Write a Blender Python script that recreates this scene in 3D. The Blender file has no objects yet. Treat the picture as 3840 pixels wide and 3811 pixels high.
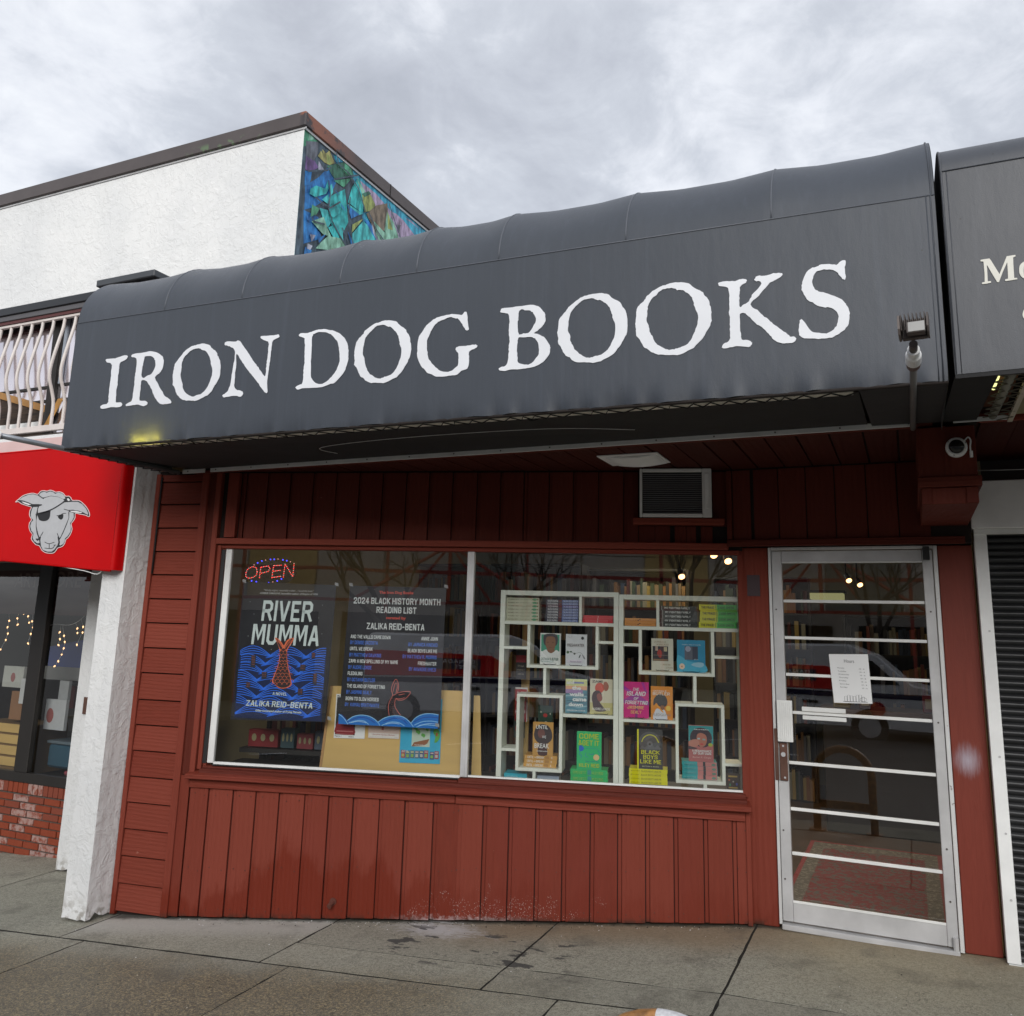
import bpy, bmesh, math, random
import numpy as np
from mathutils import Vector, Matrix
from mathutils.geometry import tessellate_polygon
random.seed(7)
S = bpy.context.scene
COL = S.collection
# ------------------------------------------------------------------ camera
F, CX, CY, K, EYE = 3220.0, 1920.0, 1710.0, .50312, 1.6       # focal length and principal point in photo pixels, eye height
YAW, PIT, ROL = map(math.radians, (-24.81, 11.3, 1.56))
_f = np.array([math.sin(YAW)*math.cos(PIT), math.cos(YAW)*math.cos(PIT), math.sin(PIT)])
_r0 = np.array([math.cos(YAW), -math.sin(YAW), 0]); _u0 = np.cross(_r0, _f)
_r = _r0*math.cos(ROL)+_u0*math.sin(ROL); _u = -_r0*math.sin(ROL)+_u0*math.cos(ROL)
RM = np.array([_r, _u, _f])
cd = bpy.data.cameras.new('camera'); cam = bpy.data.objects.new('camera', cd); COL.objects.link(cam)
cd.sensor_width = 36; cd.lens = F/3840*36; cd.shift_y = (CY-1905.5)/3840; cd.clip_end = 600; cd.clip_start = .05
M = Matrix(((_r[0], _u[0], -_f[0], 0), (_r[1], _u[1], -_f[1], 0), (_r[2], _u[2], -_f[2], EYE), (0, 0, 0, 1)))
cam.matrix_world = M; S.camera = cam
# ------------------------------------------------------------------ node helpers
class G:
    def __init__(s, nt): s.t = nt; s.t.nodes.clear()
    def n(s, typ, **k):
        x = s.t.nodes.new(typ)
        for a, b in k.items(): setattr(x, a, b)
        return x
    def put(s, sock, v):
        if isinstance(v, bpy.types.NodeSocket): s.t.links.new(v, sock)
        elif v is not None:
            if isinstance(v, (tuple, list)) and sock.type == 'RGBA' and len(v) == 3: v = (*v, 1)
            sock.default_value = v
    def m(s, op, a, b=None, c=None, clamp=False):
        x = s.n('ShaderNodeMath', operation=op, use_clamp=clamp); s.put(x.inputs[0], a); s.put(x.inputs[1], b)
        if c is not None: s.put(x.inputs[2], c)
        return x.outputs[0]
    def vm(s, op, a, b=None):
        x = s.n('ShaderNodeVectorMath', operation=op); s.put(x.inputs[0], a); s.put(x.inputs[1], b)
        return x.outputs[1] if op in ('LENGTH', 'DISTANCE', 'DOT_PRODUCT') else x.outputs[0]
    def noise(s, vec, scale, detail=4, rough=.55, dist=0, out=0):
        x = s.n('ShaderNodeTexNoise'); s.put(x.inputs['Vector'], vec); s.put(x.inputs['Scale'], scale)
        s.put(x.inputs['Detail'], detail); s.put(x.inputs['Roughness'], rough); s.put(x.inputs['Distortion'], dist); return x.outputs[out]
    def vor(s, vec, scale, feature='F1', out='Distance', rnd=1):
        x = s.n('ShaderNodeTexVoronoi', feature=feature); s.put(x.inputs['Vector'], vec); s.put(x.inputs['Scale'], scale)
        s.put(x.inputs['Randomness'], rnd); return x.outputs[out]
    def mix(s, f, a, b, mode='MIX'):
        x = s.n('ShaderNodeMix', data_type='RGBA', blend_type=mode); s.put(x.inputs[0], f); s.put(x.inputs[6], a); s.put(x.inputs[7], b); return x.outputs[2]
    def ss(s, x, a, b):
        q = s.n('ShaderNodeMapRange', interpolation_type='SMOOTHSTEP'); s.put(q.inputs[0], x); q.inputs[1].default_value = a; q.inputs[2].default_value = b
        return q.outputs[0]
    def mapv(s, vec, scale=(1, 1, 1), rot=(0, 0, 0), loc=(0, 0, 0)):
        q = s.n('ShaderNodeMapping'); s.put(q.inputs[0], vec); q.inputs[1].default_value = loc; q.inputs[2].default_value = rot; q.inputs[3].default_value = scale; return q.outputs[0]
    def ramp(s, f, stops):
        q = s.n('ShaderNodeValToRGB'); s.put(q.inputs[0], f); e = q.color_ramp.elements
        while len(e) < len(stops): e.new(.5)
        for i, (p, c) in enumerate(stops): e[i].position = p; e[i].color = (*c, 1)
        return q.outputs[0]
    def pos(s): return s.n('ShaderNodeNewGeometry').outputs['Position']
    def sep(s, v): q = s.n('ShaderNodeSeparateXYZ'); s.put(q.inputs[0], v); return q.outputs
    def rnd(s): return s.n('ShaderNodeObjectInfo').outputs['Random']
    def bump(s, h, strength=.3, dist=.01, nrm=None):
        q = s.n('ShaderNodeBump'); s.put(q.inputs['Height'], h); q.inputs['Strength'].default_value = strength; q.inputs['Distance'].default_value = dist
        if nrm: s.put(q.inputs['Normal'], nrm)
        return q.outputs[0]
    def bsdf(s, col, rough=.6, nrm=None, metal=0, spec=.5, **k):
        p = s.n('ShaderNodeBsdfPrincipled'); s.put(p.inputs['Base Color'], col); s.put(p.inputs['Roughness'], rough); s.put(p.inputs['Metallic'], metal)
        s.put(p.inputs['Specular IOR Level'], spec)
        if nrm: s.put(p.inputs['Normal'], nrm)
        for a, b in k.items(): s.put(p.inputs[a.replace('_', ' ')], b)
        return p.outputs[0]
    def out(s, sh): o = s.n('ShaderNodeOutputMaterial'); s.t.links.new(sh, o.inputs[0])
def newmat(name):
    m = bpy.data.materials.new(name); m.use_nodes = True; return m, G(m.node_tree)
# ------------------------------------------------------------------ world: overcast sky
SUN_EL, SUN_ROT = math.radians(24), math.radians(160)
w = bpy.data.worlds.new('World'); S.world = w; w.use_nodes = True
g = G(w.node_tree)
sky = g.n('ShaderNodeTexSky', sky_type='NISHITA', sun_disc=False, sun_elevation=SUN_EL, sun_rotation=SUN_ROT)
gen = g.n('ShaderNodeTexCoord').outputs['Generated']
sx = g.sep(gen)
den = g.m('ADD', g.m('MAXIMUM', sx[2], 0.0), .22)
cb = g.n('ShaderNodeCombineXYZ'); g.put(cb.inputs[0], g.m('DIVIDE', sx[0], den)); g.put(cb.inputs[1], g.m('DIVIDE', sx[1], den))
cv = cb.outputs[0]
big = g.noise(cv, 1.6, 9, .54, .5); small = g.noise(cv, 6.0, 8, .62, .4)
cl = g.m('ADD', g.m('MULTIPLY', big, .72), g.m('MULTIPLY', small, .28))
cc = g.ramp(cl, [(.35, (.40, .425, .48)), (.43, (.47, .495, .555)), (.49, (.55, .58, .64)), (.55, (.72, .745, .80)), (.63, (.88, .90, .93))])
hor = g.ss(sx[2], -.02, .08)
cc = g.mix(hor, (.30, .31, .32), cc)
b1 = g.n('ShaderNodeBackground'); g.put(b1.inputs[0], sky.outputs[0]); b1.inputs[1].default_value = .06
b2 = g.n('ShaderNodeBackground'); g.put(b2.inputs[0], cc); b2.inputs[1].default_value = .72
ms = g.n('ShaderNodeMixShader'); ms.inputs[0].default_value = .9
g.t.links.new(b1.outputs[0], ms.inputs[1]); g.t.links.new(b2.outputs[0], ms.inputs[2])
wo = g.n('ShaderNodeOutputWorld'); g.t.links.new(ms.outputs[0], wo.inputs[0])
sl = bpy.data.lights.new('sun', 'SUN'); sl.energy = 1.5; sl.angle = math.radians(36); sl.color = (1, .97, .92)
so = bpy.data.objects.new('sun', sl); COL.objects.link(so)
_a = SUN_ROT; sd = Vector((math.sin(_a)*math.cos(SUN_EL), math.cos(_a)*math.cos(SUN_EL), math.sin(SUN_EL)))
so.rotation_euler = sd.to_track_quat('Z', 'Y').to_euler(); so.location = (0, -5, 12)
S.view_settings.view_transform = 'Standard'; S.view_settings.look = 'None'; S.view_settings.exposure = 0.8; S.view_settings.gamma = 1
S.render.engine = 'CYCLES'
try:
    S.cycles.max_bounces = 6; S.cycles.transparent_max_bounces = 14
except Exception: pass
# ------------------------------------------------------------------ materials
def plain(name, col, rough=.55, metal=0, var=.06, vs=6., bump=0, bs=60, spec=.5, st=(1, 1, 1), rv=0):
    m, g = newmat(name); P = g.mapv(g.pos(), st)
    n = g.noise(P, vs, 5); c = g.mix(g.m('MULTIPLY', g.m('SUBTRACT', n, .35), 2., clamp=True), tuple(x*(1-var*1.6) for x in col), tuple(min(1, x*(1+var)) for x in col))
    if rv: c = g.mix(g.m('MULTIPLY', g.rnd(), rv), c, tuple(x*.45 for x in col))
    nr = g.bump(g.noise(P, bs, 4), bump, .004) if bump else None
    g.out(g.bsdf(c, g.m('ADD', g.m('MULTIPLY', n, .14), rough-.07), nr, metal, spec)); return m
def emis(name, col, st):
    m, g = newmat(name); e = g.n('ShaderNodeEmission'); e.inputs[0].default_value = (*col, 1); e.inputs[1].default_value = st; g.out(e.outputs[0]); return m
_cm = {}
def C(col, rough=.5):
    k = (tuple(round(x, 3) for x in col), rough)
    if k not in _cm: _cm[k] = plain('print_%d' % len(_cm), col, rough, var=.04, vs=25)
    return _cm[k]
def lin(r, g, b): return tuple(((x/255)/12.92 if x <= 10 else ((x/255+.055)/1.055)**2.4) for x in (r, g, b))
def redwood(name, st, low=False, dark=1.):
    m, g = newmat(name); P = g.pos(); r = g.rnd(); xyz = g.sep(P)
    off = g.n('ShaderNodeCombineXYZ'); g.put(off.inputs[0], g.m('MULTIPLY', r, 37.)); g.put(off.inputs[2], g.m('MULTIPLY', r, 17.))
    Q = g.mapv(g.vm('ADD', P, off.outputs[0]), st)
    wob = g.noise(Q, 2.2, 3, .5); gr = g.noise(Q, 9, 6, .65, 1.4); n2 = g.noise(P, 2.3, 4); fine = g.noise(P, 210, 2)
    rings = g.n('ShaderNodeTexWave', wave_type='RINGS', rings_direction='SPHERICAL'); g.put(rings.inputs[0], Q); rings.inputs[1].default_value = 3.2; rings.inputs[2].default_value = 5; rings.inputs[3].default_value = 3
    c = g.mix(gr, (.115, .020, .011), (.225, .041, .023))
    c = g.mix(g.ss(n2, .35, .72), c, (.18, .032, .020))
    c = g.mix(g.m('MULTIPLY', r, .8), c, (.235, .050, .031))
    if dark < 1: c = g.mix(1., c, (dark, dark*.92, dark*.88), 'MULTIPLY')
    rough = g.m('ADD', .56, g.m('MULTIPLY', wob, .2))
    if low:
        hgt = g.m('SUBTRACT', xyz[2], g.m('ADD', g.m('MULTIPLY', g.m('ADD', xyz[0], .9), .066), -.03))   # height over the pavement
        pk = g.m('ADD', g.m('MULTIPLY', g.ss(g.m('ABSOLUTE', g.m('ADD', xyz[0], 3.5)), .55, .05), .22), g.m('MULTIPLY', g.ss(g.m('ABSOLUTE', g.m('ADD', xyz[0], 2.95)), .35, .05), .10))
        lim = g.m('ADD', g.m('ADD', g.m('MULTIPLY', g.noise(g.mapv(P, (4.2, 4.2, .5)), 1.3, 4, .6), .62), -.20), pk)
        wet = g.ss(g.m('SUBTRACT', g.m('ADD', lim, g.m('MULTIPLY', g.noise(g.mapv(P, (1, 1, .5)), 34, 4, .65), .20)), g.m('ADD', hgt, .06)), -.07, .07)
        wet = g.m('MULTIPLY', wet, g.m('ADD', .45, g.m('MULTIPLY', g.ss(xyz[0], -2.3, -3.1), .55)))
        c = g.mix(g.m('MULTIPLY', wet, .72), c, (.15, .018, .007)); rough = g.m('SUBTRACT', rough, g.m('MULTIPLY', wet, .22))
        v = g.vor(g.mapv(P, (1, 1, .8)), 70); dens = g.noise(P, 9, 2)
        cx = g.m('ABSOLUTE', g.m('ADD', xyz[0], 2.35)); reg = g.m('MULTIPLY', g.ss(cx, 1.15, .1), g.ss(hgt, .34, .0))
        v2 = g.vor(g.mapv(P, (1, 1, .6)), 130); dots = g.m('MULTIPLY', g.m('MAXIMUM', g.m('MULTIPLY', g.ss(v, .26, .14), g.ss(g.noise(P, 40, 1), .5, .6)), g.ss(v2, .26, .14)), g.ss(g.m('ADD', g.m('MULTIPLY', reg, .56), dens), .80, .95))
        reg2 = g.m('MULTIPLY', g.ss(g.m('ABSOLUTE', g.m('ADD', xyz[0], 2.55)), .5, .15), g.ss(g.m('ADD', hgt, g.m('MULTIPLY', g.noise(P, 55, 3), .09)), .085, .05))
        c = g.mix(g.m('MULTIPLY', dots, .7), c, (.52, .44, .42)); c = g.mix(g.m('MULTIPLY', reg2, .55), c, (.55, .44, .44))
        mold = g.m('MULTIPLY', g.ss(hgt, .045, .0), g.ss(g.noise(P, 14, 4), .42, .6)); c = g.mix(g.m('MULTIPLY', mold, .8), c, (.03, .025, .018))
    chips = g.m('MULTIPLY', g.ss(g.noise(P, 26, 4, .6), .71, .76), g.ss(g.noise(P, 2.5, 2), .5, .6))
    c = g.mix(g.m('MULTIPLY', chips, .6), c, (.42, .20, .15))
    h = g.m('ADD', g.m('ADD', g.m('MULTIPLY', gr, .9), g.m('MULTIPLY', rings.outputs['Fac'], .25)), g.m('MULTIPLY', fine, .25))
    g.out(g.bsdf(c, rough, g.bump(h, .6, .009), 0, .22)); return m
RV = redwood('red_boards_vertical', (3.2, 3.2, .35)); RVL = redwood('red_boards_low', (3.2, 3.2, .35), True); RH = redwood('red_boards_horizontal', (.5, .5, 4.2))
RS = redwood('shade_dark_soffit_boards', (3.2, .35, 3.2), False, .30); RVD = redwood('shade_dark_upper_boards', (3.2, 3.2, .35), False, .55); RHD = redwood('shade_dark_rail_worn_sill', (.5, .5, 4.2), False, .55)  # awning shade mixed into these reds; the rail red also serves the worn sill
def stucco():
    m, g = newmat('white_stucco'); P = g.pos(); D = g.noise(P, 3.5, 3, out=1)
    Q = g.vm('ADD', P, g.mapv(D, (.11, .11, .11)))
    a = g.noise(Q, 8, 7, .62, .9); v = g.vor(Q, 9, 'SMOOTH_F1'); fl = g.ss(a, .47, .60); f2 = g.ss(g.noise(Q, 19, 5, .6, .6), .5, .57)
    h = g.m('ADD', g.m('ADD', g.m('MULTIPLY', fl, .75), g.m('MULTIPLY', f2, .4)), g.m('ADD', g.m('MULTIPLY', g.noise(P, 120, 3), .12), g.m('MULTIPLY', v, .3)))
    c = g.mix(g.ss(g.noise(P, 1.1, 5), .35, .7), (.72, .73, .735), (.80, .805, .80))
    c = g.mix(g.m('MULTIPLY', g.ss(g.noise(g.mapv(P, (4, 4, .35)), 2.2, 5), .58, .78), .12), c, (.5, .5, .47))
    hz = g.m('SUBTRACT', g.sep(P)[2], g.m('MULTIPLY', g.m('ADD', g.sep(P)[0], .9), .066))
    c = g.mix(g.m('MULTIPLY', g.m('MULTIPLY', g.ss(hz, .16, -.03), g.ss(g.noise(P, 22, 4), .42, .62)), .75), c, (.22, .19, .15))
    g.out(g.bsdf(c, .75, g.bump(h, .36, .013), 0, .3)); return m
STU = stucco()
def fabric(name, c0, c1, glow=False):
    m, g = newmat(name); P = g.pos(); n = g.noise(P, 1.3, 4); st = g.noise(g.mapv(P, (14, 14, .5)), 3, 4, .6); wv = g.noise(P, 260, 2); z = g.sep(P)[2]
    c = g.mix(g.m('MULTIPLY', g.m('ADD', n, st), .5), c0, c1)
    c = g.mix(g.m('MULTIPLY', g.ss(g.vor(P, 7), .035, .015), .7), c, (.02, .02, .02))
    c = g.mix(g.m('MULTIPLY', g.ss(g.m('ADD', z, g.m('MULTIPLY', g.noise(P, 9, 4), .12)), 2.69, 2.60), .5), c, tuple(x*.5 for x in c0))
    drops = g.m('MULTIPLY', g.ss(g.vor(P, 42), .3, .15), g.ss(g.m('ADD', z, g.m('MULTIPLY', g.noise(P, 3, 2), .2)), 3.72, 3.80))
    c = g.mix(g.m('MULTIPLY', drops, .45), c, (.42, .43, .45))
    h = g.m('ADD', g.m('MULTIPLY', wv, .25), g.m('MULTIPLY', g.noise(g.mapv(P, (2.2, 1, .8)), 2.2, 5, .6), 2.2))
    c = g.mix(g.m('MULTIPLY', g.ss(g.noise(g.mapv(P, (9, 9, .35)), 2.5, 4, .6), .52, .72), .13), c, tuple(x*1.7 for x in c1))
    sh = g.bsdf(c, g.m('ADD', .40, g.m('MULTIPLY', n, .14)), g.bump(h, .16, .012), 0, .5, Sheen_Weight=.1)
    if glow:
        tr = g.n('ShaderNodeBsdfTranslucent'); tr.inputs[0].default_value = (.8, .8, .35, 1); q = g.n('ShaderNodeMixShader'); q.inputs[0].default_value = .03
        g.t.links.new(sh, q.inputs[1]); g.t.links.new(tr.outputs[0], q.inputs[2]); sh = q.outputs[0]
    g.out(sh); return m
AWN = fabric('grey_awning_vinyl', (.035, .042, .055), (.056, .066, .086), True)
AWN2 = fabric('grey_awning_vinyl_neighbour', (.044, .049, .061), (.053, .059, .072))
SEAM = plain('welt_and_rib_highlight', (.10, .11, .13), .5)  # pale tone paints the highlight on rib creases as well as the welt
REDV = plain('red_awning_vinyl', (.58, .0, .0015), .5, var=.10, vs=1.2, spec=.15)
LET = plain('white_sign_paint', (.80, .82, .86), .5, var=.05, vs=3); 
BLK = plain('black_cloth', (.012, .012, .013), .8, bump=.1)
DGAP = plain('shadow_gap_backing', (.02, .012, .010), .9)
ALU = plain('brushed_aluminium', (.60, .60, .61), .36, .15, var=.12, vs=5, bump=.05, bs=90)
ALW = plain('painted_white_metal', (.82, .83, .82), .45, 0, var=.09, vs=5, bump=.05, bs=50)
def dirtywhite():
    m, g = newmat('weathered_white_frame'); P = g.pos(); n = g.noise(P, 7, 5, .6); s = g.ss(g.noise(P, 33, 5, .65), .64, .70)
    c = g.mix(n, (.60, .60, .60), (.76, .77, .77)); c = g.mix(g.m('MULTIPLY', g.ss(g.noise(g.mapv(P, (6, 6, .6)), 3, 4), .5, .7), .3), c, (.40, .38, .36))
    c = g.mix(g.m('MULTIPLY', s, .7), c, (.10, .07, .06)); g.out(g.bsdf(c, .4, g.bump(n, .08, .004), .15, .5)); return m
DW = dirtywhite()
SHW = plain('white_shelf_laminate', (.80, .83, .75), .45, var=.04)
PIPE = plain('galvanised_pipe', (.34, .36, .39), .4, .7, var=.15)
BRZ = plain('bronze_lamp_casing', (.095, .080, .075), .5, .3)
PLW = plain('white_plastic', (.90, .91, .91), .4)
DKBR = plain('dark_brown_flashing', (.075, .062, .058), .42, .3, var=.15, vs=2)
DKF = plain('dark_window_frame', (.022, .019, .017), .5)
MORT = plain('mortar', (.12, .105, .09), .9, bump=.4)
RUB = plain('black_rubber', (.015, .015, .016), .6)
PLY = plain('pale_plywood', (.66, .44, .16), .5, var=.07, vs=2.2, st=(.4, .4, 4), bump=.05)
PAPER = plain('white_paper', (.80, .81, .82), .6, var=.03)
PAGE = plain('book_pages', (.70, .64, .52), .8, st=(1, 1, 40), vs=20, var=.15)
RUSTY = plain('brown_lock_plate', (.19, .10, .075), .4, .4, var=.2)
CREAM = plain('cream_inner_wall', (.50, .42, .26), .8)
DARKW = plain('dark_shop_joinery', (.022, .019, .017), .5)
FLOORM = plain('brown_shop_floor', (.09, .05, .03), .35, var=.2, vs=3)
def brickmat():
    m, g = newmat('brick'); P = g.pos(); r = g.rnd()
    c = g.mix(g.noise(P, 18, 5), (.21, .036, .015), (.29, .062, .026)); c = g.mix(g.m('MULTIPLY', g.ss(r, .60, .75), .6), c, (.20, .055, .035))
    wf = g.m('MULTIPLY', g.ss(g.m('FRACT', g.m('MULTIPLY', r, 7.3)), .68, .72), g.ss(g.noise(P, 20, 5, .65), .36, .58)); c = g.mix(g.m('MULTIPLY', wf, .55), c, (.52, .43, .40))
    g.out(g.bsdf(c, .7, g.bump(g.noise(P, 70, 5), .5, .004), 0, .35)); return m
BRK = brickmat()
def concrete(name, road=False):
    m, g = newmat(name); P = g.pos(); x, y, z = g.sep(P)
    n1 = g.noise(P, 1.1, 6, .6); n2 = g.noise(P, 11, 6, .65); sp0 = g.noise(P, 150, 4, .8); agg = g.noise(P, 48, 3, .7); sp = g.m('ADD', g.m('MULTIPLY', g.m('SUBTRACT', sp0, .5), 1.5), g.m('ADD', .5, g.m('MULTIPLY', g.m('SUBTRACT', agg, .5), .7)))
    if road: c = g.mix(sp, (.032, .030, .028), (.085, .08, .075)); g.out(g.bsdf(c, .6, g.bump(sp, .3, .01))); return m
    c = g.mix(n1, (.225, .217, .168), (.385, .372, .300)); c = g.mix(g.m('MULTIPLY', n2, .5), c, (.47, .455, .38))
    c = g.mix(g.m('MULTIPLY', g.ss(sp, .45, .72), .6), c, (.52, .50, .42)); c = g.mix(g.m('MULTIPLY', g.ss(sp, .5, .3), .6), c, (.10, .095, .08))
    c = g.mix(g.m('MULTIPLY', g.m('SUBTRACT', g.rnd(), .3), .35), c, (.14, .135, .12))
    # exposed wet aggregate in front and to the left
    wn = g.m('ADD', g.m('ADD', g.m('MULTIPLY', x, .16), g.m('MULTIPLY', g.noise(P, 1.7, 4), .9)), 4.05-.45+.62)
    wet = g.m('MULTIPLY', g.ss(g.m('SUBTRACT', wn, y), -.1, .42), g.ss(x, -1.2, -2.6))
    c = g.mix(g.m('MULTIPLY', wet, .64), c, g.mix(g.ss(g.noise(P, 75, 5, .9), .47, .60), (.026, .023, .017), (.44, .34, .17)))
    # brown runoff along the wall by the door
    br = g.m('MULTIPLY', g.ss(g.m('ADD', g.m('SUBTRACT', y, g.m('MULTIPLY', g.m('ADD', x, .93), .27)), g.m('MULTIPLY', n1, .6)), 5.15, 5.62), g.ss(x, -2.9, -2.1)); c = g.mix(g.m('MULTIPLY', br, .62), c, (.25, .165, .085))
    br2 = g.m('MULTIPLY', g.ss(x, -.95, -.4), g.ss(g.m('ADD', y, g.m('MULTIPLY', n2, .5)), 4.5, 5.5)); c = g.mix(g.m('MULTIPLY', br2, .35), c, (.27, .215, .12))
    # left light, dusty strip under the boards
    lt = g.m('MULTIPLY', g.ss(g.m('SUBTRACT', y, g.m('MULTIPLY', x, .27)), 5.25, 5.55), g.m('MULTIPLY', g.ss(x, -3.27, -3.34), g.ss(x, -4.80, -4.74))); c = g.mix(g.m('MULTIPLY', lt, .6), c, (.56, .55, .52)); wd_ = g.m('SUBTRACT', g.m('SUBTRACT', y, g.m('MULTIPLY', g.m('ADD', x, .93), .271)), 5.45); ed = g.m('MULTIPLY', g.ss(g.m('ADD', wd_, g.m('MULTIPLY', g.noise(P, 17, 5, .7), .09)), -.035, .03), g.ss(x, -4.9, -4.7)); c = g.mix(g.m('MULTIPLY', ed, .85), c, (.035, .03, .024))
    # spilt white paint
    d = g.vm('LENGTH', g.mapv(g.vm('SUBTRACT', P, (-2.62, 4.83, -.15)), (1.2, 2.3, 0))); d2 = g.m('ADD', d, g.m('MULTIPLY', g.noise(g.mapv(P, (1, 2.2, 1)), 9, 6, .75, 1.5), .9))
    c = g.mix(g.m('MULTIPLY', g.ss(d2, .86, .50), .85), c, (.56, .56, .57))
    d3 = g.vm('LENGTH', g.mapv(g.vm('SUBTRACT', P, (-2.6, 4.72, -.15)), (.95, 2.6, 0))); ring = g.m('ABSOLUTE', g.m('SUBTRACT', g.m('ADD', d3, g.m('MULTIPLY', g.noise(P, 5, 5, .65), .5)), .63))
    c = g.mix(g.m('MULTIPLY', g.m('MULTIPLY', g.ss(ring, .05, .02), g.ss(y, 4.72, 4.85)), .35), c, (.48, .48, .48))
    # dark patches, gum, flecks
    pm = g.m('MULTIPLY', g.ss(g.noise(g.mapv(P, (1, 2.3, 1)), 4.6, 5, .6), .585, .61), g.m('MULTIPLY', g.ss(g.m('ABSOLUTE', g.m('ADD', x, 2.3)), .75, .5), g.ss(g.m('ABSOLUTE', g.m('SUBTRACT', y, 4.6)), .32, .2)))
    c = g.mix(g.m('MULTIPLY', pm, .85), c, (.04, .042, .045))
    gum = g.m('MULTIPLY', g.ss(g.vor(P, 11), .10, .075), g.ss(g.noise(P, 1.6, 2), .5, .6)); c = g.mix(g.m('MULTIPLY', gum, .5), c, (.42, .42, .40))
    fk = g.m('MULTIPLY', g.ss(g.vor(P, 24), .055, .03), g.ss(g.noise(P, 3, 2), .45, .55)); c = g.mix(fk, c, (.6, .6, .56))
    rough = g.m('SUBTRACT', .82, g.m('MULTIPLY', wet, .38))
    h = g.m('ADD', g.m('MULTIPLY', sp, .6), g.m('MULTIPLY', n2, .5)); crk = g.m('ABSOLUTE', g.m('SUBTRACT', g.noise(P, 1.9, 7, .7, .4), .5)); c = g.mix(g.m('MULTIPLY', g.m('MULTIPLY', g.ss(crk, .0045, .0015), g.ss(g.noise(P, .8, 2), .55, .62)), .75), c, (.05, .045, .04)); bl = g.ss(g.noise(P, 3.1, 5, .6), .52, .68); c = g.mix(g.m('MULTIPLY', bl, .38), c, (.10, .095, .078))
    g.out(g.bsdf(c, rough, g.bump(h, .6, .010), 0, .4)); return m
CON = concrete('concrete_paving'); ROAD = concrete('asphalt', True)
DIRT = plain('dirty_joint', (.024, .021, .015), .95, bump=.5, var=.6, vs=60)
def glass(name, k=1.0, tint=(.93, .95, .94), rough=0.0):
    m, g = newmat(name); P = g.pos()
    geo = g.n('ShaderNodeNewGeometry'); nr = g.bump(g.noise(P, 1.2, 2), .012, .05)
    cs = g.m('ABSOLUTE', g.vm('DOT_PRODUCT', geo.outputs['Normal'], geo.outputs['Incoming']))       # both faces of a pane reflect alike
    fac = g.m('MULTIPLY', g.m('ADD', .045, g.m('MULTIPLY', g.m('POWER', g.m('SUBTRACT', 1., cs), 5.), .955)), 3.3*k, clamp=True)
    t = g.n('ShaderNodeBsdfTransparent'); t.inputs[0].default_value = (*tint, 1); gl = g.n('ShaderNodeBsdfGlossy'); gl.inputs['Roughness'].default_value = rough; g.put(gl.inputs['Normal'], nr)
    q = g.n('ShaderNodeMixShader'); g.put(q.inputs[0], fac); g.t.links.new(t.outputs[0], q.inputs[1]); g.t.links.new(gl.outputs[0], q.inputs[2]); g.out(q.outputs[0]); return m
GLS = glass('window_glass'); GLD = glass('dark_car_glass', 1, (.15, .16, .16))
# ------------------------------------------------------------------ frames, planes, mesh builder
class Fr:
    def __init__(s, o, ang): s.o = Vector(o); s.ang = math.radians(ang); s.a = Vector((math.cos(s.ang), math.sin(s.ang), 0)); s.n = Vector((-s.a.y, s.a.x, 0))
    def p(s, u, d, z): return s.o+s.a*u+s.n*d+Vector((0, 0, z))
    def at(s, px, py, d=0):                                      # pixel of the photo -> (u, z) on this upright plane, d behind its face
        v = ray(px, py); q = s.o+s.n*d; t = (q.x*s.n.x+q.y*s.n.y)/(v.x*s.n.x+v.y*s.n.y); P = v*t-s.o
        return (P.x*s.a.x+P.y*s.a.y, v.z*t+EYE)
def ray(px, py): return Vector(RM.T @ np.array([(px/K-CX)/F, -(py/K-CY)/F, 1.]))
def onX(px, py, X): v = ray(px, py); t = X/v.x; return Vector((X, v.y*t, v.z*t+EYE))
def onY(px, py, Y): v = ray(px, py); t = Y/v.y; return Vector((v.x*t, Y, v.z*t+EYE))
def onZ(px, py, Z): v = ray(px, py); t = (Z-EYE)/v.z; return Vector((v.x*t, v.y*t, Z))
def zoom(ox, oy, s): return lambda x, y: ((ox+x*s)*K, (oy+y*s)*K)
FX = Fr((0, 0, 0), 0)                  # street frame: u = x, d = y
FW = Fr((-.928, 5.45, 0), 15.17)       # the slanted window wall: u = 0 at the door end, d > 0 inside
FS = Fr((-4.384, 4.501, 0), 8.6)       # siding strip at the left
def gz(x, y): return (-.03+.061*(x+.9)+.02*(y-5.45)) if x < -.9 else (-.03+.02*(x+.9)+.02*(y-5.45))
MW = {}
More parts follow.
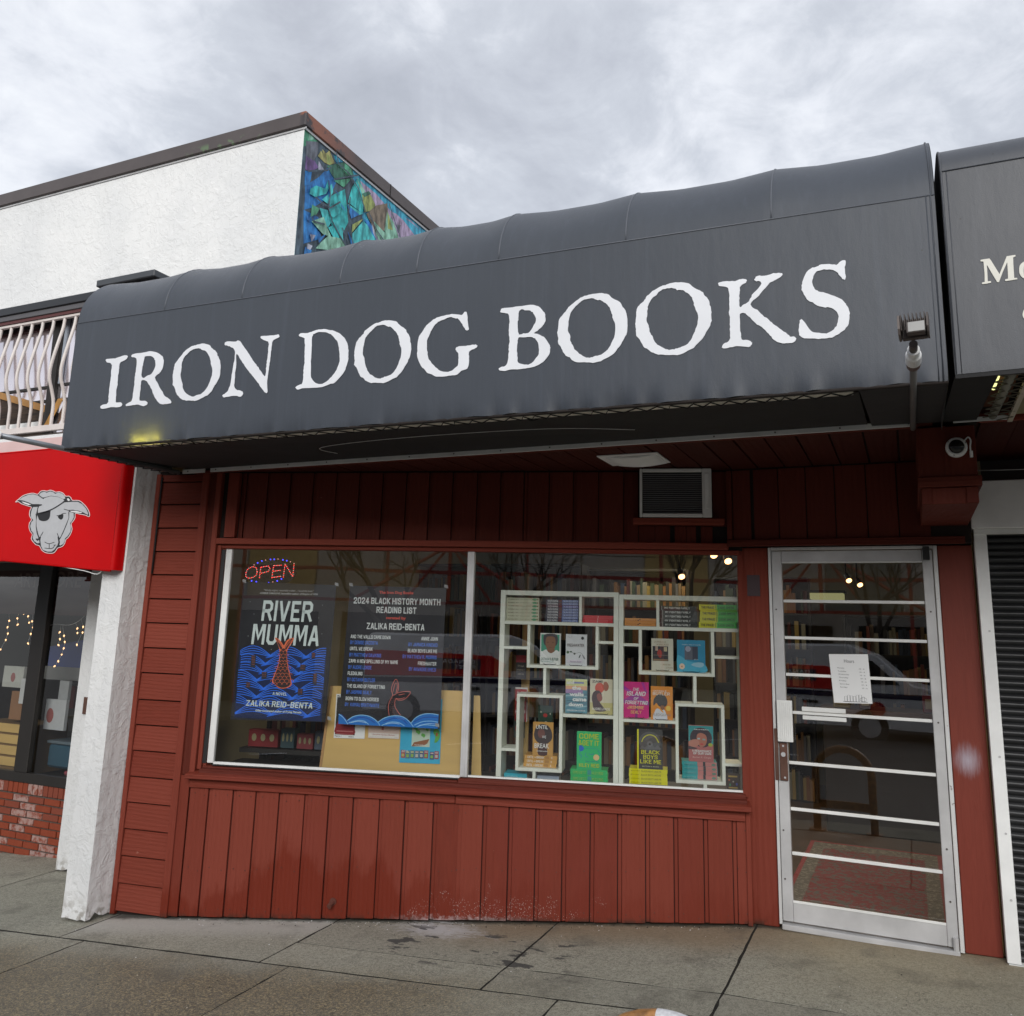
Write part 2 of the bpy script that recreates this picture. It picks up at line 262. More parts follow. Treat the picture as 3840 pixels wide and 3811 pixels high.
class MB:
    def __init__(s): s.v = []; s.f = []; s.mi = []; s.ms = []; s.cur = 0
    def mat(s, m):
        if m not in s.ms: s.ms.append(m)
        s.cur = s.ms.index(m); return s
    def add(s, vs, fs):
        b = len(s.v); s.v += [Vector(x) for x in vs]; s.f += [tuple(i+b for i in f) for f in fs]; s.mi += [s.cur]*len(fs); return s
    def box(s, fr, u, d, z):
        c = [fr.p(a, b, h) for h in z for b in d for a in u]
        return s.add(c, [(0, 2, 3, 1), (4, 5, 7, 6), (0, 1, 5, 4), (2, 6, 7, 3), (0, 4, 6, 2), (1, 3, 7, 5)])
    def hexa(s, c): return s.add(c, [(0, 2, 3, 1), (4, 5, 7, 6), (0, 1, 5, 4), (2, 6, 7, 3), (0, 4, 6, 2), (1, 3, 7, 5)])
    def prism(s, fr, loops, d0, d1):                            # loops of (u, z): outline then holes; d0 = front face
        tri = tessellate_polygon([[Vector((a, b, 0)) for a, b in L] for L in loops]); flat = [q for L in loops for q in L]; n = len(flat)
        vs = [fr.p(a, d0, b) for a, b in flat]+[fr.p(a, d1, b) for a, b in flat]; fs = []
        for t in tri:
            (x0, y0), (x1, y1), (x2, y2) = [flat[i] for i in t]
            t = t if (x1-x0)*(y2-y0)-(x2-x0)*(y1-y0) > 0 else t[::-1]
            fs.append(tuple(t)); fs.append(tuple(i+n for i in t[::-1]))
        b = 0
        for L in loops:
            k = len(L); ar = sum(L[i][0]*L[(i+1) % k][1]-L[(i+1) % k][0]*L[i][1] for i in range(k)); sgn = (ar > 0) == (L is loops[0])
            for i in range(k):
                j = (i+1) % k; q = (b+i, b+i+n, b+j+n, b+j); fs.append(q if ar > 0 else q[::-1])
            b += k
        return s.add(vs, fs)
    def tube(s, pts, r, n=8, cap=True):
        pts = [Vector(p) for p in pts]; vs = []; fs = []; m = len(pts); prev = None
        for i, p in enumerate(pts):
            t = (pts[min(i+1, m-1)]-pts[max(i-1, 0)]).normalized()
            x = (prev-t*prev.dot(t)) if prev else t.orthogonal(); x.normalize(); prev = x; y = t.cross(x); rr = r[i] if isinstance(r, (list, tuple)) else r
            vs += [p+(x*math.cos(2*math.pi*k/n)+y*math.sin(2*math.pi*k/n))*rr for k in range(n)]
        for i in range(m-1):
            for k in range(n): a = i*n+k; b = i*n+(k+1) % n; fs.append((a, b, b+n, a+n))
        if cap: fs.append(tuple(range(n))[::-1]); fs.append(tuple(range((m-1)*n, m*n)))
        return s.add(vs, fs)
    def ball(s, c, r, n=8, m=5, sc=(1, 1, 1)):
        c = Vector(c); vs = [c+Vector((0, 0, -r*sc[2]))]; fs = []
        for i in range(1, m):
            a = math.pi*i/m
            vs += [c+Vector((r*math.sin(a)*math.cos(2*math.pi*k/n)*sc[0], r*math.sin(a)*math.sin(2*math.pi*k/n)*sc[1], -r*math.cos(a)*sc[2])) for k in range(n)]
        vs.append(c+Vector((0, 0, r*sc[2]))); T = len(vs)-1
        for k in range(n): fs.append((0, 1+(k+1) % n, 1+k)); fs.append((T, 1+(m-2)*n+k, 1+(m-2)*n+(k+1) % n))
        for i in range(m-2):
            for k in range(n): a = 1+i*n+k; b = 1+i*n+(k+1) % n; fs.append((a, b, b+n, a+n))
        return s.add(vs, fs)
    def text(s, fr, body, u0, u1, z0, z1, d, bold=0., shear=0., th=.0008):
        if bold >= .02 and body.upper() == body and len(body) > 1: return block(s, fr, body, u0, u1, z0, z1, d, .13+bold*.8, shear)
        vs, fs = glyphs(body, bold, shear); vs = np.array(vs); lo = vs.min(0); hi = vs.max(0); w = hi-lo
        q = (vs-lo)/np.maximum(w, 1e-6)
        if isinstance(z0, tuple): f = lambda a, b: (z0[0]+(z0[1]-z0[0])*a)+(z1)*b
        else: f = lambda a, b: z0+(z1-z0)*b
        return s.add([fr.p(u0+(u1-u0)*a, d, f(a, b)) for a, b in q], fs)
    def mesh(s, name, m=None, inv=None, smooth=False, bev=0):
        me = bpy.data.meshes.new(name); vs = [inv @ v for v in s.v] if inv else s.v
        me.from_pydata([tuple(v) for v in vs], [], s.f)
        if s.ms:
            for k in s.ms: me.materials.append(k)
            me.polygons.foreach_set('material_index', s.mi)
        else: me.materials.append(m)
        if bev:
            bm = bmesh.new(); bm.from_mesh(me); bmesh.ops.bevel(bm, geom=bm.edges[:], offset=bev, segments=1, affect='EDGES', profile=.5); bm.to_mesh(me); bm.free()
        if smooth: me.polygons.foreach_set('use_smooth', [True]*len(me.polygons))
        me.update(); return me
    def build(s, name, m=None, parent=None, label=None, kind=None, **k):
        inv = MW[parent.name].inverted() if parent else None
        me = s.mesh(name, m, inv, **k); o = bpy.data.objects.new(name, me); COL.objects.link(o)
        if parent: o.parent = parent; MW[o.name] = MW[parent.name]
        else: MW[o.name] = Matrix()
        if label: o['label'] = label
        if kind: o['kind'] = kind
        return o
BF = {}
def _bf():
    q = lambda x, y: (x/4, y/6)                                 # 4 x 6 grid of stroke centre lines
    G_ = {
    'A': [[(0,0),(1.7,6),(2.3,6),(4,0)],[(.7,1.7),(3.3,1.7)]], 'B': [[(0,0),(0,6),(2.9,6),(4,5.2),(4,3.9),(3,3.15),(0,3.15)],[(3,3.15),(4,2.3),(4,.8),(3,0),(0,0)]],
    'C': [[(4,4.3),(4,5.2),(3,6),(1,6),(0,5.2),(0,.8),(1,0),(3,0),(4,.8),(4,1.8)]], 'D': [[(0,0),(0,6),(2.8,6),(4,5),(4,1),(2.8,0),(0,0)]],
    'E': [[(4,6),(0,6),(0,0),(4,0)],[(0,3.1),(3.2,3.1)]], 'F': [[(4,6),(0,6),(0,0)],[(0,3),(3.2,3)]], 'G': [[(4,4.4),(4,5.2),(3,6),(1,6),(0,5.2),(0,.8),(1,0),(3,0),(4,.8),(4,2.8),(2.2,2.8)]],
    'H': [[(0,0),(0,6)],[(4,0),(4,6)],[(0,3.1),(4,3.1)]], 'I': [[(0,0),(0,6)]], 'J': [[(4,6),(4,.8),(3,0),(1,0),(0,.8),(0,1.9)]], 'K': [[(0,0),(0,6)],[(4,6),(.4,2.7)],[(1.3,3.5),(4,0)]],
    'L': [[(0,6),(0,0),(3.8,0)]], 'M': [[(0,0),(0,6),(.6,6),(2,1.6),(3.4,6),(4,6),(4,0)]], 'N': [[(0,0),(0,6),(.5,6),(3.5,0),(4,0),(4,6)]], 'O': [[(1,0),(0,.9),(0,5.1),(1,6),(3,6),(4,5.1),(4,.9),(3,0),(1,0)]],
    'P': [[(0,0),(0,6),(3,6),(4,5.2),(4,3.4),(3,2.6),(0,2.6)]], 'Q': [[(1,0),(0,.9),(0,5.1),(1,6),(3,6),(4,5.1),(4,.9),(3,0),(1,0)],[(2.4,1.4),(4,-.3)]], 'R': [[(0,0),(0,6),(3,6),(4,5.2),(4,3.7),(3,2.9),(0,2.9)],[(2.3,2.9),(4,0)]],
    'S': [[(4,4.5),(4,5.2),(3,6),(1,6),(0,5.2),(0,4.1),(4,2.2),(4,.8),(3,0),(1,0),(0,.8),(0,1.6)]], 'T': [[(0,6),(4,6)],[(2,6),(2,0)]], 'U': [[(0,6),(0,.9),(1,0),(3,0),(4,.9),(4,6)]], 'V': [[(0,6),(1.75,0),(2.25,0),(4,6)]],
    'W': [[(0,6),(.9,0),(1.2,0),(2,4.2),(2.8,0),(3.1,0),(4,6)]], 'X': [[(0,0),(4,6)],[(0,6),(4,0)]], 'Y': [[(0,6),(2,2.7),(4,6)],[(2,2.7),(2,0)]], 'Z': [[(0,6),(4,6),(0,0),(4,0)]],
    '0': [[(1,0),(0,.9),(0,5.1),(1,6),(3,6),(4,5.1),(4,.9),(3,0),(1,0)]], '2': [[(0,4.6),(0,5.2),(1,6),(3,6),(4,5.2),(4,3.9),(0,.6),(0,0),(4,0)]], '4': [[(3,0),(3,6),(2.6,6),(0,1.6),(4,1.6)]],
    '-': [[(.4,2.6),(3.6,2.6)]], ':': [[(0,4),(0,4.6)],[(0,.4),(0,1)]], '.': [[(0,0),(0,.4)]], ',': [[(0,.3),(0,-.7)]], '&': [[(4,0),(.6,4.6),(.8,6),(2.3,6),(2.5,4.7),(0,2),(0,.6),(1,0),(2.4,0),(4,2.2)]], "'": [[(0,6),(0,5)]], '"': [[(0,6),(0,5)],[(1.2,6),(1.2,5)]]}
    WD = {'I': 0, 'M': 1.35, 'W': 1.35, '-': .6, ':': 0, '.': 0, ',': 0, "'": 0}
    for k, v in G_.items(): BF[k] = (WD.get(k, .82 if k in 'LEFJ' else 1.), v)
_bf()
def block(b, fr, body, u0, u1, z0, z1, d, t=.17, shear=0.):      # heavy condensed capitals drawn as strokes
    H_ = 1.; lw = .50; gap = .13; x = 0; run = []
    for ch in body:
        if ch == ' ': x += .30; continue
        if ch not in BF: x += .3; continue
        w, g_ = BF[ch]; run.append((x, w*(lw-t*0), g_)); x += w*lw+t+gap
    tot = x-gap; sx_ = (u1-u0)/tot; zh = (z1-z0) if not isinstance(z0, tuple) else z1; zz = z0 if not isinstance(z0, tuple) else z0[0]; dz = 0 if not isinstance(z0, tuple) else (z0[1]-z0[0])/tot; n = 0
    for x0, w, g_ in run:
        for L in g_:
            P = [(x0+t/2+(a/4)*w, t/2+(c/6)*(H_-t)) for a, c in L]; closed = L[0] == L[-1] and len(L) > 2
            n += 1; dd = d-.000012*(n % 5)
            O = []; I = []
            m = len(P)
            for i, p in enumerate(P):                            # mitred offset of the stroke
                a = Vector(P[i-1] if (i or closed) else p) if not (closed and i == 0) else Vector(P[-2]); c = Vector(P[i+1] if i < m-1 else (P[1] if closed else p)); p = Vector(p)
                t1 = (p-a).normalized() if (p-a).length > 1e-6 else (c-p).normalized(); t2 = (c-p).normalized() if (c-p).length > 1e-6 else t1
                nn = Vector((-(t1+t2).y, (t1+t2).x)); nn = nn.normalized() if nn.length > 1e-4 else Vector((-t1.y, t1.x)); k = min(1.6, 1/max(.35, nn.dot(Vector((-t1.y, t1.x)))))
                e = Vector((0, 0))
                if not closed and i == 0: e = -t1*t/2
                if not closed and i == m-1: e = t1*t/2
                O.append(p+nn*k*t/2+e); I.append(p-nn*k*t/2+e)
            f = lambda q: fr.p(u0+(q.x+shear*q.y)*sx_, dd, zz+max(0, min(1, q.y))*zh+dz*q.x)
            b.add([f(q) for q in O]+[f(q) for q in I], [(i, i+1, m+i+1, m+i) for i in range(m-1)])
    return b
_gl = {}
def glyphs(body, bold=0., shear=0.):
    k = (body, bold, shear)
    if k not in _gl:
        c = bpy.data.curves.new('t', 'FONT'); c.body = body; c.offset = bold; c.shear = shear; c.resolution_u = 3; c.fill_mode = 'FRONT'
        o = bpy.data.objects.new('t', c); me = bpy.data.meshes.new_from_object(o)
        _gl[k] = ([(v.co.x, v.co.y) for v in me.vertices], [tuple(p.vertices) for p in me.polygons])
        bpy.data.objects.remove(o); bpy.data.meshes.remove(me); bpy.data.curves.remove(c)
    return _gl[k]
def thing(name, label, cat, loc=(0, 0, 0), ang=0, group=None, kind=None):
    o = bpy.data.objects.new(name, None); COL.objects.link(o); o.location = loc; o.rotation_euler = (0, 0, math.radians(ang)); o.empty_display_size = .05
    MW[o.name] = Matrix.Translation(loc) @ Matrix.Rotation(math.radians(ang), 4, 'Z')
    return tag(o, label, cat, group, kind)
def tag(o, label=None, cat=None, group=None, kind=None):
    if label: o['label'] = label
    if cat: o['category'] = cat
    if group: o['group'] = group
    if kind: o['kind'] = kind
    return o
def part(me, name, parent, loc=None, rot=None, scale=None, label=None):
    o = bpy.data.objects.new(name, me); COL.objects.link(o); o.parent = parent; MW[o.name] = MW[parent.name]
    if loc is not None: o.location = loc
    if rot is not None: o.rotation_euler = rot
    if scale is not None: o.scale = scale
    if label: o['label'] = label
    return o
def smooth_loop(L, n=3):
    out = []; k = len(L)
    for i in range(k):
        p0, p1, p2, p3 = [L[(i+j-1) % k] for j in range(4)]
        for q in range(n):
            t = q/n
            out.append(tuple(.5*(2*p1[c]+(p2[c]-p0[c])*t+(2*p0[c]-5*p1[c]+4*p2[c]-p3[c])*t*t+(3*p1[c]-p0[c]-3*p2[c]+p3[c])*t**3) for c in (0, 1)))
    return out
def ell(cu, cz, ru, rz, n=20, a0=0): return [(cu+ru*math.cos(2*math.pi*i/n+a0), cz+rz*math.sin(2*math.pi*i/n+a0)) for i in range(n)]
def ribbon(L, w):                                               # a line of (u, z) points as a thin closed outline
    L = [Vector((*p, 0)) for p in L]; A = []; Bq = []
    for i, p in enumerate(L):
        t = (L[min(i+1, len(L)-1)]-L[max(i-1, 0)]).normalized(); n = Vector((-t.y, t.x, 0)); ww = w[i] if isinstance(w, (list, tuple)) else w
        A.append(((p+n*ww/2).x, (p+n*ww/2).y)); Bq.append(((p-n*ww/2).x, (p-n*ww/2).y))
    return A+Bq[::-1]
def crv(L, n=4):                                                # open smooth line
    P = [L[0]]+list(L)+[L[-1]]; out = []
    for i in range(1, len(P)-2):
        p0, p1, p2, p3 = P[i-1:i+3]
        for q in range(n):
            t = q/n; out.append(tuple(.5*(2*p1[c]+(p2[c]-p0[c])*t+(2*p0[c]-5*p1[c]+4*p2[c]-p3[c])*t*t+(3*p1[c]-p0[c]-3*p2[c]+p3[c])*t**3) for c in range(len(p1))))
    out.append(L[-1]); return out
ORD = ['topmost', 'second', 'third', 'fourth', 'fifth', 'sixth', 'seventh', 'eighth', 'ninth']
# ================================================================== ground
side = thing('sidewalk', 'grey concrete sidewalk of cast slabs, stained and wet in front of the shops', 'sidewalk', kind='structure'); del side['category']
XS = [-12, -.9, 12]
b = MB()
for i in range(2):
    x0, x1 = XS[i], XS[i+1]
    b.hexa([Vector((x, y, gz(x-(.0001 if i == 0 else -.0001), y)-h)) for h in (.30, .0016) for y in (1.95, 5.52) for x in (x0, x1)])
b.build('joint_bed', DIRT, side)
rs_ = random.Random(77)
def slab(x0, x1, y0a, y0b, y1a, y1b, gp=.006, gq=.006):
    nx = max(4, int((x1-x0)/.09)); ny = max(4, int((y1a-y0a)/.09)); xs = [x0+gp+(x1-x0-2*gp)*i/nx for i in range(nx+1)]
    if x0+.05 < -.9 < x1-.05: k = min(range(nx+1), key=lambda i: abs(xs[i]+.9)); xs[k] = -.9
    b = MB(); vs = []; lo = []
    for j in range(ny+1):
        for i, x in enumerate(xs):
            t = (x-x0)/(x1-x0); ya = y0a+(y0b-y0a)*t+gq; yb = y1a+(y1b-y1a)*t-gq; y = ya+(yb-ya)*j/ny
            jx = rs_.gauss(0, .0022) if i in (0, nx) else 0; jy = rs_.gauss(0, .0022) if j in (0, ny) else 0
            vs.append(Vector((x+jx, y+jy, gz(x, y)))); lo.append(Vector((x+jx, y+jy, gz(x, y)-.009)))
    N = len(vs); w_ = nx+1; fs = [(j*w_+i, j*w_+i+1, (j+1)*w_+i+1, (j+1)*w_+i) for j in range(ny) for i in range(nx)]
    for i in range(nx): fs += [(i+N, i+1+N, i+1, i), (ny*w_+i, ny*w_+i+1, ny*w_+i+1+N, ny*w_+i+N)]
    for j in range(ny): fs += [(j*w_, (j+1)*w_, (j+1)*w_+N, j*w_+N), (j*w_+nx+N, (j+1)*w_+nx+N, (j+1)*w_+nx, j*w_+nx)]
    b.add(vs+lo, fs); return b.build('slab', CON, side)
TH = lambda x: 4.20+.045*(x+.4)                                  # the wide joint running along the street
upx = [-9.2, -7.7, -6.2, -4.76, -3.3, -2.0, -.9, .55, 2.0, 3.5]
for a, c in zip(upx[:-1], upx[1:]):
    t = lambda x: 4.47+.028*(x+.3)
    if a >= -3.31:
        slab(a, c, TH(a), TH(c), t(a), t(c), .007, .005); slab(a, c, t(a), t(c), 5.50, 5.50, .007, .005)
    else: slab(a, c, TH(a), TH(c), 5.50, 5.50, .007, .011)
lox = [-9.1, -7.6, -6.05, -4.55, -3.1, -1.6, -.1, 1.4, 2.9]
for a, c in zip(lox[:-1], lox[1:]): slab(a, c, 2.45, 2.45, TH(a), TH(c), .006, .011)
b = MB(); b.hexa([Vector((x, y, gz(x, y)-h)) for h in (.3, -.001) for y in (1.95, 2.44) for x in (-9.2, -.9)]); b.hexa([Vector((x, y, gz(x, y)-h)) for h in (.3, -.001) for y in (1.95, 2.44) for x in (-.9, 3.5)])
b.build('kerb', CON, side)
b = MB()
for x0, x1 in ((-90, -.9), (-.9, 90)):
    zz = lambda x: (-.03+.061*(x+.9) if x <= -.9 and x0 < -.9 else -.03+.02*(x+.9))-.23
    b.add([Vector((x0, -60, zz(x0))), Vector((x1, -60, zz(x1))), Vector((x1, 60, zz(x1)-.12*0)), Vector((x0, 60, zz(x0)))], [(0, 1, 2, 3)])
o = b.build('ground', ROAD); tag(o, 'dark asphalt road surface across the street side', None, None, 'structure')
b = MB()
for y in (-.6, -4.4):
    for k in range(8):
        x = -12+k*3.2; zz = (-.03+.061*(x+1.5) if x < -.9 else -.03+.02*(x+.9))-.222
        b.add([(x, y, zz-.03), (x+1.9, y, zz+.04), (x+1.9, y+.1, zz+.04), (x, y+.1, zz-.03)], [(0, 1, 2, 3)])
o = b.build('lane_marking', LET); tag(o, 'white dashed lane markings on the road', None, None, 'structure')
# small litter and grit along the foot of the wall: nobody could count it
b = MB(); rr = random.Random(3)
for i in range(420):
    if rr.random() < .6:
        u = rr.uniform(-3.5, .0); q = FW.p(u, -.035-abs(rr.gauss(0, .05)), 0)
    else: q = Vector((rr.uniform(-6, .8), rr.uniform(3.4, 5.3), 0))
    if q.y > 5.45+(q.x+.93)*.271 and q.x < -.95: continue
    s = rr.uniform(.0012, .0042); b.cur = 0; b.mat([DIRT, PAPER, PAGE, MORT][rr.choice([0, 0, 1, 2, 3])]); b.ball((q.x, q.y, gz(q.x, q.y)+s*.5), s, 5, 3, (1, rr.uniform(.5, 1.6), .5))
o = b.build('grit'); tag(o, 'tiny grit, leaf crumbs and paint flakes lying on the sidewalk', None, None, 'stuff')
# ================================================================== bookshop front
shop = thing('shop_building', 'dark red timber shopfront with slanted display window and glazed door', 'building', (-4.384, 4.501, -.26))
# --- body so that the inside stays dark
b = MB()
b.box(FX, (-4.75, .33), (10.6, 10.7), (-.1, 2.9)); b.box(FX, (-4.85, -4.75), (4.46, 10.7), (-.4, 3.5)); b.box(FX, (.345, .42), (5.6, 10.7), (-.1, 3.5))
b.build('inner_wall', CREAM, shop)
b = MB(); b.add([(-4.75, 4.6, 2.70), (.345, 4.6, 2.70), (.345, 10.6, 2.70), (-4.75, 10.6, 2.70)], [(0, 1, 2, 3)]); b.add([(-4.85, 4.4, 3.45), (1.8, 4.4, 3.45), (1.8, 10.7, 3.45), (-4.85, 10.7, 3.45)], [(0, 1, 2, 3)])
b.build('ceiling', plain('grey_ceiling', (.13, .125, .115), .8), shop)
b = MB(); b.add([(-4.75, 4.55, -.02), (-1., 5.49, -.02), (.345, 5.49, -.02), (.345, 10.6, -.02), (-4.75, 10.6, -.02)], [(0, 1, 2, 3, 4)]); b.build('shop_floor', FLOORM, shop)
b = MB(); b.box(FX, (-4.85, 1.8), (4.40, 4.5), (2.66, 3.5)); b.build('upper_wall', DGAP, shop)
b = MB(); b.box(FW, (-3.50, 0.0), (.62, .64), (-.3, .62)); b.box(FW, (-3.50, 0.0), (.02, .62), (.60, .62)); b.build('display_ledge', DARKW, shop)
# --- siding strip at the left
zs = []
z2 = zoom(0, 1600, .5217); z3 = zoom(0, 2600, .6316)
J = [z2(1330, y) for y in (400, 560, 730, 900, 1068, 1243, 1418, 1600, 1783)]+[z3(950, y) for y in (43, 195, 350, 507, 663, 825, 988, 1155)]
JZ = sorted([FS.at(*q)[1] for q in J])
gb = lambda f, u: gz(*f.p(u, 0, 0)[:2])
b = MB(); b.box(FS, (-.44, -.003), (.012, .06), (-.3, 2.62)); b.build('backing', DGAP, shop)
lv = [gb(FS, -.2)+.012]+[z for z in JZ if z > -.12]+[2.60]
for z0, z1 in zip(lv[:-1], lv[1:]):
    b = MB(); b.hexa([FS.p(u, d+(.010 if z == z1-.004 and d < 0 else 0), z) for z in (z0+.004, z1-.004) for d in (-.012+rr.uniform(-.002, .002), .012) for u in (-.405, -.058)])
    b.build('board', RH, shop, bev=.0022)
for u0, u1, d in ((-.44, -.404, -.022), (-.056, -.004, -.030)):
    b = MB(); b.hexa([FS.p(u, dd, z) for z in (0, 2.6) for dd in (d, .012) for u in (u0, u1)] if 0 else [FS.p(u, dd, (gb(FS, u)+.006) if h == 0 else 2.6) for h in (0, 1) for dd in (d, .012) for u in (u0, u1)]); b.build('corner_post', RVL, shop, bev=.003)
b = MB(); b.tube([FS.p(-.395, -.02, 2.58), FS.p(-.395, -.02, 1.9)], .006); b.build('cable', BLK, shop, smooth=True)
# --- panel below the window
G5 = zoom(400, 2850, .7246); G6 = zoom(1600, 2850, .7246)
us = [FW.at(*G5(x, 500), -.03)[0] for x in (398, 497, 625, 745, 868, 1003, 1130, 1258, 1397, 1530, 1680, 1815)]+[FW.at(*G6(x, 500), -.03)[0] for x in (155, 285, 420, 560, 700, 845, 988, 1133, 1280, 1435, 1585, 1668)]
b = MB(); b.hexa([FW.p(u, d, (gb(FW, u)+.012) if h == 0 else .56) for h in (0, 1) for d in (-.012, .02) for u in (-3.525, .0)]); b.build('backing', plain('dark_red_backing', (.025, .007, .005), .8), shop)
for i, (u0, u1) in enumerate(zip(us[:-1], us[1:])):
    lip = .0 if i in (0,) else .022; d = -.030+rr.uniform(-.0025, .0025); b = MB(); zb = rr.uniform(.008, .016)
    def seg(a, c, dd): b.hexa([FW.p(u, q, (gb(FW, u)+zb) if h == 0 else .53) for h in (0, 1) for q in (dd, -.012) for u in (a, c)])
    seg(u0+lip+.003, u1-.003, d)
    if lip: seg(u0+.002, u0+lip+.001, d+.009)
    b.build('board', RVL, shop, bev=.0018)
b = MB(); b.hexa([FW.p(u, d, (gb(FW, u)+.004) if h == 0 else .585) for h in (0, 1) for d in (-.042, .0) for u in (-.022, .004)]); b.build('corner_post', RVL, shop, bev=.002)
for u0, u1 in ((-3.52, -1.755), (-1.752, -.024)):
    b = MB(); b.box(FW, (u0, u1), (-.046, -.012), (.531, .588)); b.build('trim_rail', RH, shop, bev=.003)
b = MB(); b.hexa([FW.p(u, d, z) for (z, hh) in ((0, 0), (0, 1)) for d in (-.092, .02) for u in (-3.535, .008)] if 0 else
    [FW.p(-3.535, -.092, .590), FW.p(.008, -.092, .590), FW.p(-3.535, .02, .590), FW.p(.008, .02, .590), FW.p(-3.535, -.092, .617), FW.p(.008, -.092, .617), FW.p(-3.535, .02, .640), FW.p(.008, .02, .640)]); b.build('window_sill', RH, shop, bev=.004)
def sillstep(u0, u1, d0, z0, z1):
    b = MB(); b.hexa([FW.p(u0, d0, z0), FW.p(u1, d0, z0), FW.p(u0, .018, z0), FW.p(u1, .018, z0), FW.p(u0, d0+.004, z1-.008), FW.p(u1, d0+.004, z1-.008), FW.p(u0, .018, z1), FW.p(u1, .018, z1)]); b.build('sill_moulding', RH, shop, bev=.003)
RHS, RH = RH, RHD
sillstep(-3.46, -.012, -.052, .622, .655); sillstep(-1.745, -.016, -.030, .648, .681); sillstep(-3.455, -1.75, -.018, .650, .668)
b = MB(); b.hexa([FW.p(u, d, (gb(FW, -3.56)+.012) if h == 0 else .60) for h in (0, 1) for d in (-.028, .02) for u in (-3.60, -3.527)]); b.build('corner_post', RVL, shop, bev=.002)
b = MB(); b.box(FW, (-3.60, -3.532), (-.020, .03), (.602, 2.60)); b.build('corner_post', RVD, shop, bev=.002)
nl = MB(); rq = random.Random(6)
for u0, u1 in zip(us[:-1], us[1:]):
    for f_ in (.30, .80):
        for zz in (.49, gb(FW, u0)+.30, gb(FW, u0)+.06): u = u0+(u1-u0)*f_; z = zz+rq.uniform(-.012, .012); nl.tube([FW.p(u, -.0335, z), FW.p(u, -.026, z)], .0032, 6)
nl.build('nail_heads', plain('rusty_nail', (.09, .03, .02), .7), shop, kind='stuff')
sp_ = MB(); sp_.tube([FW.p(-2.50, -.03, -.080), FW.p(-2.51, -.075, -.100)], .015, 10); sp_.tube([FW.p(-2.50, -.032, -.08), FW.p(-2.50, -.038, -.081)], .022, 10); sp_.build('drain_spout', plain('rusty_spout', (.12, .04, .028), .6), shop)
RH = RHS
# --- jambs and head
b = MB(); b.box(FW, (-3.53, -3.492), (-.045, .05), (.62, 2.60)); b.build('window_post', RV, shop, bev=.003)
b = MB(); b.box(FW, (-3.490, -3.462), (-.022, .05), (.64, 2.105)); b.build('window_jamb', RV, shop, bev=.003)
b = MB(); b.box(FW, (-3.460, -3.436), (-.004, .05), (.64, 2.09)); b.build('window_jamb', RV, shop, bev=.003)
b = MB(); b.box(FW, (-3.49, -.086), (-.050, -.004), (2.106, 2.146)); b.build('trim_rail', RH, shop, bev=.003)
b = MB(); b.box(FW, (-3.46, -.02), (-.018, .05), (2.078, 2.104)); b.build('window_head', RH, shop, bev=.003)
b = MB(); b.box(FW, (-3.53, .0), (.0, .05), (2.104, 2.66)); b.build('backing', DGAP, shop)
b = MB(); b.box(FW, (-3.44, -3.362), (-.045, -.002), (2.152, 2.60)); b.build('corner_board', RV, shop, bev=.003)
B1 = zoom(200, 1400, .9317); B2 = zoom(1800, 1300, .9834)
uj = [-3.355]+[FW.at(*B1(x, 630), -.02)[0] for x in (762, 848, 940, 1033, 1127, 1220, 1315, 1412, 1505, 1600, 1700, 1795, 1890)]+[FW.at(*B2(x, 640), -.02)[0] for x in (170, 262, 355, 452, 548)]+[-.636]
for i, (u0, u1) in enumerate(zip(uj[:-1], uj[1:])):
    b = MB(); d = -.020+rr.uniform(-.002, .002); under = u1 > -.64
    zt = 2.60
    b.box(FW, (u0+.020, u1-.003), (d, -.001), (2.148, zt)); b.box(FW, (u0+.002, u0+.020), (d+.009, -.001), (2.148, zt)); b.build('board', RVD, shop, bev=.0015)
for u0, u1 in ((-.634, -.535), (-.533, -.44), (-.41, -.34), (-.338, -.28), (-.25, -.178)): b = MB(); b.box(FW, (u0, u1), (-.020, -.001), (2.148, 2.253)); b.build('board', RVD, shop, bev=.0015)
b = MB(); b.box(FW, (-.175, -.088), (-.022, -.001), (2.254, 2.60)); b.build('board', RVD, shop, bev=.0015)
# --- soffit
b = MB(); b.add([(-4.6, 4.42, 2.632), (.345, 4.42, 2.632), (.345, 5.7, 2.632), (-4.6, 5.7, 2.632)], [(0, 3, 2, 1)]); b.build('soffit_backing', DGAP, shop)
x = -4.34
while x < .05:
    x1 = x+.1605; ye = lambda q: min(5.41, 5.45+(q+.928)*.2711-.02)
    b = MB(); zz = 2.610+rr.uniform(-.0015, .0015)
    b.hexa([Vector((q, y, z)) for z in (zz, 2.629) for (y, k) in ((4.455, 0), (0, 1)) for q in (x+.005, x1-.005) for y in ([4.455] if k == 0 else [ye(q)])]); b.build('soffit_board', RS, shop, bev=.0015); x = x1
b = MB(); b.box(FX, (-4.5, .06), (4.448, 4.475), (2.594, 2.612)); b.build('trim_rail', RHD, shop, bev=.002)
for u0, u1 in ((-4.60, -4.40), (-4.345, .062)):
    fl = MB(); fl.box(FX, (u0, u1), (4.436, 4.447), (2.598, 2.626)); o = fl.build('flashing_strip', ALW, shop, bev=.001)
    sc = MB(); q = u0+.05
    while q < u1: sc.tube([(q, 4.4365, 2.612), (q, 4.4335, 2.612)], .0045, 6); q += .31
    sc.build('screw', BRZ, o)
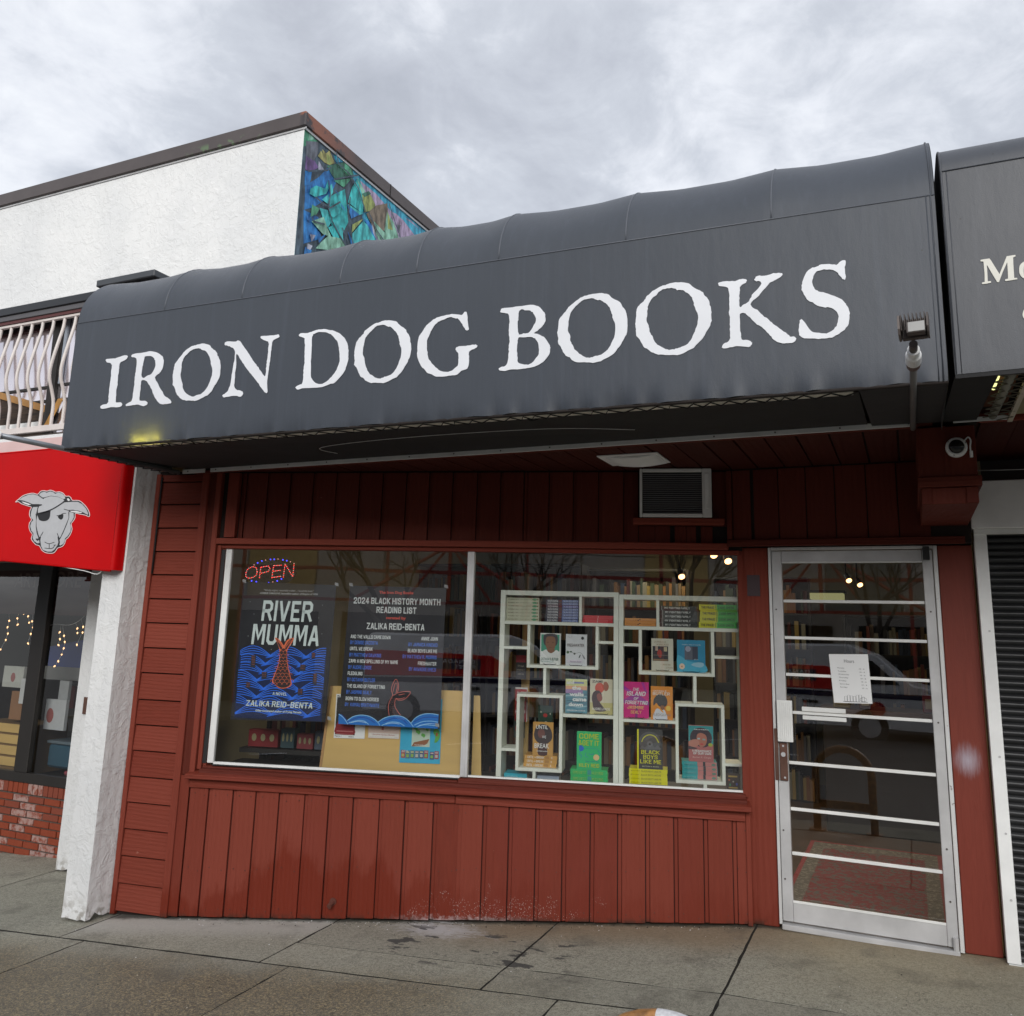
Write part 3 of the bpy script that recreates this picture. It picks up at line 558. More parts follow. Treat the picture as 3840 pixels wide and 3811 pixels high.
# beam box with ledge at the right end
bb = [(.078, .326, 4.50, 5.44, 2.358, 2.60), (.070, .340, 4.485, 5.44, 2.308, 2.356), (.082, .322, 4.51, 5.44, 2.228, 2.306)]
for i, (x0, x1, y0, y1, z0, z1) in enumerate(bb):
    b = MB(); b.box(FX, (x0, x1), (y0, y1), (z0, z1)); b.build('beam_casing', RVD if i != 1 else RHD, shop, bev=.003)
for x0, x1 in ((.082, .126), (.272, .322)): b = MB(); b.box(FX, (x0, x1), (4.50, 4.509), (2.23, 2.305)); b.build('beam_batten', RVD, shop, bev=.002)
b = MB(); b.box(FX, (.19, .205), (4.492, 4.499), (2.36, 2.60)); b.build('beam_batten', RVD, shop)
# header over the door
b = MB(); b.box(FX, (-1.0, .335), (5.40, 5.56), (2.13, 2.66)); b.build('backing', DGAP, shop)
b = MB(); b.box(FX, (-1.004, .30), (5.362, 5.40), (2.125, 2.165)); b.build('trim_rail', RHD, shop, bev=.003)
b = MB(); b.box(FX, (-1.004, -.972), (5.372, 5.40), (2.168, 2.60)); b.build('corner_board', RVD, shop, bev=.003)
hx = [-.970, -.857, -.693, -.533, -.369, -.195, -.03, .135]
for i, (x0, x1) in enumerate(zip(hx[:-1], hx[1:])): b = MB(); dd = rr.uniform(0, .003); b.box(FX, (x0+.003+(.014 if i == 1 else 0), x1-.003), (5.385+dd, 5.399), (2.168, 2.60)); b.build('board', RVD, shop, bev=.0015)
# posts beside the door
pz = lambda x: gz(x, 5.45)+.004
b = MB(); b.hexa([Vector((x, y, pz(x) if h == 0 else 2.124)) for h in (0, 1) for y in (5.46, 5.56) for x in (-.955, -.776)]); b.build('door_post', RVL, shop, bev=.004)
b = MB(); b.box(FX, (-.904, -.828), (5.455, 5.459), (1.828, 1.956)); b.build('patch_plate', plain('grey_patch', (.055, .032, .038), .6), shop)
b = MB(); b.hexa([Vector((x, y, pz(x) if h == 0 else 2.124)) for h in (0, 1) for y in (5.465, 5.56) for x in (.160, .334)])
def graffiti():
    m, g = newmat('red_post_with_white_spray'); P = g.pos(); gr = g.noise(g.mapv(P, (3, 3, .35)), 9, 6, .65, 1.4)
    c = g.mix(gr, (.15, .024, .013), (.23, .042, .026)); d = g.vm('LENGTH', g.mapv(g.vm('SUBTRACT', P, (.237, 5.465, .962)), (1.25, 0, 1)))
    d = g.m('ADD', g.m('SUBTRACT', d, .03), g.m('MULTIPLY', g.noise(g.mapv(P, (30, 30, 3)), 3, 5, .7), .085)); c = g.mix(g.m('MULTIPLY', g.ss(d, .120, .0), .7), c, (.50, .49, .58)); g.out(g.bsdf(c, .55, g.bump(gr, .3, .006), 0, .35)); return m
b.build('door_post', graffiti(), shop, bev=.004)
# --- window frame and panes
b = MB()
b.box(FW, (-3.435, -3.392), (.001, .03), (.68, 2.078)); b.build('window_frame', ALW, shop, bev=.002)
b = MB(); b.box(FW, (-1.738, -1.692), (-.012, .035), (.682, 2.078)); o = b.build('window_mullion', ALU, shop, bev=.003)
b = MB(); b.box(FW, (-1.722, -1.708), (-.017, -.0125), (.69, 2.07)); b.build('mullion_cap', ALU, o, bev=.001)
b = MB(); b.box(FW, (-3.39, -1.74), (.001, .03), (.668, .688)); b.build('glazing_bead', ALW, shop, bev=.001); b = MB(); b.box(FW, (-1.69, -.02), (.001, .03), (.682, .692)); b.build('glazing_bead', ALW, shop, bev=.001)
b = MB(); b.box(FW, (-3.39, -1.74), (-.016, .0), (.6685, .6745)); b.box(FW, (-3.461, -3.436), (-.01, .0), (.68, 2.07)); b.build('rubber_seal', RUB, shop)
b = MB(); b.box(FW, (-.03, .0), (-.006, .04), (.66, 2.078)); b.build('window_jamb', RV, shop)
for u0, u1 in ((-3.392, -1.738), (-1.692, -.012)):
    b = MB(); b.add([FW.p(u0, .012, .686), FW.p(u1, .012, .686), FW.p(u1, .012, 2.08), FW.p(u0, .012, 2.08)], [(0, 1, 2, 3)]); b.build('window_pane', GLS, shop)
# --- air conditioner bracket shelf and soffit vent are parts of the building
b = MB(); b.box(FW, (-.668, -.112), (-.125, -.03), (2.256, 2.292)); b.build('bracket_shelf', RH, shop, bev=.003)
vent = MB(); vent.box(FX, (-1.63, -1.265), (4.715, 5.02), (2.600, 2.607)); vo = vent.build('soffit_vent', PLW, shop, bev=.001)
for k in range(11):
    b = MB(); y = 4.745+k*.024; b.tube([(-1.60+.30*t/6+.02, y, 2.599-.014*math.sin(math.pi*t/6)) for t in range(7)], .008, 6); b.build('louvre', PLW, vo, smooth=True)
# --- door
dy = 5.47
door = MB(); door.box(FX, (-.754, -.697), (dy-.02, dy+.025), (.018, 2.10)); DO = door.build('door', ALU, shop, bev=.003)
for u, z in (((.079, .132), (.018, 2.10)), ((-.696, .078), (2.034, 2.10)), ((-.696, .078), (.018, .122))):
    b = MB(); b.box(FX, u, (dy-.02, dy+.025), z); b.build('door_rail', ALU, DO, bev=.003)
for z in ((2.026, 2.036), (.120, .132)): b = MB(); b.box(FX, (-.696, .078), (dy-.024, dy-.013), z); b.build('glazing_bead', ALW, DO, bev=.001)
for z in (1.801, 1.585, 1.371, 1.155, .872, .618, .378):
    b = MB(); b.box(FX, (-.694, .077), (dy-.008, dy+.006), (z-.0085, z+.0085)); b.build('door_bar', ALW, DO, bev=.002)
b = MB(); b.add([(-.697, dy+.008, .12), (.079, dy+.008, .12), (.079, dy+.008, 2.036), (-.697, dy+.008, 2.036)], [(0, 1, 2, 3)]); b.build('door_pane', GLS, DO)
b = MB(); b.box(FX, (-.745, -.66), (dy-.060, dy-.040), (.992, 1.224)); b.box(FX, (-.735, -.70), (dy-.042, dy-.018), (1.0, 1.21))
for k in range(6): b.box(FX, (-.728+k*.011, -.722+k*.011), (dy-.063, dy-.0605), (1.0, 1.215))
b.build('pull_plate', ALW, DO, bev=.001)
b = MB(); b.box(FX, (-.742, -.698), (dy-.032, dy-.021), (.772, .982)); b.build('lock_plate', RUSTY, DO, bev=.002)
b = MB(); b.tube([(-.720, dy-.033, .918), (-.720, dy-.042, .918)], .013, 12); b.tube([(-.720, dy-.033, .965), (-.720, dy-.037, .965)], .006, 8); b.tube([(-.715, dy-.033, .79), (-.715, dy-.037, .79)], .006, 8); b.build('lock_cylinder', ALU, DO)
b = MB(); b.box(FX, (-.610, -.370), (dy-.018, dy-.009), (1.166, 1.192)); b.build('mail_slot', ALW, DO, bev=.002); b = MB(); b.box(FX, (-.607, -.368), (dy-.018, dy-.009), (1.120, 1.143)); b.build('mail_slot', ALW, DO, bev=.002)
b = MB()
for z in (.5, 1.15, 1.75, .24): b.tube([(.105, dy-.02, z), (.105, dy-.024, z)], .005, 8); b.tube([(-.735, dy-.02, z), (-.735, dy-.024, z)], .005, 8)
b.build('screw', BRZ, DO)
for u, z in (((-.773, -.757), (.0, 2.122)), ((.136, .157), (.0, 2.122)), ((-.756, .135), (2.105, 2.123))):
    b = MB(); b.box(FX, u, (dy-.028, dy+.04), z); b.build('door_frame', DW, shop, bev=.002)
b = MB(); b.box(FX, (-.756, .135), (dy-.05, dy+.06), (-.022, .008)); b.build('threshold', ALU, shop, bev=.004)
b = MB(); b.box(FX, (.083, .118), (dy-.062, dy-.022), (2.04, 2.115)); b.build('hinge', RUB, shop, bev=.003)
b = MB(); b.tube([(.118, dy-.035, -.012), (.118, dy-.035, .07)], .014, 12); b.build('hinge', ALU, shop)
b = MB(); b.box(FX, (-.769, -.748), (dy-.034, dy-.026), (.772, 1.06)); b.build('strike_guard', RUSTY, shop, bev=.001)
# paper of opening hours taped on the door glass
def paper(name, label, cat, fr, c, d, m, thick=.0006, **k):    # c = quad (u,z): bl, br, tr, tl
    o = fr.p((c[0][0]+c[1][0])/2, d, c[0][1]); t = thing(name, label, cat, o, math.degrees(fr.ang))
    b = MB(); b.prism(fr, [c], d, d+thick); b.build('sheet', m, t); return t
hp = paper('opening_hours_notice', 'white sheet of opening hours taped on the glass of the shop door', 'notice', FX, [(-.430, 1.224), (-.225, 1.230), (-.236, 1.504), (-.448, 1.497)], dy-.0145, PAPER)
gt = C((.10, .10, .12)); b = MB(); b.mat(gt)
b.text(FX, 'Hours', -.366, -.312, 1.452, 1.471, dy-.0155)
for i, (a, c) in enumerate((('Monday', '10 - 6'), ('Tuesday', '10 - 6'), ('Wednesday', '10 - 6'), ('Thursday', '10 - 6'), ('Friday', '10 - 6'), ('Saturday', '10 - 6'), ('Sunday', '10 - 6'))):
    z = 1.416-i*.0178; x0 = -.405+i*.002; b.text(FX, a, x0, x0+.0065*len(a), z, z+.0085, dy-.0155); b.text(FX, c, x0+.118, x0+.146, z, z+.007, dy-.0155)
q = -.372
for i in range(7):
    h = rr.uniform(.026, .042); L = [(q, 1.236), (q+.013, 1.236), (q+.013, 1.236+h), (q, 1.236+h), (q, 1.236)]; b.prism(FX, [ribbon(L, .0015)], dy-.0155, dy-.015); q += .0155
b.prism(FX, [ribbon([(-.38, 1.234), (-.25, 1.236)], .002)], dy-.0155, dy-.015); b.prism(FX, [ribbon(ell(-.272, 1.25, .018, .011, 14), .0015)], dy-.0155, dy-.015)
b.build('lettering', None, hp)
# ================================================================== air conditioner, camera, flood light arms
ac = thing('air_conditioner', 'white framed air conditioner with black grille above the display window', 'air conditioner', FW.p(-.4, -.1, 2.294), 15.17)
b = MB(); b.box(FW, (-.612, -.205), (-.10, .02), (2.31, 2.60)); b.build('casing', plain('dark_casing', (.02, .02, .02), .6), ac, bev=.004)
for u, z in (((-.627, -.610), (2.297, 2.603)), ((-.243, -.186), (2.297, 2.603)), ((-.609, -.244), (2.297, 2.320)), ((-.609, -.244), (2.582, 2.603))):
    b = MB(); b.box(FW, u, (-.128, -.10), z); b.build('frame', ALW, ac, bev=.003)
b = MB(); b.box(FW, (-.228, -.203), (-.133, -.1285), (2.35, 2.57)); b.build('side_panel', PLW, ac, bev=.003)
sm = MB(); sm.box(FX, (0, .364), (0, .006), (-.0025, .0025)); me = sm.mesh('slat', plain('grey_slat_metal', (.16, .16, .17), .45), bev=.001)
inv = MW[ac.name].inverted()
for k in range(19): part(me, 'slat', ac, inv @ FW.p(-.608, -.112, 2.330+k*.0133), rot=(math.radians(-25), 0, 0))
cm = thing('security_camera', 'round white dome security camera with black lens on red beam', 'camera', (.215, 4.498, 2.49))
cx, cz = .243, 2.492
b = MB(); b.tube([(cx, 4.497, cz), (cx, 4.475, cz)], [.047, .047], 28); b.tube([(cx, 4.475, cz), (cx, 4.462, cz)], [.047, .040], 28); b.build('ring', PLW, cm, smooth=False)
b = MB(); b.ball((cx, 4.462, cz), .034, 20, 12, (1, .75, 1)); b.build('dome', plain('smoked_dome', (.01, .01, .012), .08), cm, smooth=True)
b = MB(); b.tube(crv([(cx+.035, 4.49, cz+.03), (cx+.052, 4.485, cz+.047), (cx+.062, 4.485, cz+.03), (cx+.058, 4.485, cz), (cx+.060, 4.487, cz-.03)]), .0035, 6); b.build('cable', PLW, cm, smooth=True)
b = MB(); b.tube([(cx+.061, 4.487, cz-.02), (cx+.061, 4.487, cz-.05)], .007, 8); b.build('connector', PLW, cm)
b = MB()
for a in (.4, 2.5, 4.4): b.tube([(cx+.041*math.cos(a), 4.4665, cz+.041*math.sin(a)), (cx+.041*math.cos(a), 4.463, cz+.041*math.sin(a))], .003, 6)
b.build('screw', BRZ, cm)
fl = thing('flood_light', 'bronze finned flood light on a long arm in front of the awning', 'light', (.06, 4.45, 2.58))
ax, az = .060, 2.545
b = MB(); b.tube([(ax+.002, 4.44, 2.588), (ax, 3.21, az)], .0130, 12); b.build('arm', plain('grey_arm', (.16, .155, .155), .5, .4), fl, smooth=True)
b = MB(); b.tube([(ax, 3.225, az), (ax, 3.175, az)], .023, 14); b.build('collar', plain('brown_collar', (.14, .09, .08), .5), fl)
b = MB(); b.tube([(ax, 3.175, az), (ax, 3.105, az+.002)], .0255, 16); b.tube([(ax, 3.105, az+.002), (ax, 3.095, az+.002), (ax, 3.05, az+.003)], [.0255, .020, .020], 16); b.build('coupling', PLW, fl, smooth=False)
b = MB(); b.tube([(ax, 3.05, az+.003), (ax, 2.99, az+.004)], .0135, 12); b.build('knuckle', BRZ, fl)
hy, hz = 2.93, 2.597; FH = Fr((0, 0, 0), -6)                # lamp head: ends, fins and driver box
hd = lambda u, d, z: Vector((ax+.002+.70*(u*math.cos(-.08)-d*math.sin(-.08)), hy+.70*(u*math.sin(-.08)+d*math.cos(-.08)), hz-.010+.70*z))
def hb(name, u, d, z, m, bev=.002, par=fl):
    b = MB(); b.hexa([hd(a, q, h) for h in z for q in d for a in u]); return b.build(name, m, par, bev=bev)
hb('driver_box', (-.026, .052), (-.072, -.02), (-.050, .004), BRZ)
hb('label_plate', (-.018, .050), (-.075, -.0725), (-.044, .0), plain('silver_label', (.42, .42, .41), .5, 0), 0)
for k in range(7): hb('fin', (-.050+k*.0165, -.0455+k*.0165), (-.062, .03), (-.030, .048), BRZ, .001)
b = MB(); prof = [(-.066, -.022), (-.066, .025), (-.052, .046), (-.022, .052), (.018, .050), (.032, .036), (.032, -.045), (.018, -.058), (-.030, -.058), (-.052, -.046)]
b.add([hd(-.062, d, z) for d, z in prof]+[hd(-.052, d, z) for d, z in prof], [tuple(range(10)), tuple(range(19, 9, -1))]+[(i, i+10, (i+1) % 10+10, (i+1) % 10) for i in range(10)]); b.build('end_plate', plain('bronze_end', (.15, .125, .115), .5, .2), fl)
b = MB(); b.add([hd(.058, d, z) for d, z in prof]+[hd(.066, d, z) for d, z in prof], [tuple(range(10)), tuple(range(19, 9, -1))]+[(i, i+10, (i+1) % 10+10, (i+1) % 10) for i in range(10)]); b.build('end_plate', BRZ, fl)
hb('lens_housing', (-.05, .056), (.0, .04), (-.052, .04), BRZ)
al = thing('lamp_arm', 'grey pipe arm running out under the left end of the awning', 'pipe', (-4.66, 4.40, 2.60))
b = MB(); b.tube([(-4.60, 4.40, 2.60), (-4.66, 3.50, 2.60), (-4.69, 3.10, 2.60)], .0165, 12); b.build('arm', PIPE, al, smooth=True)
b = MB(); b.tube([(-4.688, 3.135, 2.60), (-4.695, 3.07, 2.60)], .027, 12); b.build('collar', PLW, al)
b = MB(); b.tube([(-4.695, 3.07, 2.60), (-4.70, 3.0, 2.603)], .014, 12); b.build('knuckle', BRZ, al)
# ================================================================== main awning
AY = 3.52
aw = thing('shop_awning', 'long dark grey vinyl awning with rounded top and white shop name', 'awning', (-2.2, AY, 2.58))
xl, xr = -4.665, .182
sL, sR = onY(150, 610, AY), onY(1765, 367, AY)
seam = lambda x: sL.z+(sR.z-sL.z)*(x-sL.x)/(sR.x-sL.x)
bot = lambda x: 2.600+(2.562-2.600)*(x-xl)/(xr-xl)
ribs = [xl]+[onY(*q, AY).x for q in ((310, 580), (455, 568), (640, 540), (785, 515), (940, 497), (1180, 460), (1455, 413))]+[xr]
def bulge(x):                                                  # 0 at a rib, 1 between
    for a, c in zip(ribs[:-1], ribs[1:]):
        if a <= x <= c: t = (x-a)/(c-a); return min(1, 3.2*t)*min(1, 3.2*(1-t)) if 0 < t < 1 else 0
    return 0
nx = 220; b = MB(); vs = []; rows = 16; rr = random.Random(5)
ph = [(rr.uniform(3, 40), rr.uniform(0, 6), rr.uniform(.3, 1)) for _ in range(7)]
for j in range(rows+1):
    for i in range(nx+1):
        x = xl+(xr-xl)*i/nx; t = j/rows; z = bot(x)+(seam(x)-bot(x))*(t**1.5); e = max(0, 1-(z-bot(x))/.11)
        wv = sum(math.sin(x*f*1.6+p)*a for f, p, a in ph)*.0032*e*e+.006*e*e
        vs.append((x, AY+wv-.0*t, z+(.002*math.sin(x*23+1)+.001*math.sin(x*61))*(1-t)**8))
fs = [(j*(nx+1)+i, j*(nx+1)+i+1, (j+1)*(nx+1)+i+1, (j+1)*(nx+1)+i) for j in range(rows) for i in range(nx)]
b.add(vs, fs); b.build('front_panel', AWN, aw, smooth=True)
b = MB(); vs = []; prof = [(0, 0)]+[(.38*(1-math.cos(a)), .385*math.sin(a)) for a in [math.pi/2*k/12 for k in range(1, 13)]]+[(.62, .385), (.88, .38)]
xs = []
for a, c in zip(ribs[:-1], ribs[1:]): xs += [a+(c-a)*k/14 for k in range(14)]
xs.append(ribs[-1])
for x in xs:
    bu = bulge(x)
    for (dd, dz) in prof:
        k = math.sin(min(1, (dd+dz)/.5)*math.pi/2); r = 1-.026*bu*k
        vs.append((x, AY+.002+dd+.022*bu*k*(1-dd), seam(x)+dz*r))
n = len(prof); fs = [(i*n+j, (i+1)*n+j, (i+1)*n+j+1, i*n+j+1) for i in range(len(xs)-1) for j in range(n-1)]
b.add(vs, fs); b.build('rounded_top', AWN, aw, smooth=True)
for x in ribs[1:-1]:
    b = MB(); b.tube([(x, AY+.003+dd, seam(x)+dz) for dd, dz in prof[:13]], .0040, 6); b.build('rib_crease', SEAM, aw, smooth=True)
b = MB(); b.tube([(x, AY-.0005, seam(x)) for x in (xl, -3, -1.5, xr)], .0032, 6); b.build('welt_seam', SEAM, aw, smooth=True)
for x, sg in ((xl, -1), (xr, 1)):
    b = MB(); P = [(x, AY+.003, bot(x))]+[(x, AY+.003+dd, seam(x)+dz) for dd, dz in prof]+[(x, 4.4, bot(x))]
    b.add(P+[(x+sg*.002, y, z) for _, y, z in P], [tuple(range(len(P))), tuple(range(2*len(P)-1, len(P)-1, -1))]); b.build('end_panel', AWN, aw)
b = MB(); b.tube([(xr-.016, AY+.002, bot(xr)), (xr-.016, AY-.0005, seam(xr))]+[(xr-.012, AY+dd, seam(xr)+dz+.002) for dd, dz in prof[:12]], .0032, 6)
b.tube([(xr-.032, AY+.002, bot(xr)), (xr-.032, AY-.0005, seam(xr))], .0022, 6); b.build('edge_piping', AWN, aw, smooth=True)
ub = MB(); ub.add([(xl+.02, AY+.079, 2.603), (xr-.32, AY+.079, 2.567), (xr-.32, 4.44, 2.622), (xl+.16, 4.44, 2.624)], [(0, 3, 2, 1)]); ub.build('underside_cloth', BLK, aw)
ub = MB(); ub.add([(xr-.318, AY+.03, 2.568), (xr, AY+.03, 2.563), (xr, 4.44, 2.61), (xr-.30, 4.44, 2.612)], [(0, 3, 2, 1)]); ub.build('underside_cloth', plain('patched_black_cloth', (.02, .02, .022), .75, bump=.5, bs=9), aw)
b = MB(); b.tube([(x, AY+.014, bot(x)-.004) for x in [xl+(xr-xl)*k/60 for k in range(61)]], .0085, 8); b.build('hem', plain('dark_hem', (.012, .007, .005), .8), aw, smooth=True)
b = MB(); b.hexa([Vector((x, y, bot(x)+h)) for h in (-.011, .015) for y in (AY+.030, AY+.078) for x in (xl+.15, xr-.34)]); b.build('edge_batten', plain('pale_batten', (.80, .78, .68), .6, var=.25, vs=9), aw)
b = MB(); x = xl+.1; up = True; rr = random.Random(8); L = []
while x < xr-.25: L.append((x, AY+(.020 if up else .082), bot(x)-.014)); x += rr.uniform(.02, .075); up = not up
b.tube(L, .0028, 5); b.build('lacing_rope', BLK, aw)
b = MB(); L = []; x = AY+.05; up = True
while x < 4.4: L.append((xl+(.02 if up else .075), x, 2.583)); x += .035; up = not up
b.tube(L, .003, 5); b.build('lacing_rope', BLK, aw)
b = MB(); b.tube(crv([(-3.05, 4.12, 2.588), (-3.0, 3.9, 2.578), (-2.4, 3.80, 2.572), (-1.6, 3.85, 2.574), (-1.2, 4.05, 2.585)], 6), .0016, 5); b.build('loose_wire', ALW, aw, smooth=True)
b = MB(); b.tube(crv([(-1.60, 3.58, 2.59), (-1.57, 3.60, 2.555), (-1.52, 3.63, 2.58)], 5), .003, 5); b.build('loose_wire', BLK, aw, smooth=True)
sg = thing('sign_lamp', 'lit yellow tube lamp hidden inside the left end of the awning', 'lamp', (-3.98, 3.60, 2.63))
b = MB(); b.tube([(-4.08, 3.550, 2.618), (-3.86, 3.550, 2.617)], .008, 8); b.build('tube', emis('yellow_tube', (1, .88, .28), 34), sg)
b = MB(); b.box(FX, (-4.2, -3.78), (3.60, 3.64), (2.615, 2.655)); b.build('housing', ALW, sg)
# lettering, traced outline by outline
Za, Zb, Zc, Zd, Ze, Zf, Zg, Zh = zoom(360, 1240, .2588), zoom(800, 1220, .2588), zoom(1300, 1140, .26915), zoom(1850, 1100, .28468), zoom(2350, 1020, .2588), zoom(2660, 940, .30021), zoom(3560, 900, .20864), zoom(20, 1800, .20704)
OUT = {}
OUT['O'] = ([(1450,215),(1545,192),(1640,208),(1690,262),(1745,305),(1765,360),(1800,440),(1810,540),(1800,650),(1765,735),(1725,800),(1690,860),(1640,925),(1560,970),(1455,1020),(1390,1015),(1310,1018),(1245,992),(1190,940),(1165,895),(1140,820),(1118,785),(1122,720),(1120,640),(1135,560),(1150,490),(1195,425),(1240,370),(1290,305),(1360,250),(1420,222)],
            [(1480,258),(1430,270),(1380,295),(1345,330),(1300,370),(1270,415),(1250,480),(1242,560),(1230,640),(1243,720),(1258,780),(1262,835),(1300,900),(1350,940),(1410,958),(1455,942),(1520,925),(1570,885),(1615,830),(1655,740),(1685,650),(1692,575),(1672,480),(1655,390),(1620,330),(1580,290),(1535,280),(1515,262)])
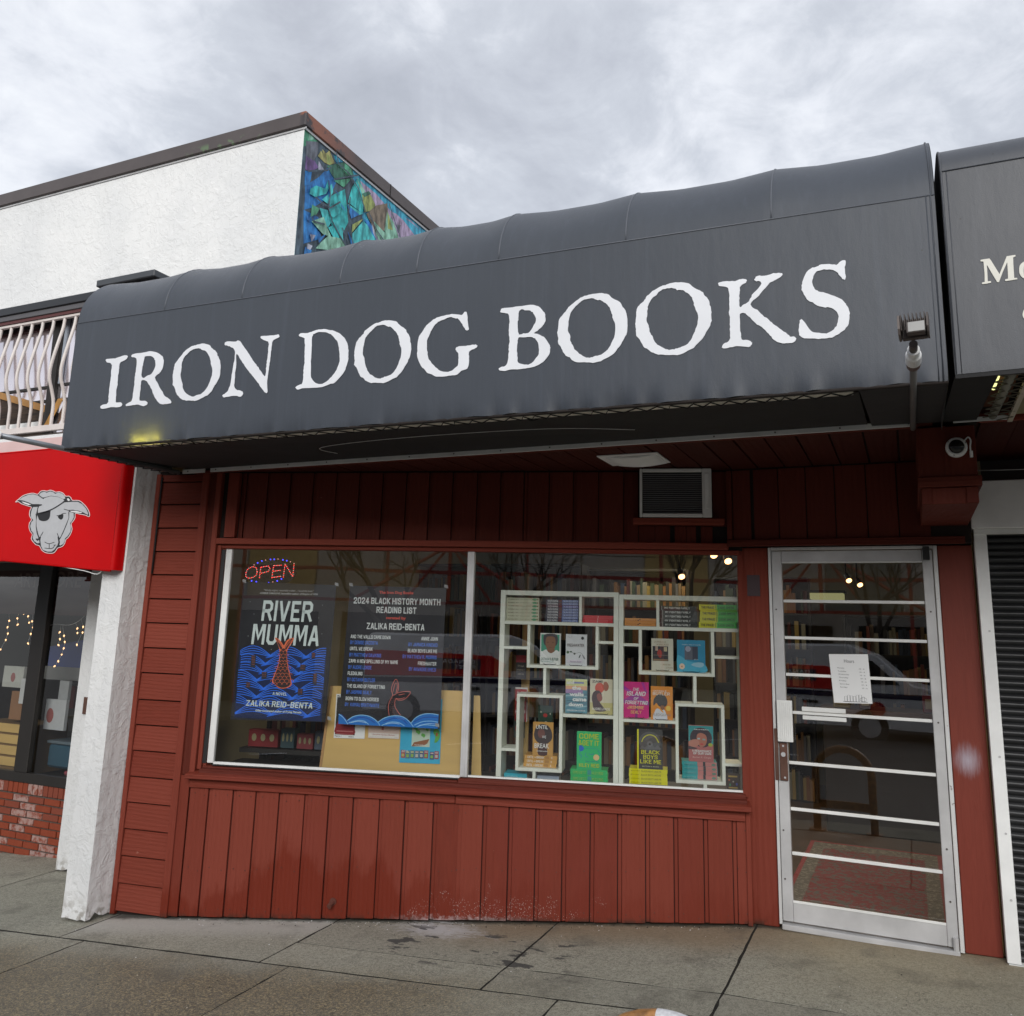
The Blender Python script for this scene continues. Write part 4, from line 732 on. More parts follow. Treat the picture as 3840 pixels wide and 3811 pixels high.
LTS = [
 (Za, 'I', [[(145,435),(165,412),(260,410),(330,390),(420,362),(462,368),(465,385),(440,420),(370,455),(345,490),(340,545),(335,600),(322,680),(318,790),(302,850),(298,940),(290,1020),(305,1045),(360,1042),(385,1065),(378,1090),(330,1112),(220,1115),(110,1135),(72,1125),(72,1100),(100,1078),(160,1065),(185,1035),(188,960),(195,890),(205,800),(222,690),(225,600),(235,540),(232,495),(205,470),(165,460)]]),
 (Za, 'R', [[(520,360),(560,338),(650,325),(720,315),(800,305),(900,325),(965,375),(985,430),(982,510),(960,570),(930,615),(885,650),(860,690),(885,740),(925,820),(970,895),(1000,950),(1060,990),(1095,1025),(1085,1055),(1000,1070),(930,1060),(880,1005),(840,930),(815,860),(770,780),(725,728),(680,720),(658,745),(652,830),(640,920),(632,1000),(655,1022),(715,1022),(750,1045),(742,1075),(700,1095),(620,1078),(540,1080),(480,1097),(440,1090),(445,1068),(515,1028),(535,980),(548,880),(562,780),(568,680),(582,600),(592,520),(597,430),(570,395),(525,380)],
            [(720,378),(705,410),(690,480),(675,545),(668,620),(662,665),(695,690),(740,662),(805,630),(845,570),(868,510),(862,440),(840,395),(790,370)]]),
 (Za, 'O', list(OUT['O'])),
 (Zb, 'N', [[(168,270),(185,245),(250,237),(320,240),(370,222),(400,245),(440,310),(490,370),(540,450),(590,530),(640,590),(690,665),(735,725),(760,735),(768,660),(778,570),(785,500),(797,420),(802,330),(810,270),(790,235),(740,220),(700,195),(688,172),(720,158),(800,158),(880,148),(940,137),(960,150),(955,178),(890,210),(855,260),(850,330),(835,420),(825,520),(810,610),(798,700),(785,800),(788,900),(790,970),(770,985),(735,955),(690,890),(650,830),(590,760),(540,690),(480,620),(430,545),(380,465),(350,418),(335,450),(335,540),(330,640),(318,720),(315,820),(305,880),(335,935),(400,952),(432,975),(428,1015),(390,1038),(330,1025),(240,1035),(170,1046),(142,1035),(145,1010),(205,970),(235,910),(255,850),(265,770),(278,700),(290,620),(308,520),(320,420),(310,355),(265,320),(200,297),(172,290)]]),
 (Zb, 'D', [[(1247,145),(1280,120),(1370,118),(1430,98),(1500,75),(1610,62),(1700,75),(1780,95),(1850,130),(1900,185),(1940,250),(1960,340),(1963,430),(1957,520),(1928,610),(1880,710),(1830,765),(1760,835),(1700,855),(1580,897),(1450,912),(1290,917),(1235,935),(1202,920),(1202,895),(1245,870),(1290,845),(1305,780),(1312,690),(1315,600),(1330,520),(1328,420),(1332,330),(1330,230),(1318,185),(1260,165)],
            [(1445,150),(1430,240),(1428,330),(1420,480),(1415,600),(1418,740),(1445,800),(1510,850),(1580,852),(1650,815),(1720,750),(1775,670),(1810,600),(1835,520),(1832,420),(1822,330),(1805,250),(1760,185),(1710,135),(1630,102),(1540,102),(1470,125)]]),
 (Zc, 'O', [[(460,262),(520,240),(590,232),(690,245),(745,295),(820,350),(835,385),(875,450),(892,530),(902,610),(897,700),(865,780),(830,850),(790,915),(750,965),(700,1020),(610,1065),(510,1106),(430,1100),(345,1103),(280,1080),(240,1035),(195,1010),(160,930),(140,885),(110,850),(117,790),(110,720),(120,640),(140,540),(180,480),(230,430),(260,380),(330,320),(410,270)],
            [(490,295),(430,310),(380,345),(340,390),(290,440),(258,500),(242,580),(230,690),(250,760),(255,830),(275,880),(300,950),(350,995),(420,1032),(480,1040),(530,1020),(600,1000),(660,955),(700,895),(735,810),(760,720),(770,640),(745,560),(735,490),(715,430),(670,370),(620,325),(570,318),(545,300)]]),
 (Zc, 'G', [[(1000,510),(1030,430),(1090,345),(1130,290),(1210,225),(1290,185),(1400,157),(1500,143),(1600,160),(1635,125),(1660,113),(1682,130),(1688,230),(1705,345),(1690,370),(1660,362),(1625,310),(1600,260),(1555,212),(1510,203),(1440,187),(1385,210),(1300,240),(1240,290),(1185,370),(1160,430),(1125,510),(1122,600),(1128,680),(1140,760),(1185,820),(1225,865),(1290,920),(1385,952),(1465,937),(1520,890),(1558,855),(1563,780),(1560,700),(1530,655),(1530,615),(1570,595),(1660,590),(1730,578),(1805,570),(1825,590),(1800,620),(1740,645),(1705,690),(1708,760),(1703,860),(1670,912),(1600,940),(1540,985),(1450,1002),(1370,1012),(1255,1013),(1190,990),(1130,960),(1060,885),(1015,820),(990,740),(988,660),(993,570)]]),
 (Zd, 'B', [[(98,240),(120,205),(250,190),(380,172),(500,157),(600,180),(660,240),(688,310),(680,390),(640,445),(590,490),(540,528),(620,550),(690,600),(735,670),(752,720),(745,790),(700,860),(630,930),(540,970),(450,992),(370,1000),(230,1008),(135,1028),(80,1010),(85,985),(170,950),(195,880),(208,770),(205,690),(220,610),(208,520),(213,420),(213,300),(170,265),(105,255)],
            [(385,215),(340,245),(335,330),(322,400),(330,480),(340,550),(400,532),(475,522),(520,450),(565,360),(550,300),(520,255),(480,230),(425,228)],
            [(340,588),(322,650),(315,760),(322,850),(330,910),(410,943),(485,935),(550,880),(600,800),(602,720),(590,650),(550,600),(500,580),(420,582)]]),
 (Zd, 'O', [[(1235,35),(1310,12),(1400,3),(1500,12),(1560,60),(1670,120),(1690,160),(1740,230),(1765,340),(1772,420),(1765,510),(1720,610),(1690,665),(1640,735),(1560,820),(1450,880),(1350,917),(1230,912),(1130,915),(1060,895),(1000,845),(960,830),(910,750),(880,695),(852,650),(858,590),(848,520),(860,430),(875,345),(920,280),(970,225),(1010,170),(1090,105),(1180,50)],
            [(1280,70),(1200,90),(1145,120),(1100,165),(1050,215),(1015,280),(998,350),(992,440),(985,500),(1010,560),(1020,630),(1045,690),(1090,760),(1160,810),(1230,848),(1290,850),(1350,830),(1430,810),(1510,745),(1560,660),(1600,550),(1612,430),(1575,320),(1555,240),(1520,170),(1460,120),(1415,95),(1360,92),(1330,75)]]),
 (Ze, 'O', [[(580,190),(670,165),(790,155),(900,170),(985,232),(1090,285),(1120,330),(1180,400),(1208,480),(1225,560),(1232,650),(1225,740),(1170,850),(1130,920),(1080,985),(970,1100),(860,1160),(735,1208),(560,1205),(460,1200),(390,1180),(300,1115),(250,1090),(190,980),(145,930),(140,860),(128,780),(135,690),(155,540),(200,470),(265,410),(300,350),(380,285),(470,225),(540,197)],
            [(620,238),(540,255),(480,285),(430,340),(370,390),(325,460),(305,540),(298,640),(292,730),(325,800),(335,870),(370,930),(400,1000),(450,1055),(540,1110),(620,1132),(690,1125),(760,1100),(830,1080),(910,1020),(960,930),(1005,830),(1035,720),(1040,640),(990,520),(965,420),(930,350),(860,295),(800,265),(735,265),(700,245)]]),
 (Zf, 'K', [[(113,420),(130,402),(260,385),(320,385),(380,360),(440,358),(468,372),(455,405),(395,440),(380,500),(375,560),(378,620),(382,710),(430,680),(500,635),(535,555),(590,500),(648,415),(620,388),(575,385),(565,362),(600,323),(690,320),(800,290),(890,288),(915,305),(880,345),(760,405),(700,475),(640,540),(590,600),(550,620),(517,660),(525,700),(600,745),(665,810),(740,865),(800,920),(880,975),(960,1030),(1010,1075),(1070,1080),(1083,1115),(1050,1150),(990,1155),(920,1160),(850,1145),(790,1095),(740,1045),(680,975),(600,925),(560,885),(510,840),(450,790),(400,788),(378,815),(385,900),(385,980),(398,1060),(405,1115),(480,1120),(530,1150),(530,1180),(490,1205),(360,1195),(260,1212),(180,1222),(160,1210),(180,1175),(250,1125),(262,1040),(260,960),(262,860),(248,800),(252,700),(255,620),(250,540),(240,485),(205,457),(130,450)]]),
 (Zf, 'S', [[(1155,440),(1165,380),(1200,300),(1260,230),(1340,205),(1400,178),(1500,172),(1590,182),(1640,140),(1690,120),(1705,150),(1695,210),(1702,320),(1695,365),(1665,358),(1620,305),(1570,255),(1500,238),(1400,245),(1330,275),(1295,350),(1288,420),(1320,480),(1370,515),(1450,535),(1560,570),(1660,615),(1700,670),(1740,720),(1752,790),(1752,860),(1725,940),(1670,1010),(1600,1055),(1530,1090),(1440,1100),(1320,1105),(1190,1098),(1135,1070),(1120,1020),(1122,930),(1140,865),(1165,868),(1210,920),(1275,1015),(1370,1035),(1470,1038),(1555,985),(1600,920),(1612,850),(1605,790),(1545,730),(1470,712),(1420,712),(1350,688),(1290,650),(1235,625),(1200,570),(1160,515)]]),
]
for zf, ch, loops in LTS:
    W = []
    for L in loops:
        Q = [tuple(onY(*zf(x, y), AY)[i] for i in (0, 2)) for x, y in L]; Q = smooth_loop(Q, 3)
        rq = random.Random(len(L)); k = len(Q); W.append([(a+rq.uniform(-.0016, .0016), c+rq.uniform(-.0016, .0016)) for a, c in Q])
    b = MB(); b.prism(FX, W, AY-.0035, AY-.0015); b.build('letter', LET, aw)
# ================================================================== neighbour awning on the right
na = thing('neighbour_awning', 'dark grey awning of the neighbouring shop at the right edge with serif lettering', 'awning', (1.0, 3.50, 2.58))
NY = 3.50; nx0, nx1 = .205, 2.6
b = MB(); b.add([(nx0, NY, 2.575), (nx1, NY, 2.60), (nx1, NY, 3.405), (nx0, NY, 3.405)], [(0, 1, 2, 3)]); b.build('front_panel', AWN2, na)
b = MB(); P = [(NY+.24*(1-math.cos(a)), 3.405+.17*math.sin(a)) for a in [math.pi/2*k/10 for k in range(11)]]+[(4.3, 3.60)]
b.add([(x, y, z) for x in (nx0, nx1) for y, z in P], [(i, i+12, i+13, i+1) for i in range(11)]); b.build('rounded_top', AWN2, na, smooth=True)
b = MB(); b.tube([(nx0, NY-.001, 3.405), (nx1, NY-.001, 3.405)], .003, 6); b.tube([(nx0+.004, NY+.002, 2.577), (nx0+.004, NY-.001, 3.40)]+[(nx0+.004, y-.001, z) for y, z in P[:8]], .004, 6); b.tube([(nx0+.022, NY, 2.577), (nx0+.022, NY-.001, 3.40)], .0018, 6); b.build('edge_piping', AWN2, na, smooth=True)
b = MB(); b.add([(nx0, NY+.003, 2.575)]+[(nx0, y, z) for y, z in P]+[(nx0, 4.3, 2.6)], [tuple(range(13))]); b.build('end_panel', BLK, na)
b = MB(); b.add([(nx0, NY+.02, 2.578), (nx0+.15, NY+.02, 2.578), (nx0+.125, 4.40, 2.60), (nx0-.02, 4.40, 2.60)], [(0, 3, 2, 1)]); b.build('underside_cloth', BLK, na)
b = MB(); b.add([(.49, 3.62, 2.60), (nx1, 3.62, 2.60), (nx1, 4.42, 2.62), (.46, 4.42, 2.62)], [(0, 3, 2, 1)]); b.build('underside_sheet', plain('stained_sheet', (.32, .29, .17), .8, var=.25, vs=5), na)
b = MB(); b.box(FX, (.455, .475), (3.6, 4.42), (2.585, 2.600)); b.build('timber_strip', plain('pale_strip', (.50, .46, .38), .7), na)
b = MB(); b.box(FX, (.36, .455), (3.58, 4.42), (2.66, 2.68)); b.build('inner_board', plain('brown_board', (.16, .06, .03), .8), na)
b = MB(); b.tube([(.405, 3.55, 2.60), (.395, 4.38, 2.61)], .018, 10); b.build('frame_pipe', plain('wrapped_pipe', (.25, .25, .21), .7, bump=.5), na, smooth=True)
b = MB(); b.tube([(.375, 3.62, 2.64), (.372, 4.0, 2.64)], .008, 8); b.build('glow_tube', emis('dim_yellow_tube', (.9, .9, .35), .9), na)
rr = random.Random(12)
for (xa, xb) in ((.350, .40), (.41, .468)):
    b = MB(); L = []; y = 3.6; up = True
    while y < 4.38: L.append((xa if up else xb, y, 2.588+rr.uniform(-.004, .004))); y += rr.uniform(.03, .07); up = not up
    b.tube(L, .0028, 5); b.build('lacing_rope', plain('dusty_rope', (.13, .12, .09), .9), na)
b = MB(); b.add([(nx0+.04, NY+.01, 2.572), (nx1, NY+.01, 2.60), (nx1, NY+.05, 2.578), (nx0+.14, NY+.06, 2.572)], [(0, 3, 2, 1)]); b.build('hem', plain('pale_hem', (.30, .28, .24), .8), na)
b = MB(); b.box(FX, (nx0+.0, nx1), (NY+.002, NY+.014), (2.560, 2.584)); b.build('hem', BLK, na)
b = MB(); b.box(FX, (.235, .46), (4.428, 4.436), (2.600, 2.620)); b.build('flashing_strip', ALW, na)
MM = [(560,365),(630,352),(720,340),(745,370),(900,620),(1030,300),(1185,275),(1190,300),(1145,322),(1150,450),(1165,690),(1215,688),(1222,712),(1120,730),(1015,745),(1000,738),(1005,712),(1055,702),(1048,540),(1038,405),(960,580),(890,765),(860,765),(760,600),(672,450),(680,560),(690,750),(745,745),(750,772),(670,792),(595,800),(585,790),(592,770),(635,762),(632,600),(612,395),(560,392)]
b = MB(); cl = plain('cream_sign_paint', (.72, .71, .64), .5); f = lambda q: [tuple(onY(*Zg(x, y), NY)[i] for i in (0, 2)) for x, y in q]
b.prism(FX, [f(MM)], NY-.003, NY-.001); b.build('letter', cl, na)
oo = [(1342, 395), (1400, 380), (1460, 420), (1480, 520), (1450, 640), (1380, 700), (1310, 680), (1262, 610), (1255, 520), (1275, 450)]; ii = [(1370, 430), (1345, 470), (1335, 560), (1350, 650), (1395, 640), (1415, 560), (1410, 470)]
b = MB(); b.prism(FX, [smooth_loop(f(oo)), smooth_loop(f(ii))], NY-.003, NY-.001); b.build('letter', cl, na)
oo = [(1345, 1255), (1400, 1240), (1440, 1300), (1440, 1400), (1400, 1440), (1335, 1410), (1315, 1340)]
b = MB(); b.prism(FX, [smooth_loop(f(oo))], NY-.003, NY-.001); b.build('letter', cl, na)
# ================================================================== roller shutter shop at the right edge
sh = thing('roller_shutter', 'closed black roller shutter in a white steel frame at the right edge', 'shutter', (.9, 5.46, -.02))
b = MB(); b.box(FX, (.346, .408), (5.40, 5.50), (.0, 2.20)); b.build('side_channel', PLW, sh, bev=.002)
b = MB(); b.box(FX, (.352, .43), (5.395, 5.50), (-.045, -.003)); b.build('channel_foot', ALW, sh)
b = MB(); b.box(FX, (.336, 1.9), (5.36, 5.62), (2.205, 2.47)); b.build('shutter_housing', PLW, sh, bev=.004)
b = MB(); b.box(FX, (.346, 1.9), (5.385, 5.42), (2.175, 2.204)); b.build('guide_rail', ALW, sh, bev=.002)
sm = MB(); prof = [(.0, -.018), (-.010, -.010), (-.013, 0), (-.010, .010), (0, .018)]
sm.add([(x, y, z) for x in (.0, 1.5) for y, z in prof], [(i, i+5, i+6, i+1) for i in range(4)]); me = sm.mesh('slat', plain('black_slat_steel', (.030, .031, .034), .38, .3, var=.15), smooth=True)
for k in range(60): part(me, 'slat', sh, (.41-.9, 5.455-5.46, .015+.0368*k+.02))
b = MB(); 
for z in (.3, 1.0, 1.65, .62): b.tube([(.385, 5.40, z), (.385, 5.397, z)], .006, 8)
b.build('screw', ALU, sh)
nb = thing('neighbour_building', 'plain dark wall above the roller shutter of the neighbouring shop', 'building', (1.3, 5.6, 0))
b = MB(); b.box(FX, (.42, 2.6), (5.62, 5.8), (-.1, 3.6)); b.build('wall', DKBR, nb)
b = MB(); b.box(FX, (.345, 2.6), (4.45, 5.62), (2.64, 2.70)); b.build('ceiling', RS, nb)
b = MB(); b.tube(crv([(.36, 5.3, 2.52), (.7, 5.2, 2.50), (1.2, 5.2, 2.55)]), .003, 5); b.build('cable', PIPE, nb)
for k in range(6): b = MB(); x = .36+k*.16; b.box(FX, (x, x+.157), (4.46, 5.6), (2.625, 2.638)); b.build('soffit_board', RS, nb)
b = MB(); b.box(FX, (.345, 2.6), (4.45, 4.47), (2.60, 2.64)); b.build('trim_rail', RH, nb)
# ================================================================== pillar between the shops
pl = thing('stucco_pillar', 'white stucco pillar between the two shopfronts, chipped at its foot', 'pillar', (-4.95, 4.33, -.28))
def grid_box(x0, x1, y0, y1, z0f, z1, m, name, par, jag=0):
    b = MB(); n = 24; rq = random.Random(2); pts = [(x0, y1), (x0, y0), (x1, y0), (x1, y1)]; seq = []
    for (a, c), (e, f_) in zip(pts[:-1], pts[1:]):
        k = max(2, int(math.hypot(e-a, f_-c)/.03)); seq += [(a+(e-a)*i/k, c+(f_-c)*i/k) for i in range(k)]
    seq.append(pts[-1]); zb = [z0f(x, y)+(abs(rq.gauss(0, jag)) if jag else 0) for x, y in seq]; N = len(seq)
    rows = [0, .02, .06, .15, .4, 1.]; vs = []
    for j, t in enumerate(rows):
        for i, (x, y) in enumerate(seq): jj = rq.uniform(-.0012, .0012); vs.append((x+jj, y+jj, zb[i]+(z1-zb[i])*t))
    b.add(vs, [(j*N+i, j*N+i+1, (j+1)*N+i+1, (j+1)*N+i) for j in range(len(rows)-1) for i in range(N-1)]); return b.build(name, m, par)
grid_box(-5.03, -4.82, 4.235, 4.47, lambda x, y: gz(x, y)+.01, 3.1, STU, 'shaft', pl, .012)
grid_box(-6.185, -5.30, 5.10, 5.45, lambda x, y: gz(x, y)+.01, 2.4, STU, 'return_wall', pl, .004)
b = MB(); b.box(FX, (-6.085, -6.055), (5.088, 5.099), (.83, .96)); b.build('cover_plate', RUSTY, pl)
# ================================================================== left neighbour building
lb = thing('white_building', 'white stucco building with brown parapet cap and crystal mural on its side wall', 'building', (-8, 5.656, -.4))
WY = 5.656
b = MB(); n = 60
b.add([(-16, WY, 2.9), (-4.80, WY, 2.9), (-4.80, WY, 6.05), (-16, WY, 6.05)], [(0, 1, 2, 3)]); b.add([(-16, WY, 6.1), (-4.8, WY, 6.1), (-4.8, 16, 6.1), (-16, 16, 6.1)], [(0, 1, 2, 3)]); b.build('front_wall', STU, lb)
def mural():
    m, g = newmat('crystal_mural'); P = g.pos(); x, y, z = g.sep(P)
    D = g.noise(P, 2.3, 3, out=1); Q = g.mapv(g.vm('ADD', P, g.mapv(D, (.25, .25, .25))), (1, 1.0, .55), (math.radians(24), 0, 0))
    v = g.n('ShaderNodeTexVoronoi', feature='F1', distance='CHEBYCHEV'); g.put(v.inputs[0], Q); v.inputs['Scale'].default_value = 2.3; cr = g.sep(v.outputs['Color'])
    v2 = g.n('ShaderNodeTexVoronoi', feature='F1', distance='MANHATTAN'); g.put(v2.inputs[0], g.mapv(Q, (1, 1, .6), (0.9, 0, 0))); v2.inputs['Scale'].default_value = 6.5; c2 = g.sep(v2.outputs['Color'])
    e = g.vor(Q, 2.3, 'DISTANCE_TO_EDGE'); e2 = g.vor(g.mapv(Q, (1, 1, 1), (0.5, 0, 0)), 7.5, 'DISTANCE_TO_EDGE')
    c = g.ramp(cr[0], [(.0, (.02, .40, .62)), (.2, (.04, .68, .66)), (.4, (.10, .42, .30)), (.55, (.32, .60, .20)), (.7, (.03, .20, .80)), (.85, (.20, .22, .14)), (1, (.22, .10, .42))])
    c = g.mix(.45, c, g.ramp(c2[1], [(0, (.03, .62, .70)), (.3, (.10, .45, .30)), (.5, (.04, .03, .05)), (.75, (.03, .20, .75)), (1, (.45, .50, .20))]))
    up = g.m('SUBTRACT', g.m('ADD', g.m('MULTIPLY', g.m('SUBTRACT', y, 5.656), .62), g.m('SUBTRACT', z, 5.05)), g.m('MULTIPLY', g.m('SUBTRACT', cr[2], .5), .45))
    skyc = g.mix(g.ss(g.noise(g.mapv(P, (1, 1, 2.4)), 2.8, 4), .42, .60), (.04, .38, .90), (.66, .50, .74)); c = g.mix(g.ss(up, 1.62, 1.65), c, skyc)
    dk = g.m('MULTIPLY', g.ss(g.noise(g.mapv(P, (1, 1.6, .8), (.4, 0, 0)), 3.2, 5, .6), .46, .56), g.ss(y, 7.1, 6.2)); c = g.mix(g.m('MULTIPLY', dk, .88), c, g.mix(g.noise(P, 20, 3), (.03, .03, .04), (.12, .09, .15)))
    inside = g.ss(up, 1.65, 1.62); ln = g.m('ABSOLUTE', g.m('SUBTRACT', g.noise(g.mapv(P, (1, 2.2, .7), (.5, 0, 0)), 3.4, 5, .7, .6), .5)); c = g.mix(g.m('MULTIPLY', g.m('MULTIPLY', g.ss(ln, .016, .006), inside), .8), c, (.03, .03, .04)); grd = g.m('MULTIPLY', v2.outputs['Distance'], 1.3, clamp=True); c = g.mix(g.m('MULTIPLY', g.m('MULTIPLY', grd, inside), .5), c, (.30, .80, .75), 'SCREEN')
    g.out(g.bsdf(c, .6, g.bump(g.noise(P, 13, 6, .62, .8), .4, .015))); return m
b = MB(); b.add([(-4.80, WY, 2.9), (-4.80, 14, 2.9), (-4.80, 14, 6.05), (-4.80, WY, 6.05)], [(0, 1, 2, 3)]); b.build('mural_wall', mural(), lb)
FM = Fr((-4.80, 0, 0), 90); Cm = zoom(1100, 430, .31056)
def paint(col): return plain('mural_paint', col, .6, var=.45, vs=9, bump=.45, bs=12, st=(1, 2, .8))
MP = {k: paint(c) for k, c in dict(dark=(.10, .15, .20), grey=(.20, .22, .27), purple=(.24, .14, .38), blue=(.04, .28, .90), sky=(.08, .52, .95), pink=(.56, .45, .66), teal=(.07, .78, .84), aqua=(.10, .80, .88), green=(.12, .46, .28), dgreen=(.07, .24, .17), olive=(.45, .54, .18), yellow=(.58, .56, .22), lilac=(.55, .58, .80), brown=(.30, .24, .18), mint=(.36, .78, .55)).items()}
SH_ = [('sky', [(160, 100), (250, 130), (1900, 1480), (1800, 1700), (100, 1790)]), ('pink', [(760, 760), (1000, 960), (1180, 1170), (1420, 1280), (1640, 1500), (1560, 1640), (1200, 1640), (900, 1100)]), ('sky', [(1040, 1010), (1180, 1120), (1700, 1520), (1600, 1640), (1330, 1280)]),
 ('dark', [(150, 310), (330, 300), (470, 420), (520, 600), (700, 740), (760, 900), (820, 1200), (900, 1560), (700, 1700), (-60, 1850), (-40, 900), (40, 320)]), ('green', [(40, 60), (150, 130), (250, 230), (340, 300), (40, 320)]), ('mint', [(190, 190), (240, 220), (250, 300), (180, 310)]), ('blue', [(140, 860), (300, 760), (420, 640), (520, 800), (440, 1000), (240, 1120), (130, 1150)]), ('teal', [(420, 1000), (620, 900), (660, 1300), (560, 1500), (430, 1300)]), ('blue', [(120, 1150), (300, 1240), (330, 1500), (120, 1560)]), ('purple', [(250, 230), (330, 290), (300, 305), (255, 300)]), ('purple', [(150, 480), (230, 520), (300, 640), (200, 700), (140, 660)]), ('grey', [(150, 320), (300, 330), (290, 480), (240, 560), (150, 500)]), ('yellow', [(290, 500), (330, 440), (350, 480), (345, 420), (390, 470), (430, 435), (495, 590), (430, 610), (370, 580)]), ('olive', [(395, 480), (430, 500), (460, 600), (400, 600)]), ('blue', [(135, 680), (220, 690), (190, 850), (130, 860)]), ('lilac', [(300, 560), (370, 680), (290, 685)]), ('sky', [(495, 455), (625, 545), (515, 580)]), ('dgreen', [(400, 620), (630, 550), (690, 600), (730, 750), (500, 790), (450, 720)]), ('green', [(620, 590), (680, 620), (700, 730), (640, 740), (590, 690)]), ('green', [(480, 800), (700, 770), (600, 880)]),
 ('teal', [(700, 880), (780, 760), (850, 930), (830, 1200), (650, 1060)]), ('mint', [(760, 780), (860, 930), (820, 960)]), ('aqua', [(650, 1080), (830, 1200), (690, 1250), (670, 1180)]), ('blue', [(640, 1090), (790, 1210), (690, 1260)]), ('olive', [(820, 970), (900, 925), (980, 1090), (960, 1160), (850, 1180)]), ('dgreen', [(815, 960), (900, 925), (930, 960), (850, 1000)]), ('brown', [(990, 1100), (1125, 1075), (1130, 1200), (1100, 1400), (980, 1420), (870, 1200)]), ('mint', [(1120, 1180), (1200, 1300), (1250, 1450), (1280, 1560), (1120, 1570), (1090, 1400)]), ('olive', [(1125, 1160), (1190, 1400), (1130, 1380)]), ('grey', [(1240, 1330), (1285, 1340), (1265, 1420)]), ('dark', [(1320, 1530), (1400, 1460), (1410, 1500), (1380, 1525)]),
 ('aqua', [(700, 1440), (830, 1290), (900, 1350), (1010, 1560), (760, 1610), (680, 1520)]), ('blue', [(840, 1260), (900, 1290), (1010, 1480), (1010, 1560), (930, 1430)]), ('lilac', [(930, 1310), (1000, 1480), (1040, 1570), (1010, 1570), (950, 1430)]), ('mint', [(960, 1290), (1090, 1430), (1130, 1560), (1040, 1570), (980, 1430)]), ('blue', [(640, 1410), (700, 1520), (750, 1620), (690, 1600)]), ('olive', [(700, 1330), (830, 1260), (690, 1430)]),
 ('teal', [(190, 900), (260, 860), (370, 900), (400, 800), (410, 900), (380, 960), (250, 1000), (180, 960)]), ('aqua', [(420, 870), (450, 840), (465, 940), (430, 1000)]), ('aqua', [(330, 1030), (410, 960), (395, 1080)]), ('green', [(210, 1090), (300, 1140), (260, 1210), (190, 1240)]), ('aqua', [(300, 1130), (400, 1160), (410, 1240), (440, 1300), (400, 1370), (360, 1330)]), ('teal', [(410, 1130), (470, 1080), (540, 1150), (540, 1200), (460, 1250), (420, 1210)]), ('mint', [(200, 1290), (350, 1240), (390, 1370), (440, 1480), (340, 1450)]), ('aqua', [(470, 1300), (520, 1290), (570, 1380), (590, 1560), (500, 1420)]), ('teal', [(400, 1370), (480, 1330), (560, 1560), (460, 1480)]), ('mint', [(300, 1560), (400, 1470), (560, 1500), (650, 1640), (400, 1640), (250, 1620)]), ('blue', [(140, 1210), (190, 1290), (150, 1280)]), ('blue', [(280, 1500), (370, 1450), (290, 1560)]), ('lilac', [(180, 1450), (250, 1460), (200, 1540)]), ('blue', [(120, 1600), (200, 1640), (180, 1720), (100, 1740)]), ('lilac', [(150, 1560), (210, 1590), (180, 1640), (140, 1620)]), ('yellow', [(440, 1620), (530, 1640), (470, 1670)]), ('blue', [(480, 910), (540, 980), (510, 960)]), ('blue', [(540, 1060), (620, 1180), (570, 1130)])]
ms_ = MB()
for i, (k, L) in enumerate(SH_): ms_.mat(MP[k]); ms_.prism(FM, [[(lambda P: (max(5.657, P.y), min(6.045, P.z)))(onX(*Cm(x, y), -4.80)) for x, y in L]], -.0004*(i+1)-.0004, -.0004*i-.0003)
ms_.mat(MP['dark'])
for i, L in enumerate(([(400, 800), (420, 960), (400, 1140), (440, 1290), (520, 1440), (640, 1640)], [(560, 1370), (620, 1500), (670, 1620)], [(150, 690), (380, 680), (430, 640)], [(490, 455), (520, 600), (650, 720), (760, 900), (850, 1190)], [(700, 1640), (640, 1200), (660, 1000)], [(240, 1000), (330, 1080), (420, 1130), (540, 1060)], [(350, 1330), (230, 1300), (190, 1250)], [(880, 1180), (980, 1400), (1090, 1560)], [(1130, 1080), (1200, 1300), (1280, 1530)], [(460, 790), (700, 745), (760, 740)])): ms_.prism(FM, [ribbon([(lambda P: (P.y, P.z))(onX(*Cm(x, y), -4.80)) for x, y in L], .016)], -.026-.0003*i, -.0257-.0003*i)
ms_.build('mural_painting', None, lb)
def copper():
    m, g = newmat('parapet_cap'); P = g.pos(); x, y, z = g.sep(P)
    c = g.mix(g.noise(P, 2.5, 5), (.075, .062, .060), (.13, .11, .105)); k = g.m('MULTIPLY', g.ss(y, 6.6, 5.75), g.ss(x, -4.85, -4.80)); c = g.mix(g.m('MULTIPLY', k, .7), c, g.mix(g.ss(g.noise(P, 6, 4), .52, .6), (.38, .13, .07), (.05, .045, .05)))
    gr = g.m('MULTIPLY', g.m('MULTIPLY', g.ss(x, -6.3, -5.9), g.ss(x, -5.15, -5.5)), g.m('MULTIPLY', g.ss(z, 6.14, 6.08), g.ss(g.noise(P, 9, 4), .50, .6))); c = g.mix(g.m('MULTIPLY', gr, .45), c, (.20, .36, .16)); g.out(g.bsdf(c, .38, None, .35)); return m
CAP = copper()
b = MB(); b.box(FX, (-16, -4.772), (WY-.035, WY+.3), (6.05, 6.195)); b.build('parapet_cap', CAP, lb, bev=.006)
b = MB(); b.box(FX, (-4.90, -4.768), (WY-.03, 14), (6.052, 6.193)); b.build('parapet_cap', CAP, lb, bev=.006)
b = MB(); b.box(FX, (-16, -4.775), (WY-.012, WY-.001), (6.03, 6.049)); b.box(FX, (-4.799, -4.785), (WY-.01, 14), (6.025, 6.049)); b.build('drip_edge', ALU, lb)
b = MB(); b.box(FX, (-4.767, -4.764), (7.05, 7.058), (6.06, 6.19)); b.build('cap_joint', BLK, lb)
